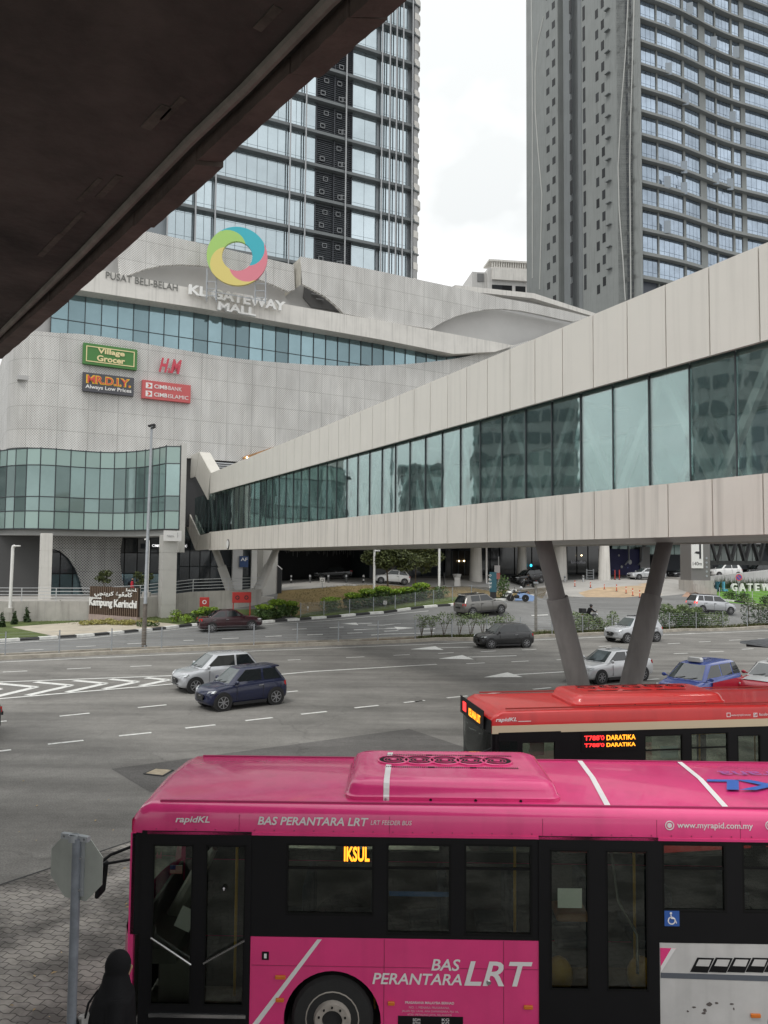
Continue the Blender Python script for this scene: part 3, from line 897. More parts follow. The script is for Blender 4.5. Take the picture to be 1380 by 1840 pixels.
for i in range(len(pp) - 1):
    a, b = Vector(pp[i]), Vector(pp[i + 1]); d = (b - a).normalized()
    for k in range(4):
        p, q = a + d * .04, b - d * .04
        tag(MB().wall([tuple(p), tuple(q)], rows[k] + .04, rows[k + 1] - .04, t=.06).build('glass_panel', M_teal if k in (1, 2) else M_tealop, mall))
mb = MB()
for p in pp: mb.cyl((p[0], p[1], rows[0]), (p[0], p[1], rows[-1] + .1), .05, n=6)
for z in rows: mb.tube([(p[0], p[1], z) for p in pp], .05, 6)
mb.build('drum_frame', M_mull, mall)
inner = [(p[0] + .1, p[1] + .35) for p in pp]
MB().wall(inner, rows[0], rows[-1]).build('drum_core', M_dark, mall)
back = [(inner[-1][0], 9), (inner[0][0], 9)]
MB().prism(inner + back, rows[0] - .55, rows[0] - .02, 'xy').prism(inner + back, rows[-1] - .1, rows[-1] + .06, 'xy').build('drum_slab', mat('soffit', (.30, .30, .29), .8), mall)
c0 = pp[-1]
MB().box(c0[0] + .05, c0[0] + .5, c0[1] - .1, c0[1] + 6, 6.0, dz + .3).build('end_pilaster', M_tile, mall)

# ground floor below the drum
def lbox(px0, px1, py, y, th, z0, z1, name, m):
    a, b = MP(px0, py, y)[0], MP(px1, py, y)[0]
    return MB().box(a, b, y, y + th, z0, z1).build(name, m, mall)
gy = 3.2
for i in range(11):
    a, b = MP(85 + i * 23, 1020, gy)[0], MP(85 + (i + 1) * 23, 1020, gy)[0]
    for z0, z1, m in ((1.6, 3.9, M_mglass), (4.0, 5.9, M_darkglass), (6.0, 8.0, M_darkglass)):
        MB().box(a + .05, b - .05, gy, gy + .1, z0, z1).build('shop_window', m, mall)
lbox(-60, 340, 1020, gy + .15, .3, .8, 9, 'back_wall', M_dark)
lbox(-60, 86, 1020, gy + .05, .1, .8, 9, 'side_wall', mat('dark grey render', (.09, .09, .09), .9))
fl = [(158, 955), (222, 955), (217, 985), (216, 1010), (220, 1040), (226, 1068), (150, 1068), (145, 1045), (136, 1022), (124, 1003), (108, 990), (92, 985), (90, 955)]
MB().prism([MP(a, b, 2.0) for a, b in fl], 2.0, 2.5).build('flared_cladding', M_perfg, mall)
def column(px0, px1, Y, z0, z1, name='column', m=M_tile, round_=False):
    a, b = MALL.loc(at(px0, 1050, Y)), MALL.loc(at(px1, 1050, Y)); w_ = abs(b.x - a.x) / 1.05
    cx, cy = (a.x + b.x) / 2, (a.y + b.y) / 2
    mb = MB()
    if round_: mb.lathe([(w_ / 2 + .12, z0), (w_ / 2 + .12, z0 + .35), (w_ / 2, z0 + .36), (w_ / 2, z1)], (cx, cy, 0), 24)
    else:
        n = max(1, round((z1 - z0) / 1.45)); h = (z1 - z0) / n
        for i in range(n): mb.box(cx - w_ / 2, cx + w_ / 2, cy - w_ / 2, cy + w_ / 2, z0 + i * h, z0 + (i + 1) * h - .03)
        mb.box(cx - w_ / 2 + .03, cx + w_ / 2 - .03, cy - w_ / 2 + .03, cy + w_ / 2 - .03, z0, z1)
    return mb.build(name, m, mall, smooth=35 if round_ else None)
column(69, 92, 64.6, .3, 7.5, m=M_fascia)
column(285, 316, 63.4, .3, 7.4)
column(463, 497, 73.5, .8, 8.0)
# sign box over the second column
# ground floor right of it: dark glazed wall
gy2 = 2.0
for i in range(9):
    a, b = MP(322 + i * 18.5, 1020, gy2)[0], MP(322 + (i + 1) * 18.5, 1020, gy2)[0]
    for z0, z1 in ((2.4, 4.6), (4.7, 6.4), (6.5, 8.6)):
        MB().box(a + .05, b - .05, gy2, gy2 + .1, z0, z1).build('shop_window', M_darkglass, mall)
lbox(318, 500, 1020, gy2 + .2, .3, .8, 9.2, 'back_wall', M_mull)
lbox(418, 436, 1020, gy2 - .5, .3, 2.0, 8.0, 'wall_panel', M_recess)
lbox(452, 462, 1020, gy2 - .5, .3, 2.0, 8.0, 'wall_panel', M_tile)
# floor of the raised walkway
wk = [MALL.loc(at(a, 1060, Y)) for a, Y in ((-80, 61.0), (160, 62.5), (250, 63.6), (345, 66.0), (470, 69.0), (492, 70.0))]
MB().prism([(p.x, p.y) for p in wk] + [(MP(492, 1060, gy2)[0], gy2), (MP(330, 1060, gy2)[0], gy2), (MP(330, 1060, gy)[0], gy + .1), (MP(-80, 1060, gy)[0], gy + .1)], 1.2, 1.98, 'xy').build('walkway_floor', M_conc, mall)

# drop-off level to the right: deep dark hall, round columns, shopfronts
by = 7.5
zt = 9.2
MB().box(MP(497, 1020, by)[0], MP(1420, 1020, by)[0], -7, by + 6, 8.0, 8.5).build('canopy', mat('canopy soffit', (.22, .22, .22), .8), mall)
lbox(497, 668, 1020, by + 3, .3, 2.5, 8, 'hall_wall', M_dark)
lbox(664, 672, 1020, by - 2, 5, 2.5, 8, 'pier', M_mull)
def shop(px0, px1, name, m, z0=2.8, z1=8.0, y=by):
    return lbox(px0, px1, 1020, y, .15, z0, z1, name, m)
for a, b in ((672, 700), (701, 730), (731, 757), (758, 797), (798, 803), (804, 822), (823, 846), (847, 880), (881, 897), (898, 924), (925, 955), (956, 985), (986, 1018), (1019, 1036), (1037, 1056), (1057, 1092)):
    shop(a + .5, b - .5, 'shop_window', M_darkglass)
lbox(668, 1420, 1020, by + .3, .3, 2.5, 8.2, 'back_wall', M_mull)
shop(801, 847, 'entrance', mat('entrance glass', (.03, .028, .025), .1), 2.8, 6.6, by - .3)
mb = MB()
for a in (801, 812, 824, 835, 847):
    x = MP(a, 1020, by - .4)[0]; mb.box(x - .05, x + .05, by - .4, by - .3, 2.8, 6.6)
mb.build('door_frame', M_mull, mall)
mb = MB()
for px, py in ((825, 1008), (834, 1008), (665, 1010), (1045, 998)):
    p = MP(px, py, by - .5); mb.ball((p[0], by - .5, p[1]), .09, 8, 6)
mb.build('ceiling_lamp', mat('lamp glow', (.8, .7, .5), emit=(1, .75, .4), estr=9), mall)
p = MP(954, 1016, by - .4); MB().lathe([(.01, by - .45), (.2, by - .45), (.2, by - .4)], (p[0], 0, p[1]), 16, axis='y').build('round_sign', mat('cyan glow', (.1, .6, .7), emit=(.05, .6, .8), estr=1.6), mall)
MB().box(MP(1094, 1020, by - 1)[0], MP(1150, 1020, by - 1)[0], by - 1, by - .8, 2.8, 7.2).build('hoarding', mat('indigo hoarding', (.05, .05, .16), .6), mall)
for px, py, r_ in ((1117, 1018.5, .2), (1132, 1010, .36), (1128, 1020, .1), (1102, 1024, .12), (1112, 998, .16)):
    p = MP(px, py, by - 1); MB().lathe([(.001, by - 1.03), (r_, by - 1.03), (r_, by - 1)], (p[0], 0, p[1]), 18, axis='y').build('printed_dot', M_white if r_ > .15 else mat('blue dot', (.2, .25, .6)), mall)
shop(1151, 1168, 'wall_panel', M_recess, 2.8, 7.6, by - 1.2)
lbox(1168, 1270, 1015, by + .2, .2, 2.5, 6.3, 'garage_opening', M_dark)
for i in range(22):
    shop(1100 + i * 14 + .6, 1100 + (i + 1) * 14 - .6, 'glass_panel', M_tealop, 6.5, 8.0, by - .5)
for i in range(12):
    shop(1268 + i * 14 + .6, 1268 + (i + 1) * 14 - .6, 'glass_panel', mat('pale atrium glass', (.46, .53, .50), .2, metal=.15, rand=.12), 5.6, 8.0, by - 1.3)
for px, py, w_ in ((855, 1044, 19), (938, 1040, 14), (1005, 1042, 24), (1086, 1042, 17)):
    g_ = gnd(px, py); l_ = MALL.loc(g_)
    rr = w_ / 2 / 1380 * g_.y
    MB().lathe([(rr + .15, g_.z - .1), (rr + .15, g_.z + .4), (rr, g_.z + .41), (rr, 8.0)], (l_.x, l_.y, 0), 24).build('round_column', M_fascia, mall, smooth=35)
for px in (1154, 1022 + 108):
    a = MP(px, 1000, by - 1.5); MB().tube([(a[0], by - 1.5, 7.6), (a[0], by - 1.5, 5.6), (a[0] - .8, by - 1.5, 4.9)], .12, 8).build('drain_pipe', M_lightgrey, mall)
mb = MB()
for i in range(46):
    px = 505 + i * 3.6 + rnd.uniform(-1, 1); p = MP(px, 992, by + 2)
    mb.box(p[0], p[0] + .05, by + 2, by + 2.03, 6.9 - rnd.uniform(.3, 1.3), 7.6)
mb.build('hanging_decoration', mat('icicle lights', (.20, .20, .20), .5), mall)
# upper storey seen between bridge and drum, right of the pilaster
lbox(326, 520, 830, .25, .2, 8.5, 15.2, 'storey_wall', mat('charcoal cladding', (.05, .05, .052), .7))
mb = MB()
for i in range(7):
    a, b = MP(368 + i, 822 + i * 3.2, -1.0), MP(450, 830, -1.0); mb.box(a[0], b[0], -1.2 + i * .12, -.9 + i * .12, 14.7 - i * .19, 14.8 - i * .19)
mb.build('roof_sheet', M_alu, mall)
MB().prism([MP(*p, -.2) for p in ((437, 821), (492, 803), (500, 806), (500, 832), (437, 838))], -.2, -.05).build('timber_soffit', mat('timber', (.36, .20, .09), .6, var=.3, scale=4), mall)
mb = MB()
for px in (444, 470, 490):
    p = MP(px, 822 - (px - 444) * .2, -.3); mb.ball((p[0], -.3, p[1]), .09, 8, 6)
mb.build('ceiling_lamp', MATS['lamp glow'], mall)
# external stair at the far left
st = thing('escape_stair', 'pale steel stair with railings rising under the glass drum at far left', 'stair', tuple(gnd(30, 1092)), R(20))
s0, s1, s2 = MB(), MB(), MB()
for k in range(12): s0.box(-1.2 + k * .28, -.9 + k * .28, 0, 1.3, 1.2 + k * .19, 1.26 + k * .19)
s0.box(2.1, 4.6, 0, 1.4, 3.4, 3.55)
s0.build('tread', M_conc, st)
for y in (0, 1.3):
    s1.beam((-1.3, y, 1.05), (2.2, y, 3.4), .06, .25)
    s2.tube([(-1.3, y, 2.2), (2.1, y, 4.5), (4.6, y, 4.5)], .03, 6); s2.tube([(-1.3, y, 1.7), (2.1, y, 4.0), (4.6, y, 4.0)], .02, 6)
    for k in range(7): s2.cyl((-1.2 + k * .55, y, 1.2 + k * .375), (-1.2 + k * .55, y, 2.25 + k * .37), .02, n=5)
    for k in range(5): s2.cyl((2.6 + k * .5, y, 3.5), (2.6 + k * .5, y, 4.5), .02, n=5)
s1.build('stringer', M_lightgrey, st); s2.build('handrail', M_lightgrey, st)
MB().box(4.1, 4.3, .3, .5, 0, 3.4).box(-1.6, -1.2, 0, 1.3, 0, 1.2).build('support', M_lightgrey, st)

# retaining wall with railing
wps = [gnd(-90, 1122), gnd(0, 1113), gnd(160, 1104), gnd(250, 1102)]
wl = [(p.x, p.y) for p in [at(-90, 1060, 60.5), at(160, 1060, 62.0), at(250, 1060, 63.2), at(345, 1060, 65.6), at(470, 1060, 68.6)]]
wt = [2.0, 2.0, 2.2, 2.65, 2.8]
rw = MB().wall(wl, 0.0, wt, t=.35).build('retaining_wall', M_conc)
tag(rw, 'stained pale concrete retaining wall below the railing, behind the brown town sign', 'wall')
rl = thing('guard_railing', 'pale four bar railing along the top of the long retaining wall', 'railing', (wl[0][0], wl[0][1], 0))
def railing(parent, pts, zs, h, bars, gap, m, r_=.025):
    o = Vector(parent.location); mb = MB()
    P = [Vector((p[0], p[1], z)) - o for p, z in zip(pts, zs)]
    for k in range(bars): mb.tube([p + Vector((0, 0, h * (k + 1) / bars)) for p in P], r_, 5)
    mb.build('rail', m, parent)
    for a, b in zip(P, P[1:]):
        n = max(1, int((b - a).length / gap))
        for i in range(n):
            q = a.lerp(b, i / n); MB().cyl(q, q + Vector((0, 0, h)), r_ * 1.5, n=5).build('post', m, parent)
railing(rl, [(a + .05, b + .15) for a, b in wl], wt, 1.05, 4, 2.2, M_lightgrey)

# ------------------------------------------------------------------ signs on the mall
def sign_box(name, label, corners, y, th, m, cat='sign', frame=None):
    (ax, az), (bx, bz) = MP(*corners[0], y), MP(*corners[1], y)       # top left, top right
    (cx, cz) = MP(*corners[2], y)                                     # bottom left
    w_, h_ = bx - ax, az - cz
    t = thing(name, label, cat, MALL.w(ax, y, cz), R(MALL.deg))
    MB().box(0, w_, 0, th, 0, h_).build('board', m, t, bevel=.02)
    return t, w_, h_
M_gold = mat('cream gold', (.78, .66, .36), .5)
t, w_, h_ = sign_box('shop_sign', 'green grocer sign with gold border, topmost of the signs on the mall wall', [(150, 615), (247, 631), (148.5, 653)], -.45, .4, mat('sign green', (.06, .20, .045), .5))
mb = MB()
for a, b, c, d in ((.25, w_ - .25, .25, .33), (.25, w_ - .25, h_ - .33, h_ - .25), (.25, .33, .33, h_ - .33), (w_ - .33, w_ - .25, .33, h_ - .33)): mb.box(a, b, -.04, 0, c, d)
mb.build('border', M_gold, t)
text('Village', 'lettering', M_gold, t, TM(w_ * .26, -.02, h_ * .50), w=w_ * .5, h=h_ * .32, bold=.03, ext=.04)
text('Grocer', 'lettering', M_gold, t, TM(w_ * .25, -.02, h_ * .20), w=w_ * .52, h=h_ * .29, bold=.03, ext=.04)
t, w_, h_ = sign_box('shop_sign', 'dark grey hardware shop sign with red and yellow capitals, below the green sign', [(149.5, 668), (241, 681), (148.5, 702)], -.45, .4, mat('sign charcoal', (.07, .07, .08), .5))
M_yel = mat('sign yellow', (.80, .50, .03), .5); M_red = mat('sign red', (.62, .09, .06), .5)
text('MR.D.I.Y.', 'lettering_outline', M_yel, t, TM(w_ * .06, -.01, h_ * .42), w=w_ * .88, h=h_ * .46, bold=.055, ext=.02)
text('MR.D.I.Y.', 'lettering', M_red, t, TM(w_ * .085, -.035, h_ * .46), w=w_ * .83, h=h_ * .38, bold=.012, ext=.02)
text('Always Low Prices', 'lettering', M_white, t, TM(w_ * .05, -.01, h_ * .10), w=w_ * .9, h=h_ * .26, bold=.02, ext=.02)
t, w_, h_ = sign_box('shop_sign', 'red bank sign with two white lines of lettering and square emblems', [(256, 682), (343, 694), (254.5, 715)], -.45, .4, mat('bank red', (.52, .10, .10), .5))
for z, a_, b_ in ((.56, 'CIMB', 'BANK'), (.12, 'CIMB', 'ISLAMIC')):
    MB().box(w_ * .07, w_ * .20, -.02, 0, h_ * z, h_ * (z + .31)).build('emblem', M_white, t)
    MB().prism([(w_ * .10, h_ * (z + .05)), (w_ * .14, h_ * (z + .05)), (w_ * .185, h_ * (z + .155)), (w_ * .14, h_ * (z + .26)), (w_ * .10, h_ * (z + .26)), (w_ * .13, h_ * (z + .155))], -.03, -.021).build('emblem_arrow', M_red, t)
    text(a_, 'lettering', M_white, t, TM(w_ * .24, -.01, h_ * (z + .04)), w=w_ * .27, h=h_ * .22, bold=.02, ext=.02)
    text(b_, 'lettering', M_white, t, TM(w_ * .53, -.01, h_ * (z + .04)), w=w_ * (.28 if b_ == 'BANK' else .42), h=h_ * .21, ext=.02)
(ax, az), (bx, bz) = MP(285, 668, -.4), MP(325, 676, -.4)
t = thing('shop_sign', 'red slanted fashion shop letters standing free on the perforated wall', 'sign', MALL.w(ax, -.4, az), R(MALL.deg))
hm = MP(285, 642, -.4)[1] - az
M_hm = mat('letter red', (.55, .06, .09), .5)
text('H', 'letter', M_hm, t, TM(0, 0, 0), w=(bx - ax) * .46, h=hm, ext=.08, shear=.35, bold=.035)
text('M', 'letter', M_hm, t, TM((bx - ax) * .52, 0, 0), w=(bx - ax) * .5, h=hm, ext=.08, shear=.3, bold=.035)
text('&', 'letter', M_hm, t, TM((bx - ax) * .40, 0, 0), w=(bx - ax) * .14, h=hm * .35, ext=.08)
MB().box(0, bx - ax, .05, .1, .1, .18).build('mounting_rail', M_alu, t)

(ax, az), (bx, bz) = MP(338, 530, -1.15), MP(511, 562, -1.15)
t = thing('mall_name_sign', 'big white letters KL GATEWAY MALL on the white fascia below the ring', 'sign', MALL.w(ax, -1.15, az), R(MALL.deg))
hh = MP(338, 512, -1.15)[1] - az
M_let = mat('white letter', (.80, .80, .78), .4)
text('KL GATEWAY', 'lettering', M_let, t, TM(0, 0, 0), w=bx - ax, h=hh, ext=.35, bold=.035)
(cx, cz), (dx, dz_) = MP(390, 560, -1.15), MP(458, 568, -1.15)
text('MALL', 'lettering', M_let, t, TM(cx - ax, 0, MP(390, 558, -1.15)[1] - az), w=dx - cx, h=hh * .85, ext=.35, bold=.035)
(ax, az), (bx, bz) = MP(190, 500, -.95), MP(319, 524, -.95)
t = thing('fascia_lettering', 'thin grey letters PUSAT BELI-BELAH on the left of the white fascia', 'sign', MALL.w(ax, -.93, az), R(MALL.deg))
text('PUSAT BELI-BELAH', 'lettering', mat('grey letter', (.16, .16, .15), .5), t, TM(0, 0, 0), w=bx - ax, h=MP(190, 487.5, -.95)[1] - az, ext=.05)

# ring emblem on a small steel frame
rc = at(426.5, 461.5, 73.0)
ring = thing('ring_emblem', 'large four coloured swirling ring standing above the white mall letters', 'emblem', rc, R(6))
ro, ri = 54.8 / 1380 * 73.0, 27.6 / 1380 * 73.0
angs = [125.5, 29, -52, -147]
cols = [('ring teal', (.04, .42, .50)), ('ring pink', (.68, .21, .26)), ('ring yellow', (.68, .57, .18)), ('ring green', (.36, .58, .15))]
for k in range(4):
    a0, a1 = angs[k], angs[(k + 1) % 4] - (360 if k == 3 else 0)
    N, S = 20, 10; vs, fs2 = [], []
    for y in (-.22, .12):
        for i in range(S + 1):
            f_ = i / S; r_ = ro + (ri - ro) * f_; tw = -67 * (f_ ** .75)
            for j in range(N + 1):
                a = R(a0 + (a1 - a0) * j / N + tw); vs.append((r_ * cos(a), y, r_ * sin(a)))
    st_ = (S + 1) * (N + 1)
    for i in range(S):
        for j in range(N):
            q = i * (N + 1) + j
            fs2 += [(q, q + N + 1, q + N + 2, q + 1), (st_ + q, st_ + q + 1, st_ + q + N + 2, st_ + q + N + 1)]
    for j in range(N):
        fs2 += [(j, j + 1, st_ + j + 1, st_ + j), (S * (N + 1) + j, st_ + S * (N + 1) + j, st_ + S * (N + 1) + j + 1, S * (N + 1) + j + 1)]
    MB().add(vs, fs2).build('ring_segment', mat(cols[k][0], cols[k][1], .45), ring)
mb = MB()
for x in (-2.9, -2.0, 1.75, 2.75):
    for y in (.15, .8): mb.beam((x, y, -4.3), (x, y, -.6 if abs(x) < 2.5 else -1.2), .08)
for z in (-3.9, -3.2, -2.5):
    for x in ((-2.9, -2.0), (1.75, 2.75)):
        mb.beam((x[0], .15, z), (x[1], .15, z), .06); mb.beam((x[0], .15, z), (x[0], .8, z), .06); mb.beam((x[1], .15, z), (x[1], .8, z), .06)
mb.beam((-2.9, .15, -3.4), (2.75, .15, -4.2), .06)
mb.build('support_frame', M_galv, ring)

# small shop signs at ground level
def sgn(name, label, px0, px1, py0, py1, y, m, strs, tm, cat='sign', kind=0):
    (ax, az), (bx, bz) = MP(px0, py1, y), MP(px1, py1, y); h_ = MP(px0, py0, y)[1] - az
    t = thing(name, label, cat, MALL.w(ax, y, az), R(MALL.deg))
    if m: MB().box(0, bx - ax, 0, .1, 0, h_).build('board', m, t)
    for s_, fx, fz, fw, fh in strs:
        text(s_, 'lettering', tm, t, TM((bx - ax) * fx, -.02, h_ * fz), w=(bx - ax) * fw, h=h_ * fh, ext=.01, bold=.012)
    return t
sgn('shop_sign', 'black bank sign with white capitals behind the first tiled column', 271, 337, 975.5, 985.5, 1.0, mat('sign black', (.012, .012, .014), .5), [('CIMB', .03, .3, .22, .45), ('BANK', .3, .3, .18, .45), ('ISLAMIC', .68, .3, .3, .45)], mat('lit letters', (.8, .8, .8), emit=(1, 1, 1), estr=.9))
t = sgn('column_sign', 'white sign panel with faint grey script at the top of the first tiled column', 294, 326, 953, 972, -10.6, M_white, [], M_white)
MB().tube([(.25 + i * .045, -.02, .42 + .09 * sin(i * 1.9) * (1 if i % 5 else 1.8)) for i in range(14)], .018, 5).tube([(1.1, -.02, .3), (1.12, -.02, .7)], .018, 5).build('script', mat('faint grey letter', (.40, .40, .40)), t)
t_ = sgn('shop_sign', 'navy blue sign with two white capitals behind the far V-shaped pier', 430.5, 446, 999, 1019, 1.3, mat('navy sign', (.02, .05, .14), .5), [('AF', .1, .55, .8, .3)], M_white)
sgn('shop_sign', 'dark coffee shop sign with dim grey lettering beside a round column', 1026, 1052, 1007, 1014, 7.2, None, [('kin coffee', 0, .2, 1, .75)], mat('dim letters', (.35, .36, .38), emit=(.5, .5, .55), estr=.12))
# ------------------------------------------------------------------ glass tower behind the mall
M_tglass = mat('tower glass', (.47, .545, .58), .06, metal=.8, rand=.10, var=.10, scale=.25)
wavy(M_tglass, [M_tglass.node_tree.nodes['Principled BSDF']], .025, .5)
M_slab = mat('dark slab edge', (.15, .165, .17), .6)
M_fin = mat('steel fin', (.36, .37, .38), .4, metal=.3)
M_louv = mat('louvre', (.045, .05, .06), .5)
TL = Frame(-.0507 * 104, 104.0, 26)
tw = frame_thing('office_tower', 'glass office tower with steel fins and dark louvred bays rising behind the mall', 'tower', TL)
TP = TL.p
fh = 4.66
zref = TP(617, 431)[1]
nfl = 16
ztop = zref + 11 * fh
xs_t = {px: TP(px, 350)[0] for px in (230, 300, 350, 385, 517, 545, 567, 600, 632, 656, 678, 683, 694, 706, 718, 733, 742)}
X0, X1 = TP(150, 350)[0], xs_t[742]
MB().box(X0, X1, .5, 30, 8, ztop + 4).build('core_wall', mat('tower core', (.22, .245, .26), .3, metal=.3), tw)
bays = [(300, 350, 3), (350, 385, 2), (385, 517, 7), (517, 545, 2), (545, 567, 1), (632, 678, 2), (683, 694, 1), (694, 706, 1), (706, 718, 1), (718, 733, 1)]
for k in range(-3, 11):
    z0, z1 = zref + k * fh, zref + (k + 1) * fh
    for a, b, n in bays:
        if a < 567 and k > 6 or a == 300 and k > 2 or k < -1 and a > 640: continue
        xa, xb = xs_t[a] + .06, xs_t[b] - .06
        mb = MB(); w_ = (xb - xa) / n
        for i in range(n):
            for q0, q1 in ((.55, 1.05), (1.09, fh - .62), (fh - .58, fh - .12)): mb.box(xa + i * w_ + .025, xa + (i + 1) * w_ - .025, .2, .3, z0 + q0, z0 + q1)
        mb.build('window', M_tglass, tw)
    mb = MB()
    xa, xb = xs_t[567], xs_t[632]
    for i in range(14): mb.box(xa, xb, .1, .4, z0 + .5 + i * .28, z0 + .56 + i * .28)
    for x in (xa, (xa + xb) / 2, xb): mb.box(x - .06, x + .06, .05, .45, z0 + .4, z1)
    mb.build('louvre', M_louv, tw)
    for x, z in ((xa + .9, 1.1), (xa + 1.4, 3.0), (xa + 3.6, .9), (xb - 1.3, 1.0), (xb - 2.0, 3.1)):
        if rnd.random() < .85: MB().box(x - .35, x + .35, -.02, .09, z0 + z, z0 + z + .1).box(x - .35, x + .35, -.02, .09, z0 + z + .55, z0 + z + .65).box(x - .35, x - .27, -.02, .09, z0 + z, z0 + z + .6).box(x + .27, x + .35, -.02, .09, z0 + z, z0 + z + .6).build('condenser', mat('condenser grey', (.22, .23, .24), .6), tw)
mb = MB()
for k in range(-3, 12): MB().box(X0, X1, -.55, .5, zref + k * fh - .12, zref + k * fh + .28).build('floor_ledge', M_slab, tw)
for px in (300, 350, 385, 517, 545, 617, 681, 695, 707, 719, 736):
    x = TP(px, 350)[0]; MB().cyl((x, -.75, 8), (x, -.75, ztop), .11, n=8).build('fin', M_fin, tw)
# curved balcony end at the right: white bands, each set out by its own amount
for k in range(-6, 26):
    zz = zref + k * fh / 2
    if k == -6:
        q_ = [(X1 - .1, -.4)] + [(X1 + 1.0 * sin(R(a)), .7 - 1.1 * cos(R(a))) for a in range(15, 91, 15)] + [(X1 + 1.0, 18), (X1 - .1, 18)]
        MB().prism(q_, 8, ztop, 'xy').build('end_wall', mat('pale grey end', (.36, .36, .36), .8), tw)
    bulge = .62 + .35 * math.exp(-((zz - TP(760, 375)[1]) / 3.0) ** 2) + (zz - zref) * .006
    pts = [(X1 - .1, -.45)] + [(X1 + (bulge + .5) * sin(R(a)), .75 - 1.2 * cos(R(a))) for a in range(15, 91, 15)] + [(X1 + bulge + .5, 18), (X1 - .1, 18)]
    MB().prism(pts, zz, zz + 1.0, 'xy').build('balcony', M_fascia, tw)
MB().box(X1, X1 + .75, 2.0, 19, 8, ztop).build('end_wall', mat('tower grey', (.20, .20, .20), .8), tw)
for k in range(-3, 12): MB().prism([(X1 - .2, -.7), (X1 + .9, -.3), (X1 - .2, 1.5)], zref + k * fh - .2, zref + k * fh - .02, 'xy').build('corner_ledge', M_slab, tw)

# ------------------------------------------------------------------ grey apartment tower at the right
TRY = 116.0
TR = Frame(.3333 * TRY, TRY, 26)
SF = Frame(.3333 * TRY, TRY, -64)        # its end wall: x of this frame is minus y of TR
M_tgrey = mat('grey painted wall', (.245, .26, .255), .85, var=.10, scale=.25, streak=.2)
M_tgrey2 = mat('darker grey wall', (.19, .205, .21), .85, var=.08, scale=.3, streak=.15)
M_rglass = mat('blue window glass', (.31, .375, .45), .07, metal=.75, rand=.16, var=.25, scale=.4)
M_wdark = mat('dark window', (.016, .018, .02), .3, spec=.2, rand=.6)
at2 = frame_thing('apartment_tower', 'tall grey apartment tower with wavy balconied window front and plain end wall', 'tower', TR)
sp = lambda px, py, y=0.0: SF.p(px, py, y)
zb0, zb1 = 0, TP(1000, 0)[1] * 0 + sp(960, 0)[1] + 14
yA, yB, yC, yD = -sp(1149, 300)[0], -sp(1046, 300)[0], -sp(1003, 300)[0], -sp(946, 300)[0]
Wd = 46
MB().box(.0, .5, yA, 3.0, zb0, zb1).box(.0, 30, 3.0, yB, zb0, zb1).box(.0, 30, yC, yD, zb0, zb1).build('end_wall', M_tgrey, at2)
MB().box(1.2, 29, yB - .1, yC + .1, zb0, zb1).build('recessed_wall', M_tgrey2, at2)
MB().box(-.35, .0, -sp(1022, 300)[0] - .9, -sp(1022, 300)[0] + .9, zb0, zb1).box(-.0, 1.3, -sp(1042, 300)[0] - .5, -sp(1042, 300)[0] + .4, zb0, zb1).build('pilaster', M_tgrey2, at2)
sfl = 3.62
zs0 = sp(985, 485)[1]
for px, h_, w_, off, dx_ in ((985, 1.25, .85, 0, -.03), (995.5, 1.3, .85, .7, -.03), (1010, 2.4, .6, .3, 1.17), (1029, 2.4, .6, .1, -.38), (1050.5, 2.5, .6, .5, -.03), (1074, 1.5, .7, .0, -.03), (1084.5, 1.5, .7, .9, -.03)):
    y = -sp(px, 300)[0]
    for k in range(-2, 16):
        z = zs0 + k * sfl + off - (1.2 if px > 1060 else 0)
        MB().box(dx_, dx_ + .05, y - w_ / 2, y + w_ / 2, z, z + h_).build('slot_window' if w_ == .6 else 'small_window', M_wdark, at2)
y = -sp(1095, 300)[0]
mb = MB()
for k in range(-2, 16): MB().box(-.5, 0, y - .5, y + .5, zs0 + k * sfl + 2.0, zs0 + k * sfl + 2.12).build('ledge', M_tgrey2, at2)
mb = MB()
for pts in (((1129, 0), (1124, 100), (1116, 200), (1111, 300), (1113, 380), (1120, 470), (1124, 540)), ((1140, 0), (1137, 100), (1134, 200), (1132, 300), (1133, 400), (1134, 540)),
            ((977, 30), (966, 80), (962, 130), (962, 200), (967, 270), (974, 350), (972, 430), (970, 520)), ((955, 0), (957, 150), (957, 300), (957, 500))):
    mb.tube([(-.04, -sp(*p)[0], sp(*p)[1]) for p in pts], .1, 6)
mb.build('light_line', mat('pale groove', (.48, .49, .47), .7), at2)
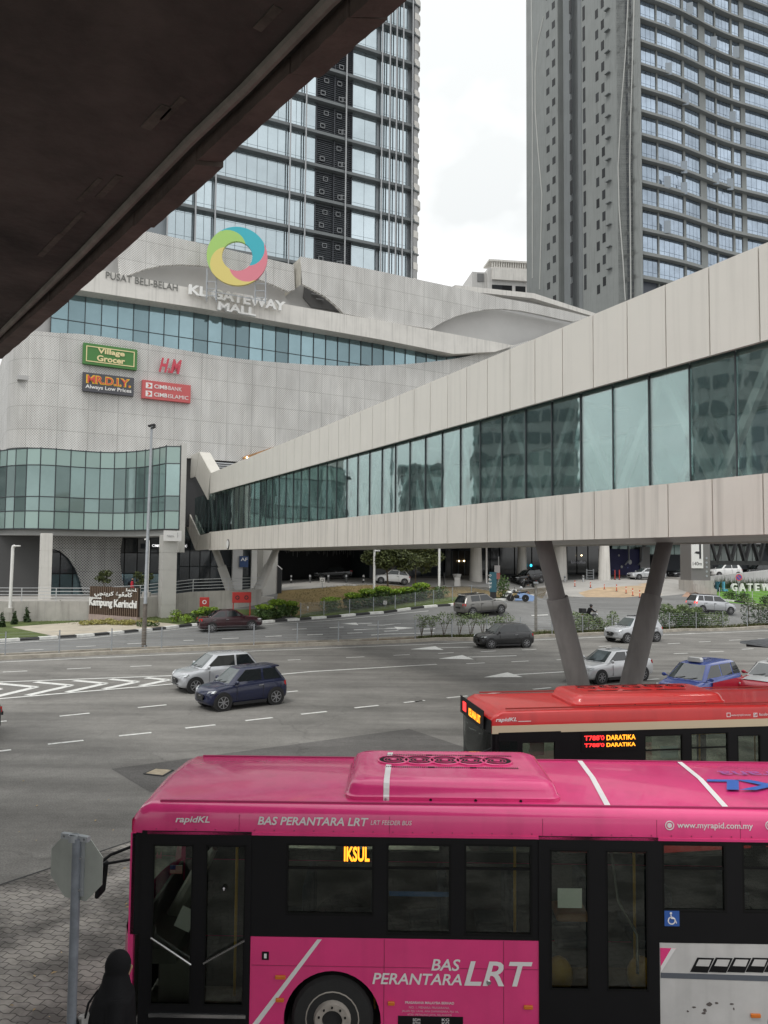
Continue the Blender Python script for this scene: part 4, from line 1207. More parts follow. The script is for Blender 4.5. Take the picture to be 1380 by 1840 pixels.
# window front, waving in plan
rp = lambda px, py, y=0.0: TR.p(px, py, y)
rf = 3.80
zr0 = rp(1156, 115)[1]
def wave(x): return -.30 * sin((x - 1.5) / 12.5 * pi) * (0.35 + .65 * min(1, x / 6)) + .6
grp = [(1156, 1180, 3), (1183, 1226, 5), (1231, 1259, 4), (1272, 1290, 3), (1293, 1318, 4), (1322, 1334, 2), (1342, 1392, 6)]
gx = [(rp(a, 130)[0], rp(b, 130)[0], n) for a, b, n in grp]
xe = gx[-1][1] + 8
nn = 60
for k in range(-12, 6):
    z = zr0 + k * rf
    mb = MB()
    pl = [(x, wave(x) - .95) for x in [xe * i / nn for i in range(nn + 1)]] + [(xe, 4), (0, 4)]
    mb.prism(pl, z - .52, z - .30, 'xy')
    mb.build('balcony_ledge', mat('balcony slab', (.24, .25, .245), .8), at2)
    pl = [(x, wave(x) - .55) for x in [xe * i / nn for i in range(nn + 1)]] + [(xe, 4), (0, 4)]
    MB().prism(pl, z - .3, z + .22, 'xy').build('spandrel', M_tgrey, at2)
    if k < -9: continue
    for a, b, n in gx:
        mb = MB(); w_ = (b - a) / n
        for i in range(n):
            xa, xb = a + i * w_ + .03, a + (i + 1) * w_ - .03
            p, q = Vector((xa, wave(xa) - .1)), Vector((xb, wave(xb) - .1))
            mb.wall([tuple(p), tuple(q)], z + .26, z + 1.0, t=.05).wall([tuple(p), tuple(q)], z + 1.05, z + rf - .62, t=.05)
        mb.build('window', M_rglass, at2)
pl = [(x, wave(x) + .0) for x in [xe * i / nn for i in range(nn + 1)]] + [(xe, 4), (0, 4)]
MB().prism(pl, 4, zr0 + 6 * rf, 'xy').build('frame_wall', mat('window frame wall', (.06, .07, .09), .5), at2)
mb = MB()
for (a, b, _), (c, d, _) in zip(gx, gx[1:]):
    pl = [(b + .05, wave(b) - .25), (c - .05, wave(c) - .25), (c - .05, wave(c) + .5), (b + .05, wave(b) + .5)]
    mb.prism(pl, 4, zr0 + 6 * rf, 'xy')
mb.box(.0, .3, wave(0) - .35, 1.5, 4, zr0 + 6 * rf)
mb.build('pier', M_tgrey, at2)
for px, py in ((1241, 14), (1209, 39), (1240, 55), (1288, 72), (1328, 90), (1202, 123), (1233, 177), (1322, 207), (1230, 300), (1200, 327), (1230, 338), (1292, 318), (1200, 407), (1318, 328)):
    p = rp(px, py, -.6)
    mb = MB().obox((p[0], wave(p[0]) - .85, p[1]), (1.0, .06, 2.0), Matrix.Rotation(R(-38 + rnd.uniform(-8, 8)), 3, 'Z'))
    mb.build('open_sash', mat('open sash', (.25, .29, .33), .3), at2)

# ------------------------------------------------------------------ pale flats far behind
cd = Frame(.155 * 205, 205.0, 8)
CP = cd.p
fl_ = frame_thing('apartment_block', 'distant white apartment block with a roof pergola between the two towers', 'building', cd)
a, b = CP(877, 490)[0], CP(1010, 490)[0]; zr = CP(900, 482)[1]
MB().box(a, b, 0, 14, 0, zr).box(CP(851, 500)[0], a - .02, 1.5, 12, 0, CP(862, 485)[1]).box(CP(822, 510)[0], CP(851, 500)[0] - .02, 3, 12, 0, CP(835, 512)[1]).build('wall', mat('cream render', (.55, .54, .52), .85, streak=.15), fl_)
MB().box(a + 1, b, -.7, 0, zr - 3.4, zr - .2).box(a + .5, b, -.9, 0, zr - 8.2, zr - 7.4).box(a + .5, b, -.9, 0, zr - 12, zr - 11.2).build('balcony_band', M_fascia, fl_)
for r_ in range(3):
    for px in (893, 911, 935):
        p = CP(px, 499); z = zr - 6.4 - r_ * 3.7
        MB().box(p[0] - 1.4, p[0] + 1.4, -.1, .1, z, z + 1.7).build('window', M_wdark, fl_)
MB().box(CP(860, 490)[0], CP(868, 490)[0] + .6, 1.3, 1.45, CP(862, 502)[1], CP(862, 488)[1]).build('window', mat('grey recess', (.18, .18, .18)), fl_)
z2, z3 = zr, CP(900, 466)[1]
mb = MB().box(a + .3, b, .2, 6, z3 - .5, z3)
for i in range(30):
    x = a + 1.2 + i * (b - a - 1.2) / 30; mb.box(x, x + .22, .4, .7, z2, z3 - .5)
mb.box(a + 1, b, .4, .7, z2 + .1, z2 + .4)
mb.build('pergola', M_fascia, fl_)

# ------------------------------------------------------------------ unseen blocks added out to the left for the footbridge glass to mirror
for (x, y, w_, d_, h_, deg, lb) in ((-92, 77, 8.5, 8, 75, 64, 'unseen dark banded slab added to be mirrored in the middle of the footbridge glass'), (-118, 118, 4.6, 5, 27, 55, 'unseen low far block added to be mirrored in the footbridge glass above the far road'), (-86, 40, 6.5, 8, 60, 75, 'unseen near block added to be mirrored in the right end of the footbridge glass')):
    o = thing('unseen_block', lb, 'building', (x, y, 0), R(deg))
    MB().box(-w_, w_, -d_, d_, 0, h_).build('wall', mat('far block wall', (.40, .42, .42), .8), o)
    mb = MB()
    for k in range(int(h_ / 3.6)): mb.box(-w_ - .1, w_ + .1, -d_ - .1, d_ + .1, 3 + k * 3.6, 4.9 + k * 3.6)
    for x in range(-3, 4): MB().box(x * w_ / 3.2 - .25, x * w_ / 3.2 + .25, -d_ - .25, d_ + .25, 0, h_).box(-w_ - .25, w_ + .25, x * d_ / 3.2 - .25, x * d_ / 3.2 + .25, 0, h_ - .2).build('pier', MATS['far block wall'], o)
    mb.build('window_band', mat('far block glass', (.10, .13, .14), .2), o)
# ------------------------------------------------------------------ covered footbridge
BF = Frame(.5 * 17.5, 17.5, -64.1)
bp_ = BF.p
BW = 7.4
M_clad = mat('cream cladding panel', (.64, .62, .565), .45, metal=.0, var=.04, scale=.5, streak=.10)
M_cladlow = mat('stained cladding panel', (.62, .585, .53), .5, var=.06, scale=.6, streak=.27)
M_bglass = see_through('footbridge glass', (.86, .91, .90), (.80, .91, .90), .11, wave=.016)
M_truss = mat('white truss steel', (.66, .68, .66), .5)
M_pier = mat('pier paint', (.16, .145, .14), .7, var=.15, scale=.8, streak=.2)
br = frame_thing('footbridge', 'long cream clad covered footbridge with a green glass ribbon crossing the road', 'footbridge', BF)
xR = 7.0
def zat(l, x):                     # height of a straight edge through two photo points
    (xa, za), (xb, zb_) = bp_(*l[0]), bp_(*l[1]); return za + (zb_ - za) * (x - xa) / (xb - xa)
U1, U0 = ((1380, 435), (500, 800)), ((1380, 610), (500, 853))
L1, L0 = ((1380, 850), (500, 943)), ((1380, 960), (500, 985))
xv = bp_(378, 850)[0]
PWD = 1.42
def fascia(name, top, bot, m, y0, y1):
    mb = MB(); x = xR
    while x > xv + .02:
        x2 = max(xv, x - PWD)
        a, b = x2 + .018, x - .018
        mb.prism([(a, zat(bot, a)), (b, zat(bot, b)), (b, zat(top, b)), (a, zat(top, a))], y0, y1); x = x2
    mb.build(name, m, br)
fascia('upper_fascia', U1, U0, M_clad, 0, .12)
fascia('lower_fascia', L1, L0, M_cladlow, 0, .12)
def quad(pts, y0, y1, name, m): MB().prism([bp_(*p) for p in pts], y0, y1).build(name, m, br)
# folded far end
for name, m, P in (('upper_fascia', M_clad, [[(378, 851), (358, 812), (351, 856), (373, 898)], [(357.5, 812), (328, 824), (327.6, 865), (350.5, 856)]]), ('lower_fascia', M_cladlow, [[(358, 962), (337, 917), (333, 942), (351, 989)], [(336.5, 917), (324, 921), (324, 943), (332.5, 942)], [(379, 957), (358.4, 962), (351.4, 989), (379, 987)]])):
    mb = MB()
    for q in P: mb.prism([bp_(*p) for p in q], 0, .12)
    mb.build(name, m, br)
mb = MB()
for y in (0, BW - .12):
    mb.prism([(xv, zat(U0, xv) + .04), (xR, zat(U0, xR) + .04), (xR, zat(U1, xR) - .05), (xv, zat(U1, xv) - .05)], y + .125, y + .2)
    mb.prism([(xv, zat(L0, xv) + .04), (xR, zat(L0, xR) + .04), (xR, zat(L1, xR) - .05), (xv, zat(L1, xv) - .05)], y + .125, y + .2)
mb.build('panel_backing', M_mull, br)
mb = MB()
for a, b in ((U1, U0), (L1, L0)): mb.prism([(xv, zat(b, xv)), (xR, zat(b, xR)), (xR, zat(a, xR)), (xv, zat(a, xv))], BW, BW + .1)
mb.build('rear_fascia', M_clad, br)
# fold caps seen from the side
qa, qb = bp_(358, 812), bp_(380, 851)
MB().add([(qa[0], 0, qa[1]), (qb[0], 0, qb[1]), (qb[0] + .0, 1.0, qb[1]), (qa[0] + .0, 1.0, qa[1])], [(0, 1, 2, 3)]).build('fold_cap', M_clad, br)
# floor, roof, soffit slats
def slab(line, dz0, dz1, y0, y1, name, m):
    z = lambda x: zat(line, x)
    MB().add([(xv - 1, y0, z(xv) + dz0), (xR, y0, z(xR) + dz0), (xR, y1, z(xR) + dz0), (xv - 1, y1, z(xv) + dz0), (xv - 1, y0, z(xv) + dz1), (xR, y0, z(xR) + dz1), (xR, y1, z(xR) + dz1), (xv - 1, y1, z(xv) + dz1)],
             [(3, 2, 1, 0), (4, 5, 6, 7), (0, 1, 5, 4), (1, 2, 6, 5), (2, 3, 7, 6), (3, 0, 4, 7)]).build(name, m, br)
slab(U1, -.6, -.3, .25, BW - .1, 'roof', M_alu)
slab(U0, .12, .3, .25, BW - .1, 'ceiling', mat('bridge ceiling', (.48, .49, .48), .7))
slab(L1, -.5, -.25, .25, BW - .1, 'floor', mat('bridge floor', (.34, .34, .34), .7))
slab(L0, .28, .34, .2, BW - .1, 'soffit', mat('bridge soffit', (.20, .19, .18), .7))
M_slat = mat('soffit slat', (.50, .47, .44), .35, metal=.35, var=.15, scale=1.5)
for i in range(22):
    y = .25 + i * .325
    z = lambda x: zat(L0, x) + .06
    a, b = xv, xR
    MB().add([(a, y, z(a)), (b, y, z(b)), (b, y + .2, z(b)), (a, y + .2, z(a)), (a, y, z(a) + .12), (b, y, z(b) + .12), (b, y + .2, z(b) + .12), (a, y + .2, z(a) + .12)],
             [(3, 2, 1, 0), (4, 5, 6, 7), (0, 1, 5, 4), (1, 2, 6, 5), (2, 3, 7, 6), (3, 0, 4, 7)]).build('soffit_slat', M_slat, br)
# glass ribbon, its mullions, and the trusses behind it
x = xR + .5
xl = bp_(345, 900)[0]
while x > xl:
    x2 = max(xl, x - PWD); a, b = x2 + .02, x - .02
    if b - a > .1:
        MB().prism([(a, zat(L1, a) - .05), (b, zat(L1, b) - .05), (b, zat(U0, b) + .1), (a, zat(U0, a) + .1)], .30, .32).build('glass_pane', M_bglass, br)
        MB().prism([(x2 - .02, zat(L1, x2)), (x2 + .02, zat(L1, x2)), (x2 + .02, zat(U0, x2)), (x2 - .02, zat(U0, x2))], .27, .34).build('mullion', M_mull, br)
    x = x2
MB().prism([(xv, zat(L1, xv)), (xR, zat(L1, xR)), (xR, zat(U0, xR)), (xv, zat(U0, xv))], BW - .3, BW - .28).build('rear_glazing', see_through('rear glass', (.80, .88, .86), (.6, .7, .68), .05), br)
per = 3.6
for y in (.75, BW - .8):
    x = xR
    mb = MB()
    while x > xv:
        za, zc = zat(L1, x) - .2, zat(U0, x) + .1
        mb.beam((x, y, zc), (x - per * .5, y, zat(L1, x) - .2), .2, .2); mb.beam((x - per * .5, y, zat(L1, x) - .2), (x - per, y, zat(U0, x - per) + .1), .2, .2)
        x -= per
    mb.build('truss', M_truss, br)
mb = MB()
for k in range(7):
    x = xR - 3 - k * 6; mb.box(x, x + .05, 1.5, 3.5, zat(U0, x) - .05, zat(U0, x) + .1)
mb.build('ceiling_batten', M_white, br)
# V shaped piers across the bridge
def vpier(pxl, pyl, pxr, pyr, topw, s, mp, ms):
    x = bp_(pxl, pyl, .7)[0]
    zt_ = zat(L0, x) + .3
    for y0, y1 in ((.8, 2.85), (BW - .8, BW - 3.1)):
        g_ = BF.w(x, y1, 0); zg = TZ(g_.x, g_.y)
        P, Q = Vector((x, y0, zt_)), Vector((x, y1, zg - .1))
        o = MB().cyl(P, P.lerp(Q, .55), topw / 2, n=20).build('pier_leg', mp, br, smooth=40)
        MB().cyl(P.lerp(Q, s), Q, topw / 2 * 1.29, topw / 2 * 1.33, n=20).build('pier_sleeve', ms, o, smooth=40)
vpier(968, 975, 1205, 985, .58, .33, M_pier, mat('pier sleeve', (.20, .185, .178), .7, var=.15, scale=.8, streak=.2))  # near pier: darker copy, the shade under the bridge put into its colour
vpier(383, 990, 485, 990, .62, .33, mat('lit pier paint', (.45, .44, .42), .7, var=.08, scale=.8), mat('lit pier sleeve', (.52, .51, .49), .7, var=.08, scale=.8))  # far pier: same paint in a paler copy, its brighter light put into the colour
# oval height sign
p = bp_(410, 978); MB().lathe([(.01, -.05), (.40, -.05), (.40, 0)], (p[0], 0, p[1]), 20, axis='y').build('oval_border', M_black, br)
MB().lathe([(.01, -.07), (.33, -.07), (.33, -.051)], (p[0], 0, p[1]), 20, axis='y').build('oval_disc', M_white, br)

# ------------------------------------------------------------------ concrete deck overhead
M_soff = mat('dark soffit concrete', (.078, .066, .059), .95, var=.6, scale=.8, bump=.35, bscale=9)  # dark brown concrete, mottled by noise
M_lip = mat('wet brown concrete', (.115, .088, .075), .8, var=.45, scale=1.6, bump=.4, bscale=7)
M_bead = mat('pale drip bead', (.26, .24, .21), .8, var=.3, scale=3)
ZD = 9.2
def dk(px, py, z=ZD): p = gz(px, py, z); return (p.x, p.y)
outer = [(860, -118), (690, 36), (565, 146), (397, 299), (272, 410), (120, 545), (0, 648), (-110, 742)]
innr = [(770, -108), (625, 36), (520, 140), (352, 296), (240, 408), (88, 545), (-30, 648), (-140, 742)]
vi = thing('overhead_deck', 'dark concrete deck with a crumbling brown edge filling the top left', 'bridge deck', (0, 0, 0))
edge = [dk(*p) for p in innr]
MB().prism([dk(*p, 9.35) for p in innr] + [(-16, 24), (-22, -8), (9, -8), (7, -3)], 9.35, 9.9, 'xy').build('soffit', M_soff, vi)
for i in range(len(outer) - 1):
    a, b, c, d = dk(*innr[i]), dk(*innr[i + 1]), dk(*outer[i + 1]), dk(*outer[i])
    k = (i % 2) * .022
    a_, b_ = Vector(a), Vector(b); n = (b_ - a_).normalized(); nrm = Vector((n.y, -n.x)); nrm = nrm if nrm.dot(Vector(d) - a_) > 0 else -nrm
    N = 14; inn = [a_.lerp(b_ - n * .03, j / N) + nrm * rnd.uniform(-.006, .006) for j in range(N + 1)]
    out = [Vector(d).lerp(Vector(c) - n * .03, j / N) + nrm * (k + rnd.uniform(-.006, .006)) for j in range(N + 1)]
    MB().prism([tuple(p) for p in inn] + [tuple(p) for p in out[::-1]], ZD + (i % 3) * .015, 10.3, 'xy').build('edge_beam', M_lip, vi)
rib = [(700, -96), (595, 0), (440, 160), (345, 250), (145, 457), (0, 600), (-120, 715)]
MB().tube([Vector((*dk(*p, 9.33), 9.335)) for p in rib], .045, 8).build('drip_bead', M_bead, vi)
mb = MB()
for px, py, w_ in ((300, 190, .4), (330, 175, .25), (215, 315, .3), (180, 320, .2), (110, 420, .3), (500, 12, .3), (150, 380, .22)):
    p = dk(px, py, 9.35); q = dk(px - 38, py + 40, 9.35)
    MB().prism(strip([p, q], w_ * .22)[0], 9.342, 9.352, 'xy').build('cement_smear', mat('cement smear', (.10, .09, .075), .95, var=.6, scale=5), vi)
# ------------------------------------------------------------------ city buses
M_tyre = mat('tyre rubber', (.018, .018, .018), .85, var=.2, scale=6)
M_rim = mat('bus rim', (.33, .30, .265), .75, metal=.1, var=.35, scale=5)
M_busblk = mat('bus black trim', (.006, .006, .007), .5, spec=.22, var=.2, scale=2)
M_cglass0 = mat('dark door glass', (.01, .012, .012), .06)
M_busglass = see_through('bus glass', (.76, .80, .75), (.9, .95, .95), .025)
M_rubber = mat('rubber seal', (.006, .006, .006), .6, spec=.15)
M_chrome = mat('chrome', (.55, .55, .55), .2, metal=.9)
M_pink = mat('pink bus paint', (.70, .045, .20), .26, coat=.5, var=.09, scale=1.4, streak=.10, bump=.04, bscale=1.3)
M_red_ = mat('red bus paint', (.50, .020, .020), .3, coat=.4, var=.10, scale=1.4, streak=.12, bump=.04, bscale=1.3)
M_cream = mat('cream bus stripe', (.56, .47, .33), .4)
M_decal = mat('white decal', (.72, .70, .70), .45, var=.06, scale=3)
M_seat = mat('seat fabric', (.03, .04, .06), .9)
M_yell = mat('yellow grab pole', (.50, .28, .02), .4)
M_int = mat('bus interior', (.11, .105, .10), .8)
M_led = mat('amber led', (.2, .08, .0), .5, emit=(1, .33, .02), estr=2.2)
M_ledr = mat('red led', (.2, .0, .0), .5, emit=(1, .03, .03), estr=2.2)
M_amber = mat('amber lens', (.60, .16, .02), .25)


def bus(name, label, fr, paint, Lb, W, ze, front_paint, spec):
    t = frame_thing(name, label, 'bus', fr)
    z_can, z_belt, z_sill = spec['can'], spec['belt'], .30
    B = lambda px, py, y=0.0: fr.p(px, py, y)
    ck = spec.get('crown', 1)
    # roof: one rounded tray from nose to tail
    def ring(x, dz=0.0, inset=0.0):
        w0, w1 = inset, W - inset
        return [(x, w0, z_can), (x, w0, ze - .06 + dz), (x, w0 + .02, ze - .01 + dz), (x, w0 + .07, ze + .03 * ck + dz), (x, w0 + .16, ze + .045 * ck + dz), (x, W / 2, ze + .09 * ck + dz), (x, w1 - .16, ze + .045 * ck + dz), (x, w1 - .07, ze + .03 * ck + dz), (x, w1 - .02, ze - .01 + dz), (x, w1, ze - .06 + dz), (x, w1, z_can)]
    MB().loft([ring(-.0, -.16, .05), ring(.08, -.06, .015), ring(.22, 0), ring(Lb - .3, 0), ring(Lb, -.1, .03)]).build('roof', paint, t, smooth=38)
    mb = MB()
    for y in (.13, W - .13): mb.box(.3, Lb - .4, y - .012, y + .012, ze + .035, ze + .06)
    mb.build('roof_gutter', mat(name + ' gutter', tuple(c * .55 for c in spec['col']), .5), t)
    # sides
    wins = spec['wins']; doors = spec['doors']
    def side(y0, y1, near):
        edges = sorted(wins + (doors if near else []))
        if not near:
            edges = [(.9 + 1.5 * k, .9 + 1.5 * k + 1.36, z_belt + .12, z_can - .12) for k in range(int((Lb - 1.5) / 1.5))]
        x = .02
        def band(*q): MB().box(*q).build('window_pillar', M_busblk, t)
        for a, b, c, d in edges:
            band(x, a, y0, y1, z_belt, z_can - .004)
            if d < z_can - .01: band(a, b, y0, y1, d, z_can - .004)
            if c > z_belt + .01: band(a, b, y0, y1, z_belt, c)
            x = b
        band(x, Lb, y0, y1, z_belt, z_can - .004)
        for e in edges:
            if e in doors and near: continue
            a, b, c, d = e; ym = (y0 + y1) / 2
            g = MB().box(a, b, ym - .004, ym + .004, c, d).build('window', M_busglass, t)
            if near or True:
                mb = MB()
                for p in ((a, a + .025, c, d), (b - .025, b, c, d), (a + .025, b - .025, c, c + .025), (a + .025, b - .025, d - .025, d)): mb.box(p[0], p[1], ym - .03, ym + .03, p[2], p[3])
                if b - a > .7: mb.box(a + .025, b - .025, ym - .012, ym + .012, d - .30, d - .275)
                mb.build('window_seal', M_rubber, g)
    side(0, .06, True); side(W - .06, W, False)
    # lower panels on the door side, cut round the wheel arches
    for a, b, m in spec['low']:
        pts = [(a, z_sill), (a, z_belt - .004), (b, z_belt - .004), (b, z_sill)]
        for wx in spec['wheels']:
            if a < wx < b:
                r_ = .56; zc = .47
                arc = [(wx + r_ * cos(R(q)), max(z_sill, zc + r_ * sin(R(q)))) for q in range(-18, 199, 9)]
                pts = [(a, z_sill), (a, z_belt - .004), (b, z_belt - .004), (b, z_sill)] + arc
        MB().prism(pts, 0.0, .05).build('side_panel', m, t)
        for wx in spec['wheels']:
            if a < wx < b:
                mb = MB(); N = 16
                mb.wall([(0, 0)] * 2, 0, 0) if False else None
                rr = [[(wx + .56 * cos(R(q)), y, max(z_sill, .47 + .56 * sin(R(q)))) for q in range(-18, 199, 9)] for y in (.05, .55)]
                mb.loft(rr, cap=False, closed=False); mb.add([(p[0], .55, p[2]) for p in rr[1]], [tuple(range(len(rr[1])))])
                mb.build('wheel_arch', M_busblk, t)
    MB().box(.02, Lb, W - .05, W, z_sill, z_belt - .004).build('side_panel', paint, t)
    MB().box(.1, Lb - .1, .1, W - .1, .26, .34).build('floor', M_int, t)
    MB().box(Lb - .05, Lb + .0, .03, W - .03, z_sill, z_can).build('rear_wall', paint, t)
    MB().box(.06, Lb - .1, W - .075, W - .055, .34, z_belt - .01).box(.0, .04, .12, W - .1, .34, z_belt - .02).build('inner_lining', M_int, t)
    # rounded front: bumper, windscreen, header
    def front(z0, z1, bulge0, bulge1, m, nm, ins=.0):
        n = 12; A, Bv = [], []
        for i in range(n + 1):
            y = ins + (W - 2 * ins) * i / n; k = 1 - (2 * i / n - 1) ** 4
            A.append((-bulge0 * k, y, z0)); Bv.append((-bulge1 * k, y, z1))
        return MB().add(A + Bv, [(i, i + 1, n + 2 + i, n + 1 + i)[::-1] for i in range(n)]).build(nm, m, t, smooth=50)
    front(.28, .95, .20, .19, front_paint, 'bumper'); front(.95, z_belt + .0, .19, .17, front_paint, 'front_panel')
    front(z_belt, z_can, .17, .07, M_busglass, 'windscreen', .06); front(z_can, ze - .14, .07, .02, M_busblk if spec.get('dark_front') else paint, 'front_header', .03)
    MB().box(.0, .06, .0, .07, z_sill, z_can).box(.0, .06, W - .07, W, z_sill, z_can).build('corner_post', front_paint, t)
    MB().box(-.1, .5, .25, W - .12, .95, 1.12).build('dashboard', M_int, t)
    # wheels
    for wx in spec['wheels']:
        for y, s_ in ((.03, 1), (W - .03, -1)):
            w_ = MB().lathe([(.30, y), (.44, y), (.475, y + s_ * .04), (.475, y + s_ * .25), (.42, y + s_ * .29)], (wx, 0, .475), 28, axis='y').build('wheel', M_tyre, t, smooth=40)
            MB().lathe([(.001, y + s_ * .03), (.115, y + s_ * .028), (.12, y - s_ * .045), (.195, y - s_ * .05), (.213, y - s_ * .01), (.222, y + s_ * .02), (.285, y + s_ * .03), (.30, y - s_ * .006), (.312, y - s_ * .002), (.315, y + s_ * .03)], (wx, 0, .475), 24, axis='y').build('rim', M_rim, w_, smooth=30)
            mb = MB()
            for k in range(10):
                a = 2 * pi * k / 10; mb.lathe([(.001, y + s_ * .018), (.026, y + s_ * .018), (.026, y + s_ * .05)], (wx + .255 * cos(a), 0, .475 + .255 * sin(a)), 8, axis='y')
            mb.build('rim_hole', M_rubber, w_)
            mb = MB()
            for k in range(10):
                a = 2 * pi * (k + .5) / 10; mb.lathe([(.001, y - s_ * .065), (.012, y - s_ * .065), (.012, y - s_ * .045)], (wx + .158 * cos(a), 0, .475 + .158 * sin(a)), 6, axis='y')
            mb.build('wheel_nut', M_rubber, w_)
    # air conditioner pod
    a, b = spec['pod']; y0, y1 = .24, W - .45; z0 = ze + .03 * ck; ph = spec['podh']
    def pr(z, ins, insx): 
        x0, x1 = a + insx, b - insx; q0, q1 = y0 + ins, y1 - ins * .6; r_ = .16; o = []
        for cx, cy, s_ in ((x1 - r_, q1 - r_, 0), (x0 + r_, q1 - r_, 90), (x0 + r_, q0 + r_, 180), (x1 - r_, q0 + r_, 270)):
            o += [(cx + r_ * cos(R(s_ + k * 18)), cy + r_ * sin(R(s_ + k * 18)), z) for k in range(6)]
        return o
    pod = MB().loft([pr(z0 - .02, 0, 0), pr(z0 + .06, 0, 0), pr(z0 + .075, .025, .03), pr(z0 + ph * .62, .04, .05), pr(z0 + ph * .86, .075, .085), pr(z0 + ph * .97, .14, .15), pr(z0 + ph, .26, .26)]).build('roof_unit', spec.get('podm', paint), t, smooth=50)
    n = spec.get('fans', 5); yc = (y0 + y1) / 2 + .16; zt_ = z0 + ph
    for k in range(n):
        xc = a + .62 + (b - a - 1.25) * k / (n - 1) - .03
        f_ = MB().lathe([(.215, zt_ - .01), (.215, zt_ + .016), (.19, zt_ + .02), (.19, zt_ - .01)], (xc, yc, 0), 20).build('fan', spec.get('podm', paint), pod)
        mb = MB()
        mb.lathe([(.001, zt_ + .012), (.195, zt_ + .012), (.195, zt_ - .01)], (xc, yc, 0), 18)
        gg = MB()
        for r_ in (.085, .125): gg.lathe([(r_ + .004, zt_ + .008), (r_ + .004, zt_ + .018), (r_ - .004, zt_ + .018), (r_ - .004, zt_ + .008)], (xc, yc, 0), 18)
        tag(gg.build('fan_guard', spec.get('podm', paint), pod), kind='stuff')
        mb.build('fan_grille', M_rubber, pod)
        MB().lathe([(.001, zt_ + .026), (.045, zt_ + .024), (.045, zt_ + .005)], (xc, yc, 0), 12).build('fan_hub', spec.get('podm', paint), pod)
    mb = MB()
    for yy in (yc - .30, yc + .30):
        for k in range(3):
            xa = a + .5 + k * (b - a - 1.0) / 3
            for j in range(26): mb.box(xa + j * .024, xa + j * .024 + .012, yy - .028, yy + .028, zt_ - .02, zt_ + .005)
    tag(mb.build('vent_slots', M_rubber, pod), kind='stuff')
    for k in range(4):
        xx = a + .5 + k * (b - a - 1.0) / 3; MB().lathe([(.001, y0 - .004), (.018, y0 - .004), (.018, y0 + .01)], (xx, 0, z0 + .03), 8, axis='y').build('pod_bolt', M_rubber, pod)
    # interior
    for x in spec['seats']:
        for y in (W - .95, W - .5):
            s_ = MB().box(x, x + .44, y - .2, y + .2, .75, .87).build('seat', M_seat, t, bevel=.03)
            MB().box(x + .38, x + .5, y - .2, y + .2, .85, 1.5).build('seat_back', M_seat, s_, bevel=.05)
    for x in spec['poles']: MB().cyl((x, .5, .34), (x, .5, z_can), .018, n=8).build('grab_pole', M_yell, t)
    MB().tube([(1.4, .7, z_can - .28), (Lb - 1, .7, z_can - .28)], .016, 6).build('grab_rail', M_yell, t)
    return t, B


PBF = Frame(-.3188 * 9.17, 9.17, -.8)
PB = PBF.p
pb = lambda px, py, y=0.0: PBF.p(px, py, y)
PW, PZ = 2.30, 2.84
zcan, zbelt = pb(700, 1503)[1], pb(700, 1686)[1]
def pw(px0, px1, py0, py1): return (pb(px0, 1600)[0], pb(px1, 1600)[0], pb((px0 + px1) / 2, py1)[1], pb((px0 + px1) / 2, py0)[1])
pdoors = [(pb(255, 1600)[0], pb(449, 1600)[0], zbelt, zcan + .02), (pb(969, 1600)[0], pb(1180, 1600)[0], zbelt, zcan + .02)]
pwins = [pw(513, 672, 1516, 1646), pw(694, 811, 1516, 1681), pw(834, 957, 1517, 1683), pw(1190, 1306, 1516, 1640), pw(1334, 1450, 1516, 1642), pw(1480, 1600, 1516, 1644)]
M_gpanel = mat('pale grey bus vinyl', (.50, .49, .48), .45, var=.12, scale=2, streak=.18)
pink, _ = bus('pink_bus', 'pink city feeder bus with white roof stripes, nearest in the foreground', PBF, M_pink, 10.6, PW, PZ, M_pink, dict(
    can=zcan, belt=zbelt, col=(.66, .045, .2), wins=pwins, doors=pdoors, wheels=[pb(597, 1805)[0], 7.9], low=[(pb(450, 1700)[0], pb(973, 1700)[0], M_pink), (pb(1185, 1700)[0], 10.5, M_gpanel)],
    pod=(pb(618, 1437, .25)[0], pb(1011, 1437, .25)[0]), podh=.235, seats=[1.5, 2.4, 3.3, 4.2, 5.2, 6.2, 7.2, 8.1], poles=[1.15, 2.85, 4.55, 6.0]))
# doors
def busdoor(dx, parent, leaves, ztop, zlow, zsill, deep=.05):
    d = MB()
    a, b = dx
    y0, y1 = -.012, .05
    gl = [(pb(p0, 1650)[0], pb(p1, 1650)[0]) for p0, p1 in leaves]
    x = a
    for g0, g1 in gl: d.box(x, g0, y0, y1, zsill, ztop + .03); d.box(g0, g1, y0, y1, ztop - .12, ztop + .03); d.box(g0, g1, y0, y1, zsill, zlow); x = g1
    d.box(x, b, y0, y1, zsill, ztop + .03)
    o = d.build('door', M_busblk, parent)
    for g0, g1 in gl:
        w_ = MB().box(g0, g1, .015, .022, zlow, ztop - .12).build('door_glass', M_busglass, o)
        mb = MB()
        for p in ((g0, g0 + .02, zlow, ztop - .12), (g1 - .02, g1, zlow, ztop - .12), (g0, g1, zlow, zlow + .02), (g0, g1, ztop - .14, ztop - .12)): mb.box(p[0], p[1], -.016, -.012, p[2], p[3])
        mb.build('glass_seal', M_rubber, o)
    return o, gl
d1, gl1 = busdoor((pb(252, 1650)[0], pb(450, 1650)[0]), pink, [(273, 346), (368, 441)], zcan, pb(350, 1806)[1], .28)
MB().tube([(gl1[0][0], -.03, pb(280, 1683)[1]), (gl1[0][1], -.03, pb(340, 1731)[1])], .012, 6).build('door_handrail', M_chrome, d1)
MB().tube([(gl1[1][0], -.03, pb(370, 1729)[1]), (gl1[1][1], -.03, pb(440, 1688)[1])], .012, 6).build('door_handrail', M_chrome, d1)
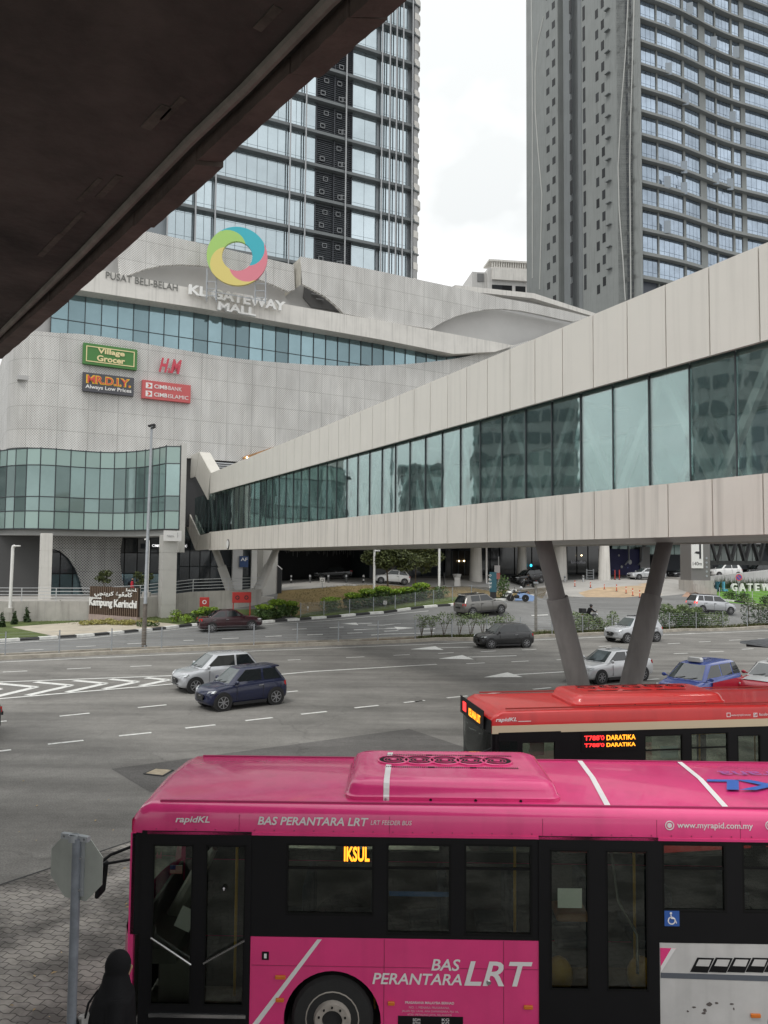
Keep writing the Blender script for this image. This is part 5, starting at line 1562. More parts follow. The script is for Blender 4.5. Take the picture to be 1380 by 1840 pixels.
MB().box(pb(268, 1820)[0], pb(442, 1820)[0], -.035, .0, pb(350, 1826)[1], pb(350, 1820)[1]).build('step_edge', M_chrome, d1)
x, z = pb(403, 1596); MB().lathe([(.001, -.018), (.03, -.018), (.03, -.0125)], (x, 0, z), 16, axis='y').build('door_button', M_busblk, d1)
MB().prism([(x - .006, z - .018), (x + .006, z - .018), (x + .006, z + .002), (x + .016, z + .002), (x, z + .02), (x - .016, z + .002), (x - .006, z + .002)], -.021, -.0185).build('button_arrow', M_decal, d1)
d2, gl2 = busdoor((pb(968, 1650)[0], pb(1184, 1650)[0]), pink, [(988, 1058), (1089, 1164)], zcan, pb(1070, 1779)[1], .28)
# things seen through the doors
MB().box(gl1[0][0] - .02, gl1[0][1] - .1, .35, .9, .34, .95).build('fare_console', mat('console grey', (.16, .15, .14), .7), pink, bevel=.03)
MB().box(.12, 1.25, .12, .7, .34, .46).build('entry_step', mat('worn step', (.30, .27, .23), .8, var=.4, scale=6), pink)
MB().obox((.55, .45, 1.38), (.20, .01, .26), Matrix.Rotation(R(24), 3, 'Y')).build('paper_notice', M_decal, pink)
MB().tube([(.2, 1.2, 1.05), (.55, 1.1, 1.7), (.75, 1.05, 2.0)], [.12, .10, .04], 10).build('driver_partition', mat('fogged acrylic', (.28, .27, .25), .3), pink)
fx, fz = pb(305, 1570, .3)
mb = MB()
for k in range(7): mb.box(fx, fx + .15, .30, .302, fz + k * .014, fz + k * .014 + .007)
fl1 = mb.build('flag_stripe', mat('flag red', (.5, .05, .05)), pink); fl1.rotation_euler = (0, 0, 0)
MB().box(fx, fx + .15, .303, .305, fz, fz + .1).build('flag_cloth', M_decal, pink)
MB().box(fx, fx + .07, .298, .2995, fz + .05, fz + .1).build('flag_canton', mat('flag blue', (.02, .03, .2)), pink)
x, z = pb(1025, 1616); MB().box(x - .14, x + .14, .03, .034, z - .11, z + .11).build('paper_notice', M_decal, d2)
for px in (1004, 1152):
    x, z = pb(px, 1752, .5); MB().ball((x, .5, z), (.17, .14, .22), 16, 10).build('seat_shell', M_yell, pink, smooth=60)
MB().box(gl2[0][0], gl2[1][1], .6, .62, .34, .8).build('modesty_panel', mat('brown panel', (.16, .10, .06), .7), pink)
x, z = pb(1030, 1643, .7); MB().box(x - .2, x + .2, .7, 1.1, z - .1, z + .0).build('seat', mat('tan seat', (.34, .17, .09), .7), pink, bevel=.03)
MB().tube([(gl2[1][0] + .15, .3, 2.3), (gl2[1][0] + .22, .3, 1.75), (gl2[1][1] - .03, .3, 1.35), (gl2[1][1] - .03, .3, .9)], .02, 8).build('grab_rail', M_chrome, pink)
# papers and route strip behind the near windows
x, z = pb(756, 1605, .09); MB().box(x - .37, x + .37, .085, .09, z - .035, z + .02).build('route_strip', mat('blue route strip', (.03, .09, .25), .5), pink)
x, z = pb(1207, 1650)
ws = MB().box(x - .085, x + .085, -.008, -.003, z - .085, z + .085).build('wheelchair_sticker', mat('sticker blue', (.03, .10, .36), .4), pink)
MB().lathe([(.045, -.011), (.045, -.009), (.032, -.009), (.032, -.011)], (x - .005, 0, z - .022), 18, axis='y').ball((x - .012, -.010, z + .06), (.014, .002, .014), 8, 6).tube([(x - .012, -.0105, z + .042), (x - .008, -.0105, z + .002), (x + .03, -.0105, z + .0), (x + .05, -.0105, z - .05)], .007, 5).build('wheelchair_symbol', M_decal, ws)
# lettering
def lett(s_, px0, px1, py0, py1, m, fr=PBF, y=-.006, parent=pink, **k):
    (a, za), (b, zb_) = fr.p(px0, py1, y), fr.p(px1, py1, y)
    h_ = fr.p(px0, py0, y)[1] - za
    return text(s_, 'lettering', m, parent, TM(a, y, za, 0), w=b - a, h=h_, ext=0.001, **k)
lett('rapidKL', 315, 377, 1466, 1481, M_decal, bold=.02, shear=.25)
lett('BAS PERANTARA LRT', 463, 662, 1467, 1482, M_decal, bold=.02, shear=.22)
lett('LRT FEEDER BUS', 666, 740, 1474, 1482, M_decal, shear=.2)
lett('www.myrapid.com.my', 1217, 1353, 1477, 1491, M_decal, bold=.012)
lett('BAS', 775, 827, 1723, 1744, M_decal, bold=.015, shear=.2)
lett('PERANTARA', 669, 830, 1748, 1768, M_decal, bold=.015, shear=.2)
lett('LRT', 834, 957, 1727, 1771, M_decal, bold=.015, shear=.25)
lett('PRASARANA MALAYSIA BERHAD', 728, 816, 1799, 1803.5, M_decal, bold=.01)
for k, s_ in enumerate(('NO. 1, MENARA PRASARANA,', 'JALAN PJU 1A/46, ARA DAMANSARA, PJU 1A,', '47301 PETALING JAYA, SELANGOR')):
    lett(s_, (735, 722, 732)[k], (808, 824, 812)[k], 1808 + k * 6.6, 1812.6 + k * 6.6, mat('faint decal', (.62, .38, .45), .5))
x0, z0 = pb(715, 1845); x1, z1 = pb(832, 1827)
MB().box(x0, x1, -.006, -.001, z0, z1).build('data_plate', M_busblk, pink)
for s_, px in (('BDM', 742), ('KG', 794)): lett(s_, px, px + 13, 1830, 1835, M_decal, y=-.008)
for s_, px in (('BTM', 742), ('KG', 794)): lett(s_, px, px + 13, 1836.5, 1841, M_decal, y=-.008)
for px in (1203, 1383):
    x, z = pb(px, 1483); MB().lathe([(.052, -.008), (.052, -.001), (.043, -.001), (.043, -.008)], (x, 0, z), 20, axis='y').lathe([(.001, -.006), (.028, -.006), (.028, -.001)], (x, 0, z), 14, axis='y').build('round_icon', M_decal, pink)
# white stripes across flank and roof
pl = [pb(*p) for p in ((572, 1688), (579, 1688), (466, 1838), (458, 1838))]
x2, z2 = pb(455, 1841)
MB().prism([pb(570, 1688), pb(578, 1688), pb(463, 1842), pb(452, 1842)], -.005, -.001).build('flank_stripe', M_decal, pink)
def roofx(px, py, y): return PBF.p(px, py, y)[0]
for (p0, q0), (p1, q1) in (((1045, 1366), (1095, 1443)), ((1226, 1367), (1309, 1445))):
    xa, xb = roofx(p0, q0, PW - .3), roofx(p1, q1, .05); hw = .035
    ys = [.12, .16, PW / 2, PW - .16, PW - .06]; zs = [PZ + .03, PZ + .05, PZ + .095, PZ + .05, PZ + .03]
    vs = []
    for y, z in zip(ys, zs):
        xx = xb + (xa - xb) * (y - .06) / (PW - .36); vs += [(xx - hw, y, z + .003), (xx + hw, y, z + .003)]
    MB().add(vs, [(2 * i, 2 * i + 1, 2 * i + 3, 2 * i + 2) for i in range(4)]).build('roof_stripe', M_decal, pink)
pa, pbx = pb(618, 1437, .25)[0], pb(1011, 1437, .25)[0]
xs0 = roofx(694, 1432, .25); z0 = PZ + .03; ph = .235
prof = [(.24, z0), (.24, z0 + .06), (.265, z0 + .075), (.28, z0 + ph * .62), (.315, z0 + ph * .86), (.38, z0 + ph * .97), (.50, z0 + ph), (1.62, z0 + ph)]
vs = []
for i, (y, z) in enumerate(prof):
    xx = xs0 + .03 * (y - .24); vs += [(xx - .035, y - .004, z + .004), (xx + .035, y - .004, z + .004)]
MB().add(vs, [(2 * i, 2 * i + 1, 2 * i + 3, 2 * i + 2) for i in range(len(prof) - 1)]).build('pod_stripe', M_decal, pink)
# roof lettering reads from the far side
M_rb = mat('roof blue', (.03, .11, .42), .4); M_rp = mat('roof violet', (.30, .07, .28), .4); M_rr = mat('roof red', (.60, .03, .03), .4)
def roofword(s_, x_, y_, w_, h_, m, **k):
    zz = PZ + .100
    text(s_, 'roof_lettering', m, pink, Matrix.Translation((x_, y_, zz)) @ Matrix.Rotation(pi, 4, 'Z') @ Matrix.Rotation(R(-90), 4, 'X'), w=w_, h=h_, ext=.0, **k)
xk = roofx(1246, 1405, 1.0) + .16
roofword('KL', xk + 1.02, 1.12, 1.0, .44, M_rb, bold=.04, shear=.3)
roofword('rapid', xk + 2.9, 1.12, 1.78, .44, M_rr, bold=.04, shear=.3)
roofword('prasarana', xk + 1.95, 1.6, 1.6, .24, M_rp, bold=.01)
# grey flank with a pictogram of the train
x0 = pb(1186, 1702)[0]
MB().prism([pb(1186, 1703), pb(1214, 1704), pb(1187, 1742)], -.005, -.001).build('pink_corner', M_pink, pink)
MB().prism([pb(1206, 1703.5), pb(1214, 1704), pb(1187.5, 1746), pb(1187, 1736)], -.008, -.0055).build('white_edge', M_decal, pink)
MB().prism([pb(1187, 1747.5), pb(1500, 1757), pb(1500, 1767), pb(1187, 1757)], -.004, -.001).build('grey_band', mat('band grey', (.09, .10, .12), .5), pink)
for k in range(6):
    px = 1240 + k * 33.2
    MB().prism([pb(px, 1746), pb(px + 13, 1720.5), pb(px + 43, 1721.5), pb(px + 31, 1747.5)], -.006, -.001).build('pictogram_window', M_busblk, pink)
    MB().prism([pb(px + 10, 1735), pb(px + 15.5, 1723.5), pb(px + 38, 1724), pb(px + 33, 1736)], -.0085, -.0062).build('pictogram_pane', M_gpanel, pink)
mb = MB()
for px, py, w_, h_ in ((1268, 1800, 13, 8), (1262, 1812, 9, 7), (1258, 1818, 12, 5), (1243, 1808, 8, 4), (1233, 1815, 5, 4), (1284, 1800, 7, 5), (1310, 1802, 9, 4), (1317, 1810, 3, 5)):
    q = [(px + w_ * (.5 + .5 * cos(R(a)) * rnd.uniform(.6, 1.1)), py + h_ * (.5 + .5 * sin(R(a)) * rnd.uniform(.6, 1.1))) for a in range(0, 360, 40)]
    mb.prism([pb(*p) for p in q], -.003, -.001)
tag(mb.build('peeled_vinyl', mat('peeled vinyl', (.10, .085, .08), .8), pink), kind='stuff')
mb = MB()
x, z = pb(477, 1717); MB().box(x - .04, x + .04, -.008, -.001, z - .045, z + .045).build('fuel_flap', M_busblk, pink); MB().box(x - .015, x + .015, -.012, -.0085, z - .025, z + .025).build('flap_latch', M_decal, pink)
for px, py, w_ in ((504, 1755, .075), (503, 1796, .06), (703, 1802, .05), (949, 1809, .065), (1357, 1824, .07)):
    x, z = pb(px, py); MB().box(x - w_ * .8, x + w_ * .8, -.025, .0, z - .022, z + .022).build('side_marker', M_amber, pink, bevel=.008)
x, z = pb(878, 1765); MB().lathe([(.001, -.02), (.022, -.02), (.03, -.008), (.03, 0)], (x, 0, z), 12, axis='y').build('lock_knob', M_chrome, pink)
MB().box(pb(452, 1740)[0], pb(972, 1740)[0], -.003, .0, pb(700, 1738)[1] - .004, pb(700, 1738)[1] + .004).build('panel_seam', mat('pink seam', (.35, .02, .10), .4), pink)
MB().box(.2, 10.4, -.012, .0, zcan - .005, zcan + .025).build('cant_rail', M_pink, pink)
M_seam = mat('dark pink seam', (.28, .015, .08), .5)
for px in (690, 905): MB().box(pb(px, 1770)[0] - .004, pb(px, 1770)[0] + .004, -.002, .0, .32, zbelt - .01).build('panel_seam', M_seam, pink)
for px in (430, 700, 975, 1180, 1330): MB().box(pb(px, 1470)[0] - .003, pb(px, 1470)[0] + .003, -.002, .001, zcan + .03, PZ - .06).build('panel_seam', M_seam, pink)
rv = MB()
for k in range(44): rv.lathe([(.001, -.006), (.008, -.006), (.008, .0)], (.3 + k * .23, 0, zcan + .05), 6, axis='y')
tag(rv.build('rivets', M_seam, pink), kind='stuff')
for k in range(3): MB().box(2.0 + k * 3.1, 2.012 + k * 3.1, .15, PW - .15, PZ + .02, PZ + .088).build('roof_seam', M_seam, pink) if False else None
# destination readout seen in the window, and mirror arms
lett('IKSUL', 618, 664, 1521, 1548, M_led, y=.024, bold=.03)
mir = MB()
mir.tube([pb_ for pb_ in [(.02, .02, pb(255, 1522)[1]), (-.22, -.02, pb(225, 1535)[1]), (-.34, -.04, pb(205, 1549)[1]), (-.45, -.05, pb(184, 1554)[1])]], .018, 8)
mir.tube([(.0, .02, pb(250, 1546)[1]), (-.2, -.02, pb(220, 1549)[1]), (-.45, -.05, pb(184, 1555)[1])], .016, 8)
mo = mir.build('mirror_arm', M_busblk, pink)
x, z = pb(181, 1582, -.05)
MB().obox((x, -.02, z), (.055, .24, .36), Matrix.Rotation(R(5), 3, 'Y')).build('mirror', M_busblk, mo, bevel=.025)

# red bus behind
r0 = at(884, 1281, 14.2)
RBF = Frame(r0.x, r0.y, 9.2)
rb = lambda px, py, y=0.0: RBF.p(px, py, y)
RZ = rb(900, 1281)[1]
M_redtop = M_red_
rcan = rb(884, 1318)[1] - .01
rdz = RZ - .0
rw_ = [(rb(a, 1350)[0], rb(b, 1350)[0], 1.3, rb((a + b) / 2, c)[1]) for a, b, c in ((922, 1004, 1332), (1158, 1228, 1320), (1241, 1310, 1316), (1325, 1368, 1320), (1400, 1480, 1312))]
red, _ = bus('red_bus', 'red and cream city bus with lit destination panels behind the pink bus', RBF, M_red_, 11.0, 1.98, RZ, M_busblk, dict(
    can=rcan, belt=1.2, col=(.5, .05, .04), wins=rw_[1:], doors=[(.12, 1.32, 1.2, rcan + .02)], wheels=[2.3, 8.2], low=[(1.32, 10.9, M_red_)], pod=(rb(1042, 1290)[0], rb(1322, 1283)[0]), podh=.22,
    seats=[2.4, 3.4, 4.4, 5.4, 6.4], poles=[2.9, 4.4, 5.6], dark_front=True, crown=.25))
a, za = rb(884, 1336); b, zb_ = rb(1700, 1310)
MB().box(a, 10.9, -.008, -.002, rcan + .0, rb(884, 1304.5)[1]).build('cream_stripe', M_cream, red)
lett('rapidKL', 891, 929, 1290, 1299, M_decal, fr=RBF, parent=red, bold=.02, shear=.25, y=-.006)
MB().box(rb(931, 1296)[0], rb(954, 1296)[0], -.006, -.002, rb(940, 1296.5)[1], rb(940, 1295.5)[1]).build('line_mark', M_decal, red)
lett('www.myrapid.com.my', 1314, 1349, 1283, 1288, M_decal, fr=RBF, parent=red, y=-.006)
for px in (1309, 1357):
    x, z = rb(px, 1284.5); MB().box(x - .04, x + .04, -.006, -.002, z - .04, z - .03).box(x - .04, x + .04, -.006, -.002, z + .03, z + .04).box(x - .04, x - .03, -.006, -.002, z - .03, z + .03).box(x + .03, x + .04, -.006, -.002, z - .03, z + .03).build('square_icon', M_decal, red)
lett('f', 1355, 1359, 1281.5, 1288, M_decal, fr=RBF, parent=red, y=-.006); lett('facebook', 1364, 1390, 1281, 1286, M_decal, fr=RBF, parent=red, y=-.006)
(a, za), (b, zb_) = rb(1045, 1349, -.01), rb(1146, 1346, -.01)
dp_ = MB().box(a, b, -.012, .03, za - .02, rb(1045, 1319)[1] + .03).build('destination_panel', M_busblk, red)
lett("T788'0", 1050, 1086, 1322, 1331, M_ledr, fr=RBF, parent=dp_, y=-.016, bold=.02); lett("DARATIKA", 1090, 1142, 1321, 1330, M_led, fr=RBF, parent=dp_, y=-.016, bold=.02)
lett("T788'0", 1050, 1086, 1336, 1343, M_ledr, fr=RBF, parent=dp_, y=-.016, bold=.02); lett("DARATIKA", 1090, 1142, 1335, 1342, M_led, fr=RBF, parent=dp_, y=-.016, bold=.02)
rdr = MB().box(.12, .50, -.01, .05, 1.2, rcan + .02).box(.50, .58, -.01, .05, 1.2, rcan + .02).box(.58, 1.32, -.01, .05, rcan - .18, rcan + .02).box(1.2, 1.32, -.01, .05, 1.2, rcan - .18).build('door', M_busblk, red)
MB().box(.14, .48, -.013, -.0105, 1.3, rcan - .14).build('door_glass', M_cglass0, rdr); MB().box(.58, 1.2, .015, .022, 1.2, rcan - .18).build('door_glass', M_busglass, rdr)
# front header lights (face the left)
fm = lambda y, z: Matrix.Translation((-.085, y, z)) @ Matrix.Rotation(R(-90), 4, 'Z')
MB().box(-.075, -.06, .30, 1.95, rcan + .02, rcan + .36).build('front_display', M_busblk, red)
text('KELANA LRT', 'lettering', M_led, red, Matrix.Translation((-.080, 1.28, rcan + .08)) @ Matrix.Rotation(R(-90), 4, 'Z'), w=.8, h=.15, ext=.002, bold=.03)
MB().box(-.083, -.076, 1.5, 1.72, rcan + .10, rcan + .28).build('route_display', M_ledr, red)
MB().tube([(.02, .02, rcan - .25), (-.25, -.03, rcan - .34), (-.4, -.05, rcan - .45)], .018, 8).build('mirror_arm', M_busblk, red)
x, z = rb(965, 1338, .3); MB().box(x - .14, x + .14, .3, .32, z - .2, z + .08).build('white_bag', M_decal, red)
x, z = rb(1203, 1352, .05); MB().box(x - .18, x + .18, .055, .06, z - .1, z + .12).build('pale_notice', mat('pale notice', (.45, .52, .52)), red)
# ------------------------------------------------------------------ cars
M_cglass = mat('car glass', (.012, .016, .018), .04, spec=.8)
M_cscreen = mat('car windscreen', (.06, .075, .075), .05, spec=1.0, var=.3, scale=1.5)
M_ctyre = mat('car tyre', (.015, .015, .015), .85)
M_alloy = mat('alloy wheel', (.26, .26, .27), .4, metal=.3)
M_ctrim = mat('car black trim', (.015, .015, .016), .55)
M_lens = mat('headlight lens', (.65, .68, .70), .1, spec=.8)
M_tail = mat('tail lens', (.45, .015, .015), .2)
M_taill = mat('lit tail lens', (.7, .02, .02), .2, emit=(1, .04, .03), estr=1.0)
M_plate = mat('dark number plate', (.02, .02, .02), .5)


def paint(nm, c, metal=.0):
    return mat('paint ' + nm, c, .25, metal=metal, coat=.45)


KIND = {  # hood z, belt z, roof z fractions of H; screen base, roof front, roof rear, tail base as fractions of L from the nose; pillars
    'hatch': dict(hood=.58, belt=.63, xs=(.24, .43, .84, .965), nose=.44, tail=.62, pil=(.66,), wb=.64, tailz=.60),
    'mpv':   dict(hood=.58, belt=.62, xs=(.20, .40, .90, .975), nose=.43, tail=.60, pil=(.56, .78), wb=.64, tailz=.60),
    'suv':   dict(hood=.61, belt=.64, xs=(.27, .44, .88, .965), nose=.47, tail=.60, pil=(.62, .82), wb=.62, tailz=.62),
    'sedan': dict(hood=.60, belt=.64, xs=(.26, .44, .68, .86), nose=.45, tail=.70, pil=(.585,), wb=.60, tailz=.66),
}


def car(label, kind, Lc, Wc, Hc, body, roofm=None, lower=None, tail=M_tail, alloy=M_alloy, name='car', cat='car', group=None, tall=0, bonnet=None, trim=False):
    K = KIND[kind]; w = Wc / 2
    t = thing(name, label, cat, (0, 0, 0), 0, group)
    X = lambda f: Lc / 2 - f * Lc
    zs = .19 + tall; zb = K['belt'] * Hc; zh = K['hood'] * Hc; zn = K['nose'] * Hc; zt = K['tailz'] * Hc
    rise = .045 * Hc
    st = [(0.0, zs + .15, zn * .84, .80), (.008, zs + .06, zn * .93, .86), (.035, zs + .01, zn + (zh - zn) * .38, .93), (.085, zs, zn + (zh - zn) * .78, .97), (.15, zs, zh * .985, .985), (K['xs'][0] * .96, zs, zh + .03, .995), (.36, zs, zb, 1.0), (.50, zs, zb + rise * .3, 1.0), (.64, zs, zb + rise * .6, 1.0),
          (.80, zs, zb + rise * .9, 1.0), (.90, zs, (zb + zt) / 2 + rise * .8, .985), (.955, zs + .02, zt + rise * .5, .955), (.985, zs + .06, zt * .96, .91), (1.0, zs + .14, zt * .84, .86)]
    def ring(f, a, b, k):
        ww = w * k
        nose = .085 * max(0, 1 - f / .16) * Lc * .5; tail_ = .055 * max(0, (f - .88) / .12) * Lc * .5
        half = [(ww * .70, a), (ww * .93, a + .03), (ww * .985, a + .14), (ww * 1.0, a + (b - a) * .42), (ww * .992, a + (b - a) * .62), (ww * .965, a + (b - a) * .84), (ww * .925, b - .015), (ww * .80, b + .012), (ww * .40, b + .03)]
        def px_(y): q = (abs(y) / w) ** 2.2; return X(f) - nose * q + tail_ * q
        return [(px_(y), y, z) for y, z in half] + [(px_(y), -y, z) for y, z in half[::-1]]
    rings = [ring(*s) for s in st]
    n = len(rings[0]); mb = MB()
    mb.loft(rings)
    bo = mb.build('body', body, t, smooth=75, sub=1)
    if lower:
        lo = MB()
        lo.loft([[(p[0], p[1] * 1.006, p[2]) if p[2] < zb * .80 else (p[0], p[1] * 1.006, min(p[2], zb * .80)) for p in r_] for r_ in rings]); lo.build('lower_body', lower, t, smooth=42)
    xa, xb_, xc, xd = [X(f) for f in K['xs']]
    wb_, wt = w * .925, w * .72
    zr = Hc
    def gr(f):
        e = f; z = zb - .03 + (zr - zb + .03) * f
        x0 = xa + (xb_ - xa) * e; x1 = xd + (xc - xd) * e; y = wb_ + (wt - wb_) * f; c = .09 + .05 * f
        return x0, x1, y, z, c
    def rr(f, ins=0.0, dz=0.0):
        x0, x1, y, z, c = gr(f); x0 -= ins; x1 += ins; y -= ins * .7; z += dz
        return [(x0, y * .55, z), (x0 - .03, y - c, z), (x0 - .12 - c, y, z), ((x0 + x1) / 2, y, z), (x1 + .1 + c, y, z), (x1 + .02, y - c, z), (x1, y * .55, z), (x1, -y * .55, z), (x1 + .02, -y + c, z), (x1 + .1 + c, -y, z), ((x0 + x1) / 2, -y, z), (x0 - .12 - c, -y, z), (x0 - .03, -y + c, z), (x0, -y * .55, z)]
    MB().loft([rr(0), rr(.5), rr(.88), rr(.935, .05), rr(.965, .16, .012), rr(.985, .32, .018), rr(1.0, .55, .012), rr(1.0, .78, .018)]).build('roof', roofm or body, t, smooth=55)
    # glass, a hair proud of the cabin
    f0, f1 = .17, .86
    for s_ in (1, -1):
        xs_w = [None] + [X(p) for p in K['pil']] + [None]
        for i in range(len(xs_w) - 1):
            def P(xm, f, front):
                x0, x1, y, z, c = gr(f)
                x = (x0 - .20 if front else x1 + .16) if xm is None else xm
                return (x, s_ * (y + .008), z)
            a = xs_w[i]; b = xs_w[i + 1]
            aa = None if a is None else a - .045; bb = None if b is None else b + .045
            q = [P(aa, f0, True), P(bb, f0, False), P(bb, f1, False), P(aa, f1, True)]
            if aa is not None and aa - q[2][0] < .12 : continue
            q2 = [(p[0], p[1] - s_ * .02, p[2]) for p in q]
            fs_ = [(0, 1, 2, 3), (7, 6, 5, 4), (0, 4, 5, 1), (1, 5, 6, 2), (2, 6, 7, 3), (3, 7, 4, 0)]
            MB().add(q + q2, fs_ if s_ < 0 else [f[::-1] for f in fs_]).build('side_window', M_cglass, t)
    def screen(front):
        vs = []
        for f in (.09, .88):
            x0, x1, y, z, c = gr(f); x = (x0 + .012) if front else (x1 - .012)
            vs += [(x - (.03 if front else -.02) - .004, y - c - .015, z), (x, y * .55, z), (x, -y * .55, z), (x - (.03 if front else -.02), -y + c + .015, z)]
        return MB().add(vs, [(i, i + 1, i + 5, i + 4) if front else (i + 4, i + 5, i + 1, i) for i in range(3)]).build('windscreen' if front else 'rear_window', M_cscreen if front else M_cglass, t)
    ws = screen(True); screen(False)
    MB().tube([(xa + .03, .05, zb + .02), (xa - .16, .55 * w, zb + .10)], .012, 5).tube([(xa + .03, -.5 * w, zb + .02), (xa - .16, .0, zb + .10)], .012, 5).build('wiper', M_ctrim, ws)
    # wheels
    wr = .315 + tall * .3; wbz = K['wb'] * Lc / 2; xo = (X(.5 - K['wb'] / 2 + .0) + X(.5 + K['wb'] / 2)) / 2 - .0
    for sx_ in (1, -1):
        for s_ in (1, -1):
            x = sx_ * wbz; y = s_ * (w + .004)
            MB().lathe([(.02, y), (wr + .055, y), (wr + .055, y - s_ * .3), (.02, y - s_ * .3)], (x, 0, wr + .01), 22, axis='y').build('wheel_arch', M_ctrim, t)
            wl_ = MB().lathe([(.17, y + s_ * .008), (wr - .03, y + s_ * .012), (wr, y - s_ * .02), (wr, y - s_ * .19), (.1, y - s_ * .2)], (x, 0, wr), 22, axis='y').build('wheel', M_ctyre, t, smooth=40)
            sp_ = MB().lathe([(wr * .66, y + s_ * .016), (wr * .70, y + s_ * .014), (wr * .70, y - s_ * .02), (wr * .60, y - s_ * .02)], (x, 0, wr), 20, axis='y').lathe([(.001, y + s_ * .02), (wr * .2, y + s_ * .018), (wr * .2, y)], (x, 0, wr), 12, axis='y')
            for k in range(7):
                a = 2 * pi * k / 7 + .2; sp_.beam((x + .04 * cos(a), y + s_ * .010, wr + .04 * sin(a)), (x + wr * .66 * cos(a), y + s_ * .010, wr + wr * .66 * sin(a)), .036, .012, up=(0, 1, 0))
            sp_.build('rim', alloy, wl_)
    # lamps, grille, plates, mirrors, handles
    for s_ in (1, -1):
        q = [(X(.035), s_ * w * .60, zn * .94), (X(.075), s_ * w * .955, zn * 1.02), (X(.10), s_ * w * .965, zn * 1.16), (X(.045), s_ * w * .66, zn * 1.10)]
        off = Vector((.03, s_ * .02, .015))
        vs = [tuple(Vector(p) + off) for p in q] + [tuple(Vector(p) - off * 2) for p in q]
        ff = [(0, 1, 2, 3), (0, 4, 5, 1), (1, 5, 6, 2), (2, 6, 7, 3), (3, 7, 4, 0)]
        MB().add(vs, ff if s_ > 0 else [f[::-1] for f in ff]).build('headlight', M_lens, t)
        zt0 = zt * .80
        MB().add([(X(.950) , s_ * w * .955, zt0), (X(.986), s_ * w * .70, zt0), (X(.984), s_ * w * .70, zt0 + .17), (X(.945), s_ * w * .94, zt0 + .19), (X(.91), s_ * w * .88, zt0 + .1), (X(.93), s_ * w * .6, zt0 + .1)],
                 [(0, 1, 2, 3), (0, 4, 5, 1), (3, 2, 5, 4), (1, 5, 2), (0, 3, 4)] if s_ < 0 else [(3, 2, 1, 0), (1, 5, 4, 0), (4, 5, 2, 3), (2, 5, 1), (4, 3, 0)]).build('tail_light', tail, t)
        MB().ball((xa - .30, s_ * (w + .10), zb + .07), (.07, .10, .075), 10, 6).cyl((xa - .3, s_ * wb_, zb + .04), (xa - .3, s_ * (w + .06), zb + .05), .025, n=6).build('mirror', body, t, smooth=60)
        for p in list(K['pil'])[:1] + [K['pil'][0] + .2]:
            if p < .85: MB().box(X(p) + .0, X(p) + .20, s_ * w * .985, s_ * (w * .985 + .03), zb * .86, zb * .86 + .035).build('door_handle', M_alloy if not trim else M_ctrim, t)
        mb = MB()
        for p in (K['xs'][0] + .10, K['pil'][0], K['pil'][0] + .22):
            if p < .9: mb.box(X(p) - .006, X(p) + .006, s_ * (w * .99), s_ * (w * 1.003), zs + .15, zb - .1)
        mb.build('door_seam', M_ctrim, t)
        MB().box(-wbz + wr + .1, wbz - wr - .1, s_ * (w * .97), s_ * (w * 1.004), zs - .02, zs + .09).build('sill', M_ctrim, t)
    xf = X(.010)
    MB().box(xf - .10, xf + .012, -w * .36, w * .36, zn * .74, zn * .90).build('grille', M_ctrim, t)
    MB().box(xf - .10, xf + .006, -w * .46, w * .46, zs + .15, zn * .52).build('lower_intake', M_ctrim, t)
    MB().box(xf, xf + .022, -.26, .26, zn * .58, zn * .58 + .11).build('number_plate', M_plate, t)
    MB().box(X(1) - .015, X(1) + .05, -.26, .26, zt * .62, zt * .62 + .11).build('number_plate', M_plate, t)
    MB().box(xf - .01, xf + .018, -.09, .09, zn * .80, zn * .85).build('badge', M_chrome, t)
    if trim:
        for s_ in (1, -1): MB().box(xc - .1, xb_ - .2, s_ * wt * .8, s_ * (wt * .8 + .04), Hc + .0, Hc + .05).build('roof_rail', M_ctrim, t)
    t['wb'] = wbz; t['w'] = w
    return t


def put(t, px, py, yaw, which='f', near=None, z=None):
    """stand the car so that one of its near wheels meets the ground at a point of the photo"""
    g_ = gnd(px, py) if z is None else gz(px, py, z)
    a = R(yaw); d = Vector((cos(a), sin(a), 0)); l_ = Vector((-sin(a), cos(a), 0))
    s_ = 1 if l_.y < 0 else -1                       # which flank faces the viewer
    k = {'f': 1, 'r': -1, 'c': 0}[which]
    c = g_ - d * k * t['wb'] - (l_ * s_ * (t['w'] - .1) if which != 'c' else Vector((0, 0, 0)))
    if z is None:
        z1, z0 = TZ(c.x + d.x, c.y + d.y), TZ(c.x - d.x, c.y - d.y); c.z = TZ(c.x, c.y) + .012
        t.rotation_euler = (0, -math.atan2(z1 - z0, 2), a)
    else: t.rotation_euler = (0, 0, a)
    t.location = c
    del t['wb']; del t['w']
    return t


P_sil = paint('silver', (.46, .47, .49), .35); P_blue = paint('navy', (.007, .011, .042)); P_dk = paint('graphite', (.013, .0135, .015)); P_mar = paint('maroon', (.035, .010, .014))
P_grey = paint('grey', (.16, .155, .145), .3); P_wht = paint('white', (.70, .70, .69)); P_blk = paint('black', (.010, .010, .011)); P_tx = paint('taxi blue', (.05, .09, .36)); P_txr = paint('taxi red', (.50, .02, .045)); P_silb = paint('bright silver', (.55, .56, .57), .3)
put(car('silver hatchback half hidden behind the small navy hatchback', 'hatch', 3.75, 1.66, 1.56, P_sil), 350, 1246, 213)
bl = car('small navy blue hatchback driving left on the near carriageway', 'hatch', 3.5, 1.52, 1.5, P_blue)
MB().loft([[(-1.02, y, 1.47 + .02 * (1 - abs(y))), (-1.36, y, 1.475 + .02 * (1 - abs(y))), (-1.38, y, 1.44), (-1.02, y, 1.42)] for y in (-.52, -.26, 0, .26, .52)]).build('spoiler', P_blue, bl)
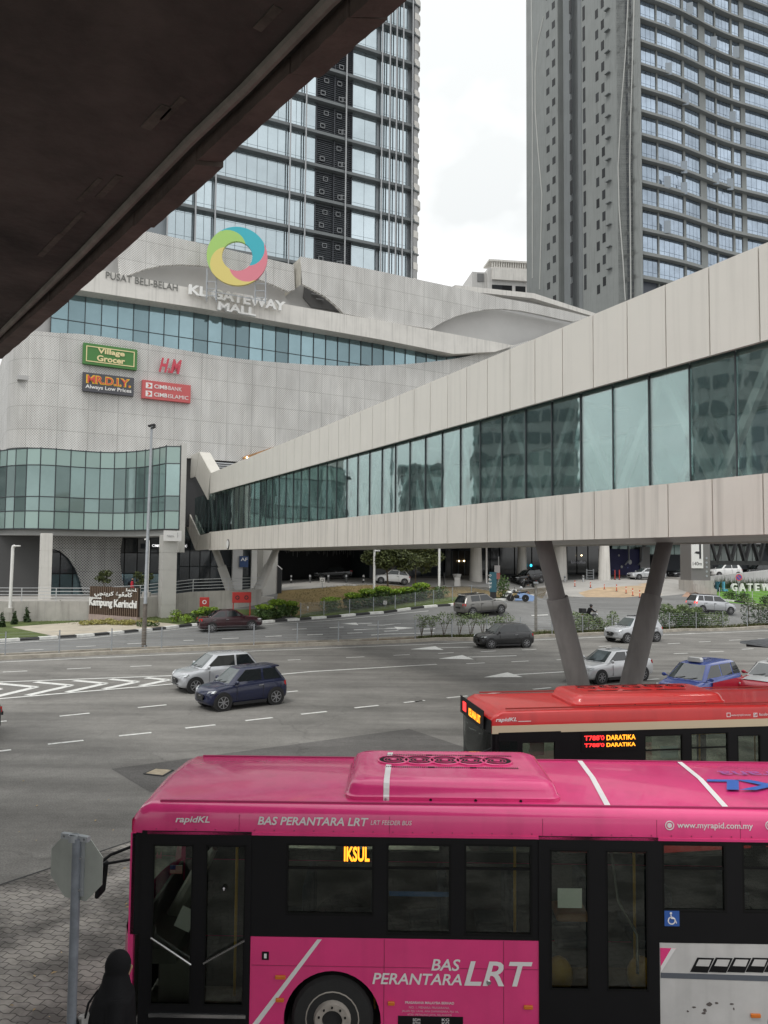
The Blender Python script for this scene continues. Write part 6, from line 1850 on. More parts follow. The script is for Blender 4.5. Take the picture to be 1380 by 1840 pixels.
put(bl, 399, 1278, 218)
put(car('charcoal hatchback passing the median shrubs, driving left', 'hatch', 3.9, 1.7, 1.53, P_dk), 882, 1166, 198)
put(car('silver off-road car partly hidden by the right leg of the near pier', 'suv', 4.2, 1.82, 1.72, P_sil, tall=.08, trim=True), 1126, 1156, 204)
put(car('silver saloon framed between the two legs of the near pier', 'sedan', 4.4, 1.72, 1.48, P_silb), 1079, 1230, 208)
tx = car('blue and red taxi with white roof sign waiting behind the red bus', 'mpv', 4.45, 1.8, 1.62, P_tx, lower=None, cat='taxi', name='taxi')
K = KIND['mpv']
for s_ in (1, -1):
    zb = K['belt'] * 1.62
    MB().prism([(-1.75, .25), (.75, .25), (.75, zb - .08), (-1.75, zb - .08)], s_ * .905, s_ * .92).build('door_panel', P_txr, tx)
    MB().prism([(-2.15, .35), (-1.76, .3), (-1.76, zb - .08), (-2.1, zb - .1)], s_ * .86, s_ * .905).build('rear_wing', P_txr, tx)
rs = MB().loft([[(x, y * k, z) for x, y in ((-.11, -.28), (.11, -.28), (.14, -.2), (.14, .2), (.11, .28), (-.11, .28), (-.14, .2), (-.14, -.2))] for z, k in ((1.62, .95), (1.72, 1), (1.78, .8))]).build('roof_sign', mat('taxi lamp', (.72, .72, .70), .4), tx, smooth=40); rs.location = (.35, 0, .015)
put(tx, 1258, 1260, 221, 'c')
tw2 = car('white and red taxi at the right edge of the photo', 'sedan', 4.4, 1.72, 1.47, P_txr, roofm=P_wht, cat='taxi', name='taxi')
MB().loft([[(x, y, z) for y, z in ((-.70, zc - .02), (-.45, zc + .03), (0, zc + .035), (.45, zc + .03), (.70, zc - .02))] for x, zc in ((1.02, .925), (1.45, .895), (1.85, .83))], cap=False, closed=False).build('bonnet', P_wht, tw2, smooth=50)
rs = MB().loft([[(x, y * k, z) for x, y in ((-.09, -.25), (.09, -.25), (.12, 0), (.09, .25), (-.09, .25), (-.12, 0))] for z, k in ((1.47, .95), (1.55, 1), (1.60, .8))]).build('roof_sign', MATS['taxi lamp'], tw2, smooth=40); rs.location = (.1, 0, .01)
put(tw2, 1392, 1252, 222, 'c')
put(car('dark car leaving the photo at the left edge', 'hatch', 3.9, 1.7, 1.55, P_dk), -38, 1328, 212, 'r')
put(car('dark maroon saloon on the far carriageway below the V-shaped pier', 'sedan', 4.6, 1.78, 1.46, P_mar), 452, 1132, 21)
put(car('grey crossover with dark roof on the far carriageway behind thin shrubs', 'suv', 4.3, 1.82, 1.64, P_grey, tall=.06, trim=True), 900, 1107, 27)
put(car('silver people carrier with a lit tail lamp behind the right hedge', 'mpv', 4.5, 1.78, 1.62, P_sil, tail=M_taill, trim=True), 1312, 1106, 12)
put(car('white hatchback parked at the kerb above the grass mound', 'hatch', 3.9, 1.7, 1.5, P_wht), 684, 1049, 188)
put(car('black car with round lamp waiting beside the motorcycles', 'suv', 4.2, 1.8, 1.6, P_blk, tall=.05), 938, 1052, 200)
put(car('pale silver sports saloon parked before the indigo hoarding', 'sedan', 4.7, 1.85, 1.42, P_silb), 1148, 1042, 190)
put(car('black saloon at the garage opening beside the grey pylon', 'sedan', 4.6, 1.85, 1.45, P_blk), 1222, 1041, 192)
# ramp with parked cars behind the lawn letters
rpw = [at(1272, 1035, 92), at(1384, 1035, 97), at(1500, 1035, 102)]
rz = [4.0, 4.9, 5.2]
M_ramp = mat('white ramp wall', (.60, .60, .58), .7, var=.06, scale=1, streak=.15)
tag(MB().wall([(p.x, p.y) for p in rpw], 2.0, [3.75, 4.55, 4.6], t=.3).build('ramp_wall', M_ramp), 'white sloping ramp wall behind the garden letters', 'wall')
rd_ = MB().prism([(rpw[0].x, rpw[0].y + .4), (rpw[2].x, rpw[2].y + .4), (rpw[2].x + 4, rpw[2].y + 9), (rpw[0].x - 3, rpw[0].y + 9)], 3.2, 3.5, 'xy').build('ramp_road', M_plaza); tag(rd_, kind='structure')
put(car('white off-road car on the ramp above the garden letters', 'suv', 4.3, 1.8, 1.7, P_wht, tall=.06), 1292, 1037, 188, z=3.5)
put(car('dark estate car on the ramp right of the white one', 'suv', 4.2, 1.8, 1.6, P_blk), 1352, 1035, 190, z=3.5)
put(car('grey estate car at the right end of the ramp', 'mpv', 4.2, 1.8, 1.62, P_grey), 1384, 1034, 190, z=3.5)
put(car('dark car parked in the unlit hall behind the striped bollards', 'sedan', 4.5, 1.8, 1.5, P_dk), 578, 1042, 190)
# ------------------------------------------------------------------ motorcycles and people
M_skin = mat('skin', (.34, .20, .13), .6)
M_cloth = mat('black cloth', (.009, .009, .010), .85, spec=.15, var=.2, scale=4)


def fuse(mb, name, m, parent, vox=.02, M=None):
    o = mb.build(name, m, parent, M=M)
    r_ = o.modifiers.new('fuse', 'REMESH'); r_.mode = 'VOXEL'; r_.voxel_size = vox; r_.use_smooth_shade = True
    s_ = o.modifiers.new('relax', 'SMOOTH'); s_.factor = .5; s_.iterations = 4
    return o


def hand(mb, wr, d, pn, s=1.0):
    """palm, four curled fingers of different lengths and a thumb at the side"""
    wr = Vector(wr); d = Vector(d).normalized(); pn = Vector(pn).normalized(); sd_ = d.cross(pn)
    c = wr + d * .05 * s
    mb.obox(c, (.075 * s, .09 * s, .028 * s), Matrix((sd_, d, pn)).transposed())
    for k, ln in enumerate((.066, .078, .072, .055)):
        b = wr + d * .095 * s + sd_ * (.03 - .02 * k) * s
        m1 = b + d * ln * .45 * s + pn * .012 * s; m2 = b + d * ln * .75 * s + pn * .035 * s
        mb.tube([b - d * .02 * s, b, m1, m2], [.009 * s, .009 * s, .0085 * s, .007 * s], 7)
    b = wr + d * .03 * s + sd_ * .036 * s
    mb.tube([b, b + d * .025 * s + sd_ * .025 * s, b + d * .055 * s + sd_ * .028 * s + pn * .02 * s], [.011 * s, .010 * s, .008 * s], 7)


def head(mb, c, f, r_=.1):
    c = Vector(c); f = Vector(f).normalized(); l_ = Vector((0, 0, 1)).cross(f)
    Mx = Matrix((f, l_, Vector((0, 0, 1)))).transposed()
    mb.ball(c, (.098, .078, .122), 16, 12, M=Mx)
    mb.ball(c + f * .03 - Vector((0, 0, .06)), (.065, .058, .065), 12, 8, M=Mx)
    mb.cyl(c + f * .092 + Vector((0, 0, .012)), c + f * .115 - Vector((0, 0, .028)), .009, .016, 8)      # nose
    mb.ball(c + f * .090 - Vector((0, 0, .058)), (.012, .026, .009), 8, 5, M=Mx)                        # mouth
    for s_ in (1, -1): mb.ball(c + l_ * s_ * .078 - Vector((0, 0, .01)), (.02, .010, .03), 8, 6, M=Mx)  # ears
    mb.cyl(c - Vector((0, 0, .20)), c - Vector((0, 0, .06)), .052, .050, 12)


def eyes(c, f, parent):
    c = Vector(c); f = Vector(f).normalized(); l_ = Vector((0, 0, 1)).cross(f)
    for s_ in (1, -1): MB().ball(c + f * .086 + l_ * s_ * .032 + Vector((0, 0, .018)), .012, 8, 6).build('eye', M_black, parent)


def standing(name, label, loc, rz, H_=1.7, step=.0, lean=.0):
    """a walking figure facing +x; returns joints"""
    t = thing(name, label, 'person', loc, rz)
    k = H_ / 1.7
    J = dict(hip=.90 * k, sh=1.40 * k, hd=1.57 * k, k=k)
    b = MB(); head(b, (.02 + lean, 0, J['hd']), (1, 0, -.1))
    for s_ in (1, -1):
        sw = step * s_
        b.tube([(lean * .4, s_ * .09, .92 * k), (sw * .45, s_ * .095, .50 * k), (sw * .9 - (.10 if s_ < 0 else 0), s_ * .09, .09 * k)], [.085, .058, .042], 10)
        b.tube([(sw * .9 - .06 - (.10 if s_ < 0 else 0), s_ * .09, .05), (sw * .9 + .13 - (.1 if s_ < 0 else 0), s_ * .10, .035)], [.045, .038], 8)
        el = (-.06 - sw * .4 + lean, s_ * .23, 1.14 * k); wr = (.06 - sw * .6 + lean, s_ * .22, .90 * k)
        b.tube([(lean, s_ * .17, 1.39 * k), el, wr], [.052, .042, .030], 9)
        hand(b, wr, (.15, 0, -1), (0, -s_, 0))
    b.loft([[(x + lean * f, y, z * k) for x, y in [(d_ * cos(R(q)), w_ * sin(R(q))) for q in range(0, 360, 30)]] for z, d_, w_, f in ((.86, .10, .16, .4), (1.0, .105, .15, .5), (1.15, .11, .155, .7), (1.32, .115, .19, 1), (1.42, .08, .17, 1), (1.46, .05, .06, 1))])
    fuse(b, 'body', M_skin, t, .014)
    eyes((.02 + lean, 0, J['hd']), (1, 0, -.1), t)
    return t, J


def garment_top(t, J, m, lean=.0, step=.0, flare=1.0, long_=.82):
    k = J['k']; b = MB()
    b.loft([[(x + lean * f, y, z * k) for x, y in [(d_ * cos(R(q)), w_ * sin(R(q))) for q in range(0, 360, 30)]] for z, d_, w_, f in ((long_, .135 * flare, .19 * flare, .4), (1.0, .13, .18, .5), (1.15, .135, .185, .7), (1.32, .14, .215, 1), (1.43, .10, .19, 1), (1.475, .07, .08, 1))])
    for s_ in (1, -1):
        sw = step * s_
        b.tube([(lean, s_ * .17, 1.39 * k), (-.06 - sw * .4 + lean, s_ * .23, 1.14 * k), (.05 - sw * .58 + lean, s_ * .22, .93 * k)], [.075, .063, .052], 10)
    return fuse(b, 'jacket', m, t, .016)


def garment_legs(t, J, m, lean=.0, step=.0):
    k = J['k']; b = MB()
    for s_ in (1, -1):
        sw = step * s_
        b.tube([(lean * .4, s_ * .085, .96 * k), (sw * .45, s_ * .095, .50 * k), (sw * .9 - (.1 if s_ < 0 else 0), s_ * .09, .10 * k)], [.11, .082, .07], 10)
    return fuse(b, 'trousers', m, t, .016)


# woman in black robe at the bus door
g_ = gz(200, 2042, 0); loc = at(203, 1950, 8.05); loc.z = 0
w_t = thing('person', 'person in a long black robe and headscarf at the front of the pink bus', 'person', loc, R(20))
b = MB(); head(b, (.03, 0, 1.50), (1, 0, -.15))
b.loft([[(d_ * cos(R(q)) + x_, w_ * sin(R(q)), z) for q in range(0, 360, 30)] for z, d_, w_, x_ in ((.1, .1, .12, 0), (.5, .11, .14, 0), (.85, .12, .17, 0), (1.1, .12, .15, 0), (1.26, .12, .19, 0), (1.36, .06, .07, .01))])
for s_ in (1, -1):
    el, wr = (-.02, s_ * .20, 1.03), (.0, s_ * .16, .86)
    b.tube([(0, s_ * .17, 1.30), el, wr], [.05, .04, .028], 9); hand(b, wr, (.5, 0, -1), (0, -s_, 0))
fuse(b, 'body', M_skin, w_t, .013); eyes((.03, 0, 1.50), (1, 0, -.15), w_t)
b = MB()
b.loft([[(d_ * cos(R(q)) * (1 + .07 * sin(R(q * 7)) * fl_2) + x_, w_ * sin(R(q)) * (1 + .07 * sin(R(q * 7)) * fl_2), z) for q in range(0, 360, 8)] for z, d_, w_, x_, fl_2 in ((.02, .27, .33, -.02, 1.5), (.4, .24, .30, -.02, 1.2), (.8, .21, .27, -.02, .8), (1.05, .19, .25, -.01, .4), (1.25, .17, .24, .0, .2), (1.34, .10, .15, .01, 0))])
for s_ in (1, -1): b.tube([(0, s_ * .17, 1.29), (-.02, s_ * .26, 1.03), (.10, s_ * .245, .87)], [.085, .085, .095], 10)
fuse(b, 'robe', M_cloth, w_t, .016)
b = MB(); b.ball((.015, 0, 1.505), (.118, .098, .142), 16, 12)
b.loft([[(d_ * cos(R(q)) + x_, w_ * sin(R(q)), z) for q in range(0, 360, 20)] for z, d_, w_, x_ in ((1.02, .20, .25, -.05), (1.12, .20, .255, -.03), (1.24, .17, .225, -.01), (1.34, .13, .15, .0), (1.44, .11, .10, .0))])
fuse(b, 'headscarf', mat('black scarf', (.010, .010, .011), .85, spec=.15), w_t, .016)
w_t.scale = (1.12, 1.12, 1.085)
bag = thing('tote_bag', 'pale grey tote bag with black straps hanging beside the black robed person', 'bag', at(168, 1822, 7.95), R(35))
MB().loft([[(x * k, y * k2, z) for x, y in ((-.13, -.05), (.13, -.05), (.16, 0), (.13, .05), (-.13, .05), (-.16, 0))] for z, k, k2 in ((-.30, .95, 1), (-.15, 1.05, 1.3), (.02, .9, .6))]).build('bag_body', mat('tote canvas', (.40, .39, .37), .8, var=.3, scale=8), bag, smooth=50)
MB().tube([(-.09, -.03, .0), (-.05, .0, .12), (.04, .03, .2), (.09, .0, .12), (.09, -.03, .0)], .012, 6).build('strap', M_cloth, bag)
MB().box(-.19, -.15, -.06, .06, -.26, -.0).build('side_flap', M_cloth, bag)

# walker in red behind the town sign
p = at(236, 1060, 65.2)
rp_, J = standing('person', 'person in a red jacket with a black backpack walking behind the town sign', (p.x, p.y, 2.0), R(15), 1.78, step=.2, lean=.06)
garment_top(rp_, J, mat('red jacket', (.50, .02, .04), .8), .06, .2); garment_legs(rp_, J, mat('dark trousers', (.02, .02, .025), .9), .06, .2)
MB().ball((.06, 0, 1.62), (.112, .092, .10), 14, 8).build('hair', M_black, rp_)
bk = thing('backpack', 'black backpack worn by the person in red', 'backpack', (p.x - .17, p.y - .05, 2.0 + 1.08), R(15))
MB().loft([[(x * k, y * k, z) for x, y in ((-.11, -.12), (.07, -.15), (.07, .15), (-.11, .12))] for z, k in ((0, .9), (.1, 1.05), (.3, 1.0), (.42, .6))]).build('pack', M_cloth, bk, bevel=.03)
MB().tube([(.06, .1, .4), (.14, .11, .42), (.24, .11, .3), (.22, .1, .05)], .014, 6).tube([(.06, -.1, .4), (.14, -.11, .42), (.24, -.11, .3), (.22, -.1, .05)], .014, 6).build('strap', M_cloth, bk)


def motorcycle(label, loc, rz, col, box=False):
    t = thing('motorcycle', label, 'motorcycle', loc, rz)
    for x in (.64, -.62):
        w_ = MB().lathe([(.22, -.05), (.27, -.055), (.30, -.03), (.305, 0), (.30, .03), (.27, .055), (.22, .05)], (x, 0, .305), 20, axis='y').build('wheel', M_ctyre, t, smooth=40)
        mb = MB().lathe([(.20, -.02), (.225, -.02), (.225, .02), (.20, .02)], (x, 0, .305), 18, axis='y').cyl((x, -.08, .305), (x, .08, .305), .04, n=8)
        for k in range(6):
            a = pi * k / 3; mb.beam((x, 0, .305), (x + .21 * cos(a), 0, .305 + .21 * sin(a)), .025, .02, up=(0, 1, 0))
        mb.build('rim', M_alloy, w_)
    f_ = MB()
    for s_ in (1, -1): f_.tube([(.64, s_ * .07, .305), (.44, s_ * .07, .92)], .022, 7)
    f_.build('fork', M_alloy, t)
    MB().tube([(.44, 0, .92), (.40, .1, .97), (.34, .34, 1.02)], .014, 6).tube([(.44, 0, .92), (.40, -.1, .97), (.34, -.34, 1.02)], .014, 6).build('handlebar', M_black, t)
    MB().loft([[(x, y * w_, z + dz) for y, dz in ((-1, 0), (-.8, h_), (.8, h_), (1, 0), (.6, -h_ * .6), (-.6, -h_ * .6))] for x, z, w_, h_ in ((.46, .78, .07, .08), (.30, .80, .13, .10), (.05, .74, .12, .08), (-.15, .68, .09, .05))]).build('fuel_tank', col, t, smooth=45)
    MB().loft([[(x, y * w_, z + dz) for y, dz in ((-1, 0), (-.7, .05), (.7, .05), (1, 0), (.6, -.05), (-.6, -.05))] for x, z, w_ in ((.02, .76, .10), (-.25, .75, .13), (-.6, .82, .11), (-.78, .86, .06))]).build('seat', M_cloth, t, smooth=45)
    MB().ball((.12, 0, .43), (.24, .13, .17), 12, 8).box(-.1, .2, -.13, .13, .28, .5).build('engine', M_ctrim, t)
    MB().tube([(.15, -.12, .3), (-.2, -.15, .27), (-.75, -.17, .42)], [.025, .03, .05], 9).build('exhaust', M_alloy, t)
    MB().ball((.52, 0, .86), (.08, .10, .10), 12, 8).build('headlight', M_lens, t)
    MB().box(-.88, -.82, -.06, .06, .78, .85).build('tail_light', M_tail, t)
    MB().loft([[(x, y, z) for y in (-.07, .07)] for x, z in ((-.95, .48), (-.85, .62), (-.6, .66), (-.35, .55))], cap=False, closed=False).build('rear_mudguard', M_ctrim, t)
    MB().tube([(.30, -.30, 1.02), (.30, -.34, 1.16)], .01, 5).ball((.30, -.34, 1.18), (.02, .06, .04), 8, 6).tube([(.30, .30, 1.02), (.30, .34, 1.16)], .01, 5).ball((.30, .34, 1.18), (.02, .06, .04), 8, 6).build('mirror', M_black, t)
    if box: MB().box(-1.0, -.55, -.22, .22, .93, 1.33).build('top_box', M_ctrim, t, bevel=.03)
    return t


def rider(label, loc, rz):
    t = thing('person', label, 'person', loc, rz)
    b = MB(); head(b, (.02, 0, 1.50), (1, 0, -.1))
    b.loft([[(d_ * cos(R(q)) + x_, w_ * sin(R(q)), z) for q in range(0, 360, 30)] for z, d_, w_, x_ in ((.78, .13, .17, -.28), (.95, .12, .16, -.24), (1.12, .12, .18, -.17), (1.28, .11, .20, -.09), (1.36, .06, .10, -.04))])
    for s_ in (1, -1):
        b.tube([(-.08, s_ * .18, 1.28), (.08, s_ * .30, 1.10), (.32, s_ * .30, 1.05)], [.055, .045, .032], 9); hand(b, (.30, s_ * .31, 1.05), (1, 0, -.2), (0, 0, -1))
        b.tube([(-.26, s_ * .10, .84), (.12, s_ * .19, .72), (.02, s_ * .17, .33)], [.09, .065, .045], 9); b.tube([(-.04, s_ * .17, .30), (.17, s_ * .18, .27)], [.045, .038], 8)
    fuse(b, 'body', M_skin, t, .016)
    eyes((.02, 0, 1.50), (1, 0, -.1), t)
    b = MB()
    b.loft([[(d_ * cos(R(q)) + x_, w_ * sin(R(q)), z) for q in range(0, 360, 30)] for z, d_, w_, x_ in ((.76, .16, .20, -.28), (.95, .15, .19, -.24), (1.12, .15, .21, -.17), (1.30, .14, .23, -.09), (1.38, .08, .10, -.04))])
    for s_ in (1, -1): b.tube([(-.08, s_ * .18, 1.28), (.08, s_ * .30, 1.10), (.27, s_ * .30, 1.06)], [.075, .065, .05], 9)
    fuse(b, 'jacket', M_cloth, t, .018)
    b = MB()
    for s_ in (1, -1): b.tube([(-.28, s_ * .10, .84), (.12, s_ * .19, .72), (.02, s_ * .17, .36)], [.11, .085, .06], 9)
    fuse(b, 'trousers', mat('dark trousers', (.02, .02, .025), .9), t, .018)
    MB().ball((.015, 0, 1.545), (.135, .12, .125), 16, 10).build('helmet', M_black, t, smooth=60)
    MB().lathe([(.128, 1.50), (.13, 1.56), (.11, 1.60)], (.03, 0, 0), 16).build('visor', M_cglass, t)
    return t


g_ = gnd(931, 1081); motorcycle('black motorcycle parked in the slip road beside the teal pylon', g_, R(168), P_blk)
h_ = thing('helmet', 'pale crash helmet resting on the black parked motorcycle', 'helmet', g_ + Vector((.25, 0, 1.06)), R(0))
MB().ball((0, 0, .11), (.14, .12, .13), 14, 9).build('shell', M_lightgrey, h_, smooth=60)
g_ = gnd(950, 1056); motorcycle('black motorcycle with a rider, in front of the black car', g_, R(170), P_blk)
rider('person on a motorcycle in dark clothes in front of the black car', g_, R(170))
g_ = gnd(1062, 1123); motorcycle('dark motorcycle with a top box, ridden along the far carriageway', g_, R(20), P_dk, True)
rider('person in black riding the motorcycle along the far carriageway', g_, R(20))
# ------------------------------------------------------------------ plants
def leafmat(nm, a, b_):
    if nm in MATS: return MATS[nm]
    m = bpy.data.materials.new(nm); m.use_nodes = True
    nt = m.node_tree; b = nt.nodes['Principled BSDF']; l = nt.links.new
    b.inputs['Roughness'].default_value = .55
    g = nt.nodes.new('ShaderNodeNewGeometry'); r_ = nt.nodes.new('ShaderNodeValToRGB')
    r_.color_ramp.elements[0].color = (*a, 1); r_.color_ramp.elements[1].color = (*b_, 1)
    l(g.outputs['Random Per Island'], r_.inputs['Fac']); l(r_.outputs['Color'], b.inputs['Base Color'])
    MATS[nm] = m
    return m


LF_olive = leafmat('olive leaves', (.030, .042, .012), (.105, .125, .035))
LF_dark = leafmat('dark leaves', (.014, .030, .010), (.045, .085, .022))
LF_lime = leafmat('lime leaves', (.10, .20, .012), (.28, .40, .03))
LF_mid = leafmat('green leaves', (.028, .060, .014), (.09, .16, .035))
LF_grey = leafmat('dusty leaves', (.075, .115, .04), (.19, .25, .10))
LF_yel = leafmat('yellow leaves', (.20, .20, .05), (.50, .45, .16))
M_bark = mat('bark', (.10, .075, .05), .95, var=.3, scale=8)


def leaves(blobs, n, size, rg, gap=.0):
    mb = MB(); tot = sum(r_[0] * r_[1] * r_[2] for _, r_ in blobs)
    for c, r_ in blobs:
        k = max(3, int(n * r_[0] * r_[1] * r_[2] / tot))
        for _ in range(k):
            while True:
                v = Vector((rg.uniform(-1, 1), rg.uniform(-1, 1), rg.uniform(-1, 1)))
                q = v.length
                if q < 1 and rg.random() < .25 + .75 * q: break
            p = Vector(c) + Vector((v.x * r_[0], v.y * r_[1], v.z * r_[2]))
            a = Vector((rg.gauss(0, 1), rg.gauss(0, 1), rg.gauss(0, .7))).normalized(); b = a.cross(Vector((rg.gauss(0, 1), rg.gauss(0, 1), rg.gauss(0, 1)))).normalized()
            s_ = size * rg.uniform(.6, 1.3)
            mb.add([p - a * s_, p - b * s_ * .45 , p + a * s_, p + b * s_ * .45], [(0, 1, 2, 3)])
    return mb


def tree(name, label, px, py, hpx, crown, trunk_w, lm, n, leaf, lean=0.0, limbs=6, seed=1, group=None, Y=None, z=None):
    """crown: list of (px, py, half width px, half height px) in the photo; depths are spread round the trunk"""
    rg = random.Random(seed)
    g_ = gnd(px, py) if Y is None else at(px, py, Y)
    if z is not None: g_.z = z
    t = thing(name, label, 'tree' if name.endswith('tree') else 'shrub', g_, 0, group)
    s_ = g_.y / 1380; blobs = []
    for cx, cy, hw, hh in crown:
        q = at(cx, cy, g_.y) - g_; dy = rg.uniform(-.5, .5) * hw * s_
        blobs.append(((q.x, dy, q.z), (hw * s_, hw * s_ * .9, hh * s_)))
    tb_ = MB(); top = max(b[0][2] for b in blobs); mid = Vector((blobs[0][0][0] * .3, 0, top * .62))
    tb_.tube([(0, 0, -.1), (mid.x * .4, 0, mid.z * .5), tuple(mid)], [trunk_w, trunk_w * .8, trunk_w * .6], 8)
    for c, r_ in blobs[:limbs + 3]:
        a = mid.lerp(Vector((0, 0, top * .3)), rg.uniform(0, .5)); c = Vector(c)
        tb_.tube([a, a.lerp(c, .5) + Vector((0, 0, rg.uniform(0, .15) * top)), c], [trunk_w * .5, trunk_w * .32, trunk_w * .1], 6)
    tb_.build('trunk', M_bark, t, smooth=50)
    leaves(blobs, n, leaf, rg).build('crown', lm, t)
    return t


def hedge(label, pts, w, h, lm, n, leaf, top=None, seed=1, group=None, name='hedge', stems=True, ragged=.25, cat=None):
    """clipped or ragged row of leaves along photo ground points"""
    rg = random.Random(seed); P = [gnd(*p) for p in pts]; o = P[0].copy()
    t = thing(name, label, cat or ('hedge' if name == 'hedge' else 'shrub'), o, 0, group)
    bl, bt = [], []
    for a, b in zip(P, P[1:]):
        k = max(2, int((b - a).length / (w * .8)))
        for i in range(k):
            c = a.lerp(b, (i + .5) / k); c.z = TZ(c.x, c.y); hh = h * rg.uniform(1 - ragged, 1 + ragged * .5)
            q = c - o
            bl.append(((q.x + rg.uniform(-.1, .1), q.y + rg.uniform(-.1, .1), q.z + hh * .52), (w * .62, w * .62, hh * .5)))
            if top: bt.append(((q.x, q.y, q.z + hh * .92), (w * .6, w * .6, hh * .16)))
    leaves(bl, n, leaf, rg).build('foliage', lm, t)
    if top: leaves(bt, n // 2, leaf, rg).build('new_shoots', top, t)
    if stems:
        mb = MB()
        for c, r_ in bl:
            for _ in range(2): mb.tube([(c[0] + rg.uniform(-.1, .1), c[1], c[2] - r_[2] * 1.1), (c[0] + rg.uniform(-.2, .2), c[1] + rg.uniform(-.1, .1), c[2] + r_[2] * .5)], .018, 5)
        mb.build('stems', M_bark, t)
    return t


tree('street_tree', 'leafy young tree in front of the parked white hatchback on the mound', 697, 1071, 80, [(690, 1005, 26, 18), (665, 1003, 17, 12), (715, 1000, 22, 16), (700, 985, 30, 14), (742, 1008, 20, 14), (672, 988, 18, 12), (728, 1020, 14, 9)], .10, LF_olive, 5200, .15, seed=3)
tree('street_tree', 'thin-stemmed tree right of the leafy one, spreading to a white pole', 746, 1054, 70, [(752, 1000, 24, 18), (772, 1006, 20, 14), (785, 1000, 14, 12), (762, 1022, 13, 9), (740, 992, 20, 12), (752, 985, 30, 10)], .07, LF_olive, 4200, .15, seed=4)
tree('small_tree', 'sparse sapling left of the red jacket, above the town sign', 187, 1062, 45, [(186, 1034, 10, 9), (177, 1040, 7, 5), (194, 1030, 8, 6), (190, 1044, 9, 4)], .03, LF_olive, 420, .13, seed=5, Y=64.6, z=1.75)
tree('small_tree', 'sparse sapling behind the tall lamp post beside the tiled column', 252, 1070, 40, [(247, 1034, 9, 8), (258, 1040, 10, 8), (268, 1036, 9, 6), (254, 1048, 9, 5)], .03, LF_olive, 460, .13, seed=6, Y=64.8, z=1.9)
for i, (px, py, hp, wp, lb) in enumerate(((3, 1127, 26, 7, 'dark conical bush at the left edge of the photo'), (26, 1122, 24, 7, 'dark conical bush below the pale lamp post at far left'), (48, 1118, 26, 7, 'dark conical bush in the middle of the row of five'), (78, 1112, 31, 6, 'slim conical bush, second from the right in the row of five'), (106, 1114, 32, 9, 'widest conical bush, at the right end of the row of five'))):
    g_ = gnd(px, py); s_ = g_.y / 1380; rg = random.Random(20 + i)
    t = thing('conical_bush', lb, 'bush', g_, 0, 'conical bushes along the concrete wall')
    h_ = hp * s_; w_ = wp * s_
    leaves([((rg.uniform(-.05, .05), 0, h_ * f), (w_ * (1.0 - .8 * f), w_ * (1.0 - .8 * f), h_ * .16)) for f in (.12, .28, .44, .6, .76, .9)], 520, .09, rg).build('foliage', LF_dark, t)
    MB().cyl((0, 0, -.05), (0, 0, h_ * .9), .035, .01, 6).build('trunk', M_bark, t)
hedge('dark clipped hedge with lime tips behind the maroon saloon', [(348, 1119), (388, 1112)], .9, 1.0, LF_mid, 900, .10, LF_lime, 31, ragged=.15)
hedge('broad dark green hedge right of the far V-shaped pier', [(462, 1117), (532, 1107)], 1.2, 1.35, LF_mid, 2200, .11, LF_lime, 32, ragged=.15)
hedge('round shrub with lime top standing alone below the mound', [(583, 1101), (604, 1098)], 1.2, 1.2, LF_mid, 620, .10, LF_lime, 33, ragged=.1)
hedge('long hedge with lime top along the mound fence', [(620, 1097), (700, 1085), (768, 1077)], 1.3, 1.35, LF_mid, 4200, .12, LF_lime, 34, ragged=.2)
hedge('low green bush at the right end of the mound fence', [(775, 1076), (800, 1074)], 1.1, 1.0, LF_mid, 500, .11, None, 35)
hedge('small green bush at the foot of the teal pylon', [(898, 1076), (906, 1075)], .9, 1.9, LF_mid, 340, .12, None, 36)
hedge('single bright lime shrub on the grass, left of the pair', [(312, 1119), (318, 1118)], .6, .95, LF_lime, 240, .09, None, 37, name='shrub')
hedge('single bright lime shrub on the grass, nearest the hydrant cabinet', [(332, 1121), (339, 1120)], .6, .75, LF_lime, 200, .09, None, 38, name='shrub')
tag(hedge('', [(146, 1124), (190, 1122), (240, 1124)], .7, .45, LF_yel, 1900, .08, None, 39, name='flower_bed', stems=False, cat='flower bed'), 'yellow leafed flower bed along the foot of the town sign')
hedge('low yellow green plants right of the flower bed', [(246, 1126), (284, 1126)], .6, .5, LF_mid, 420, .08, LF_yel, 40, name='shrub', stems=False)
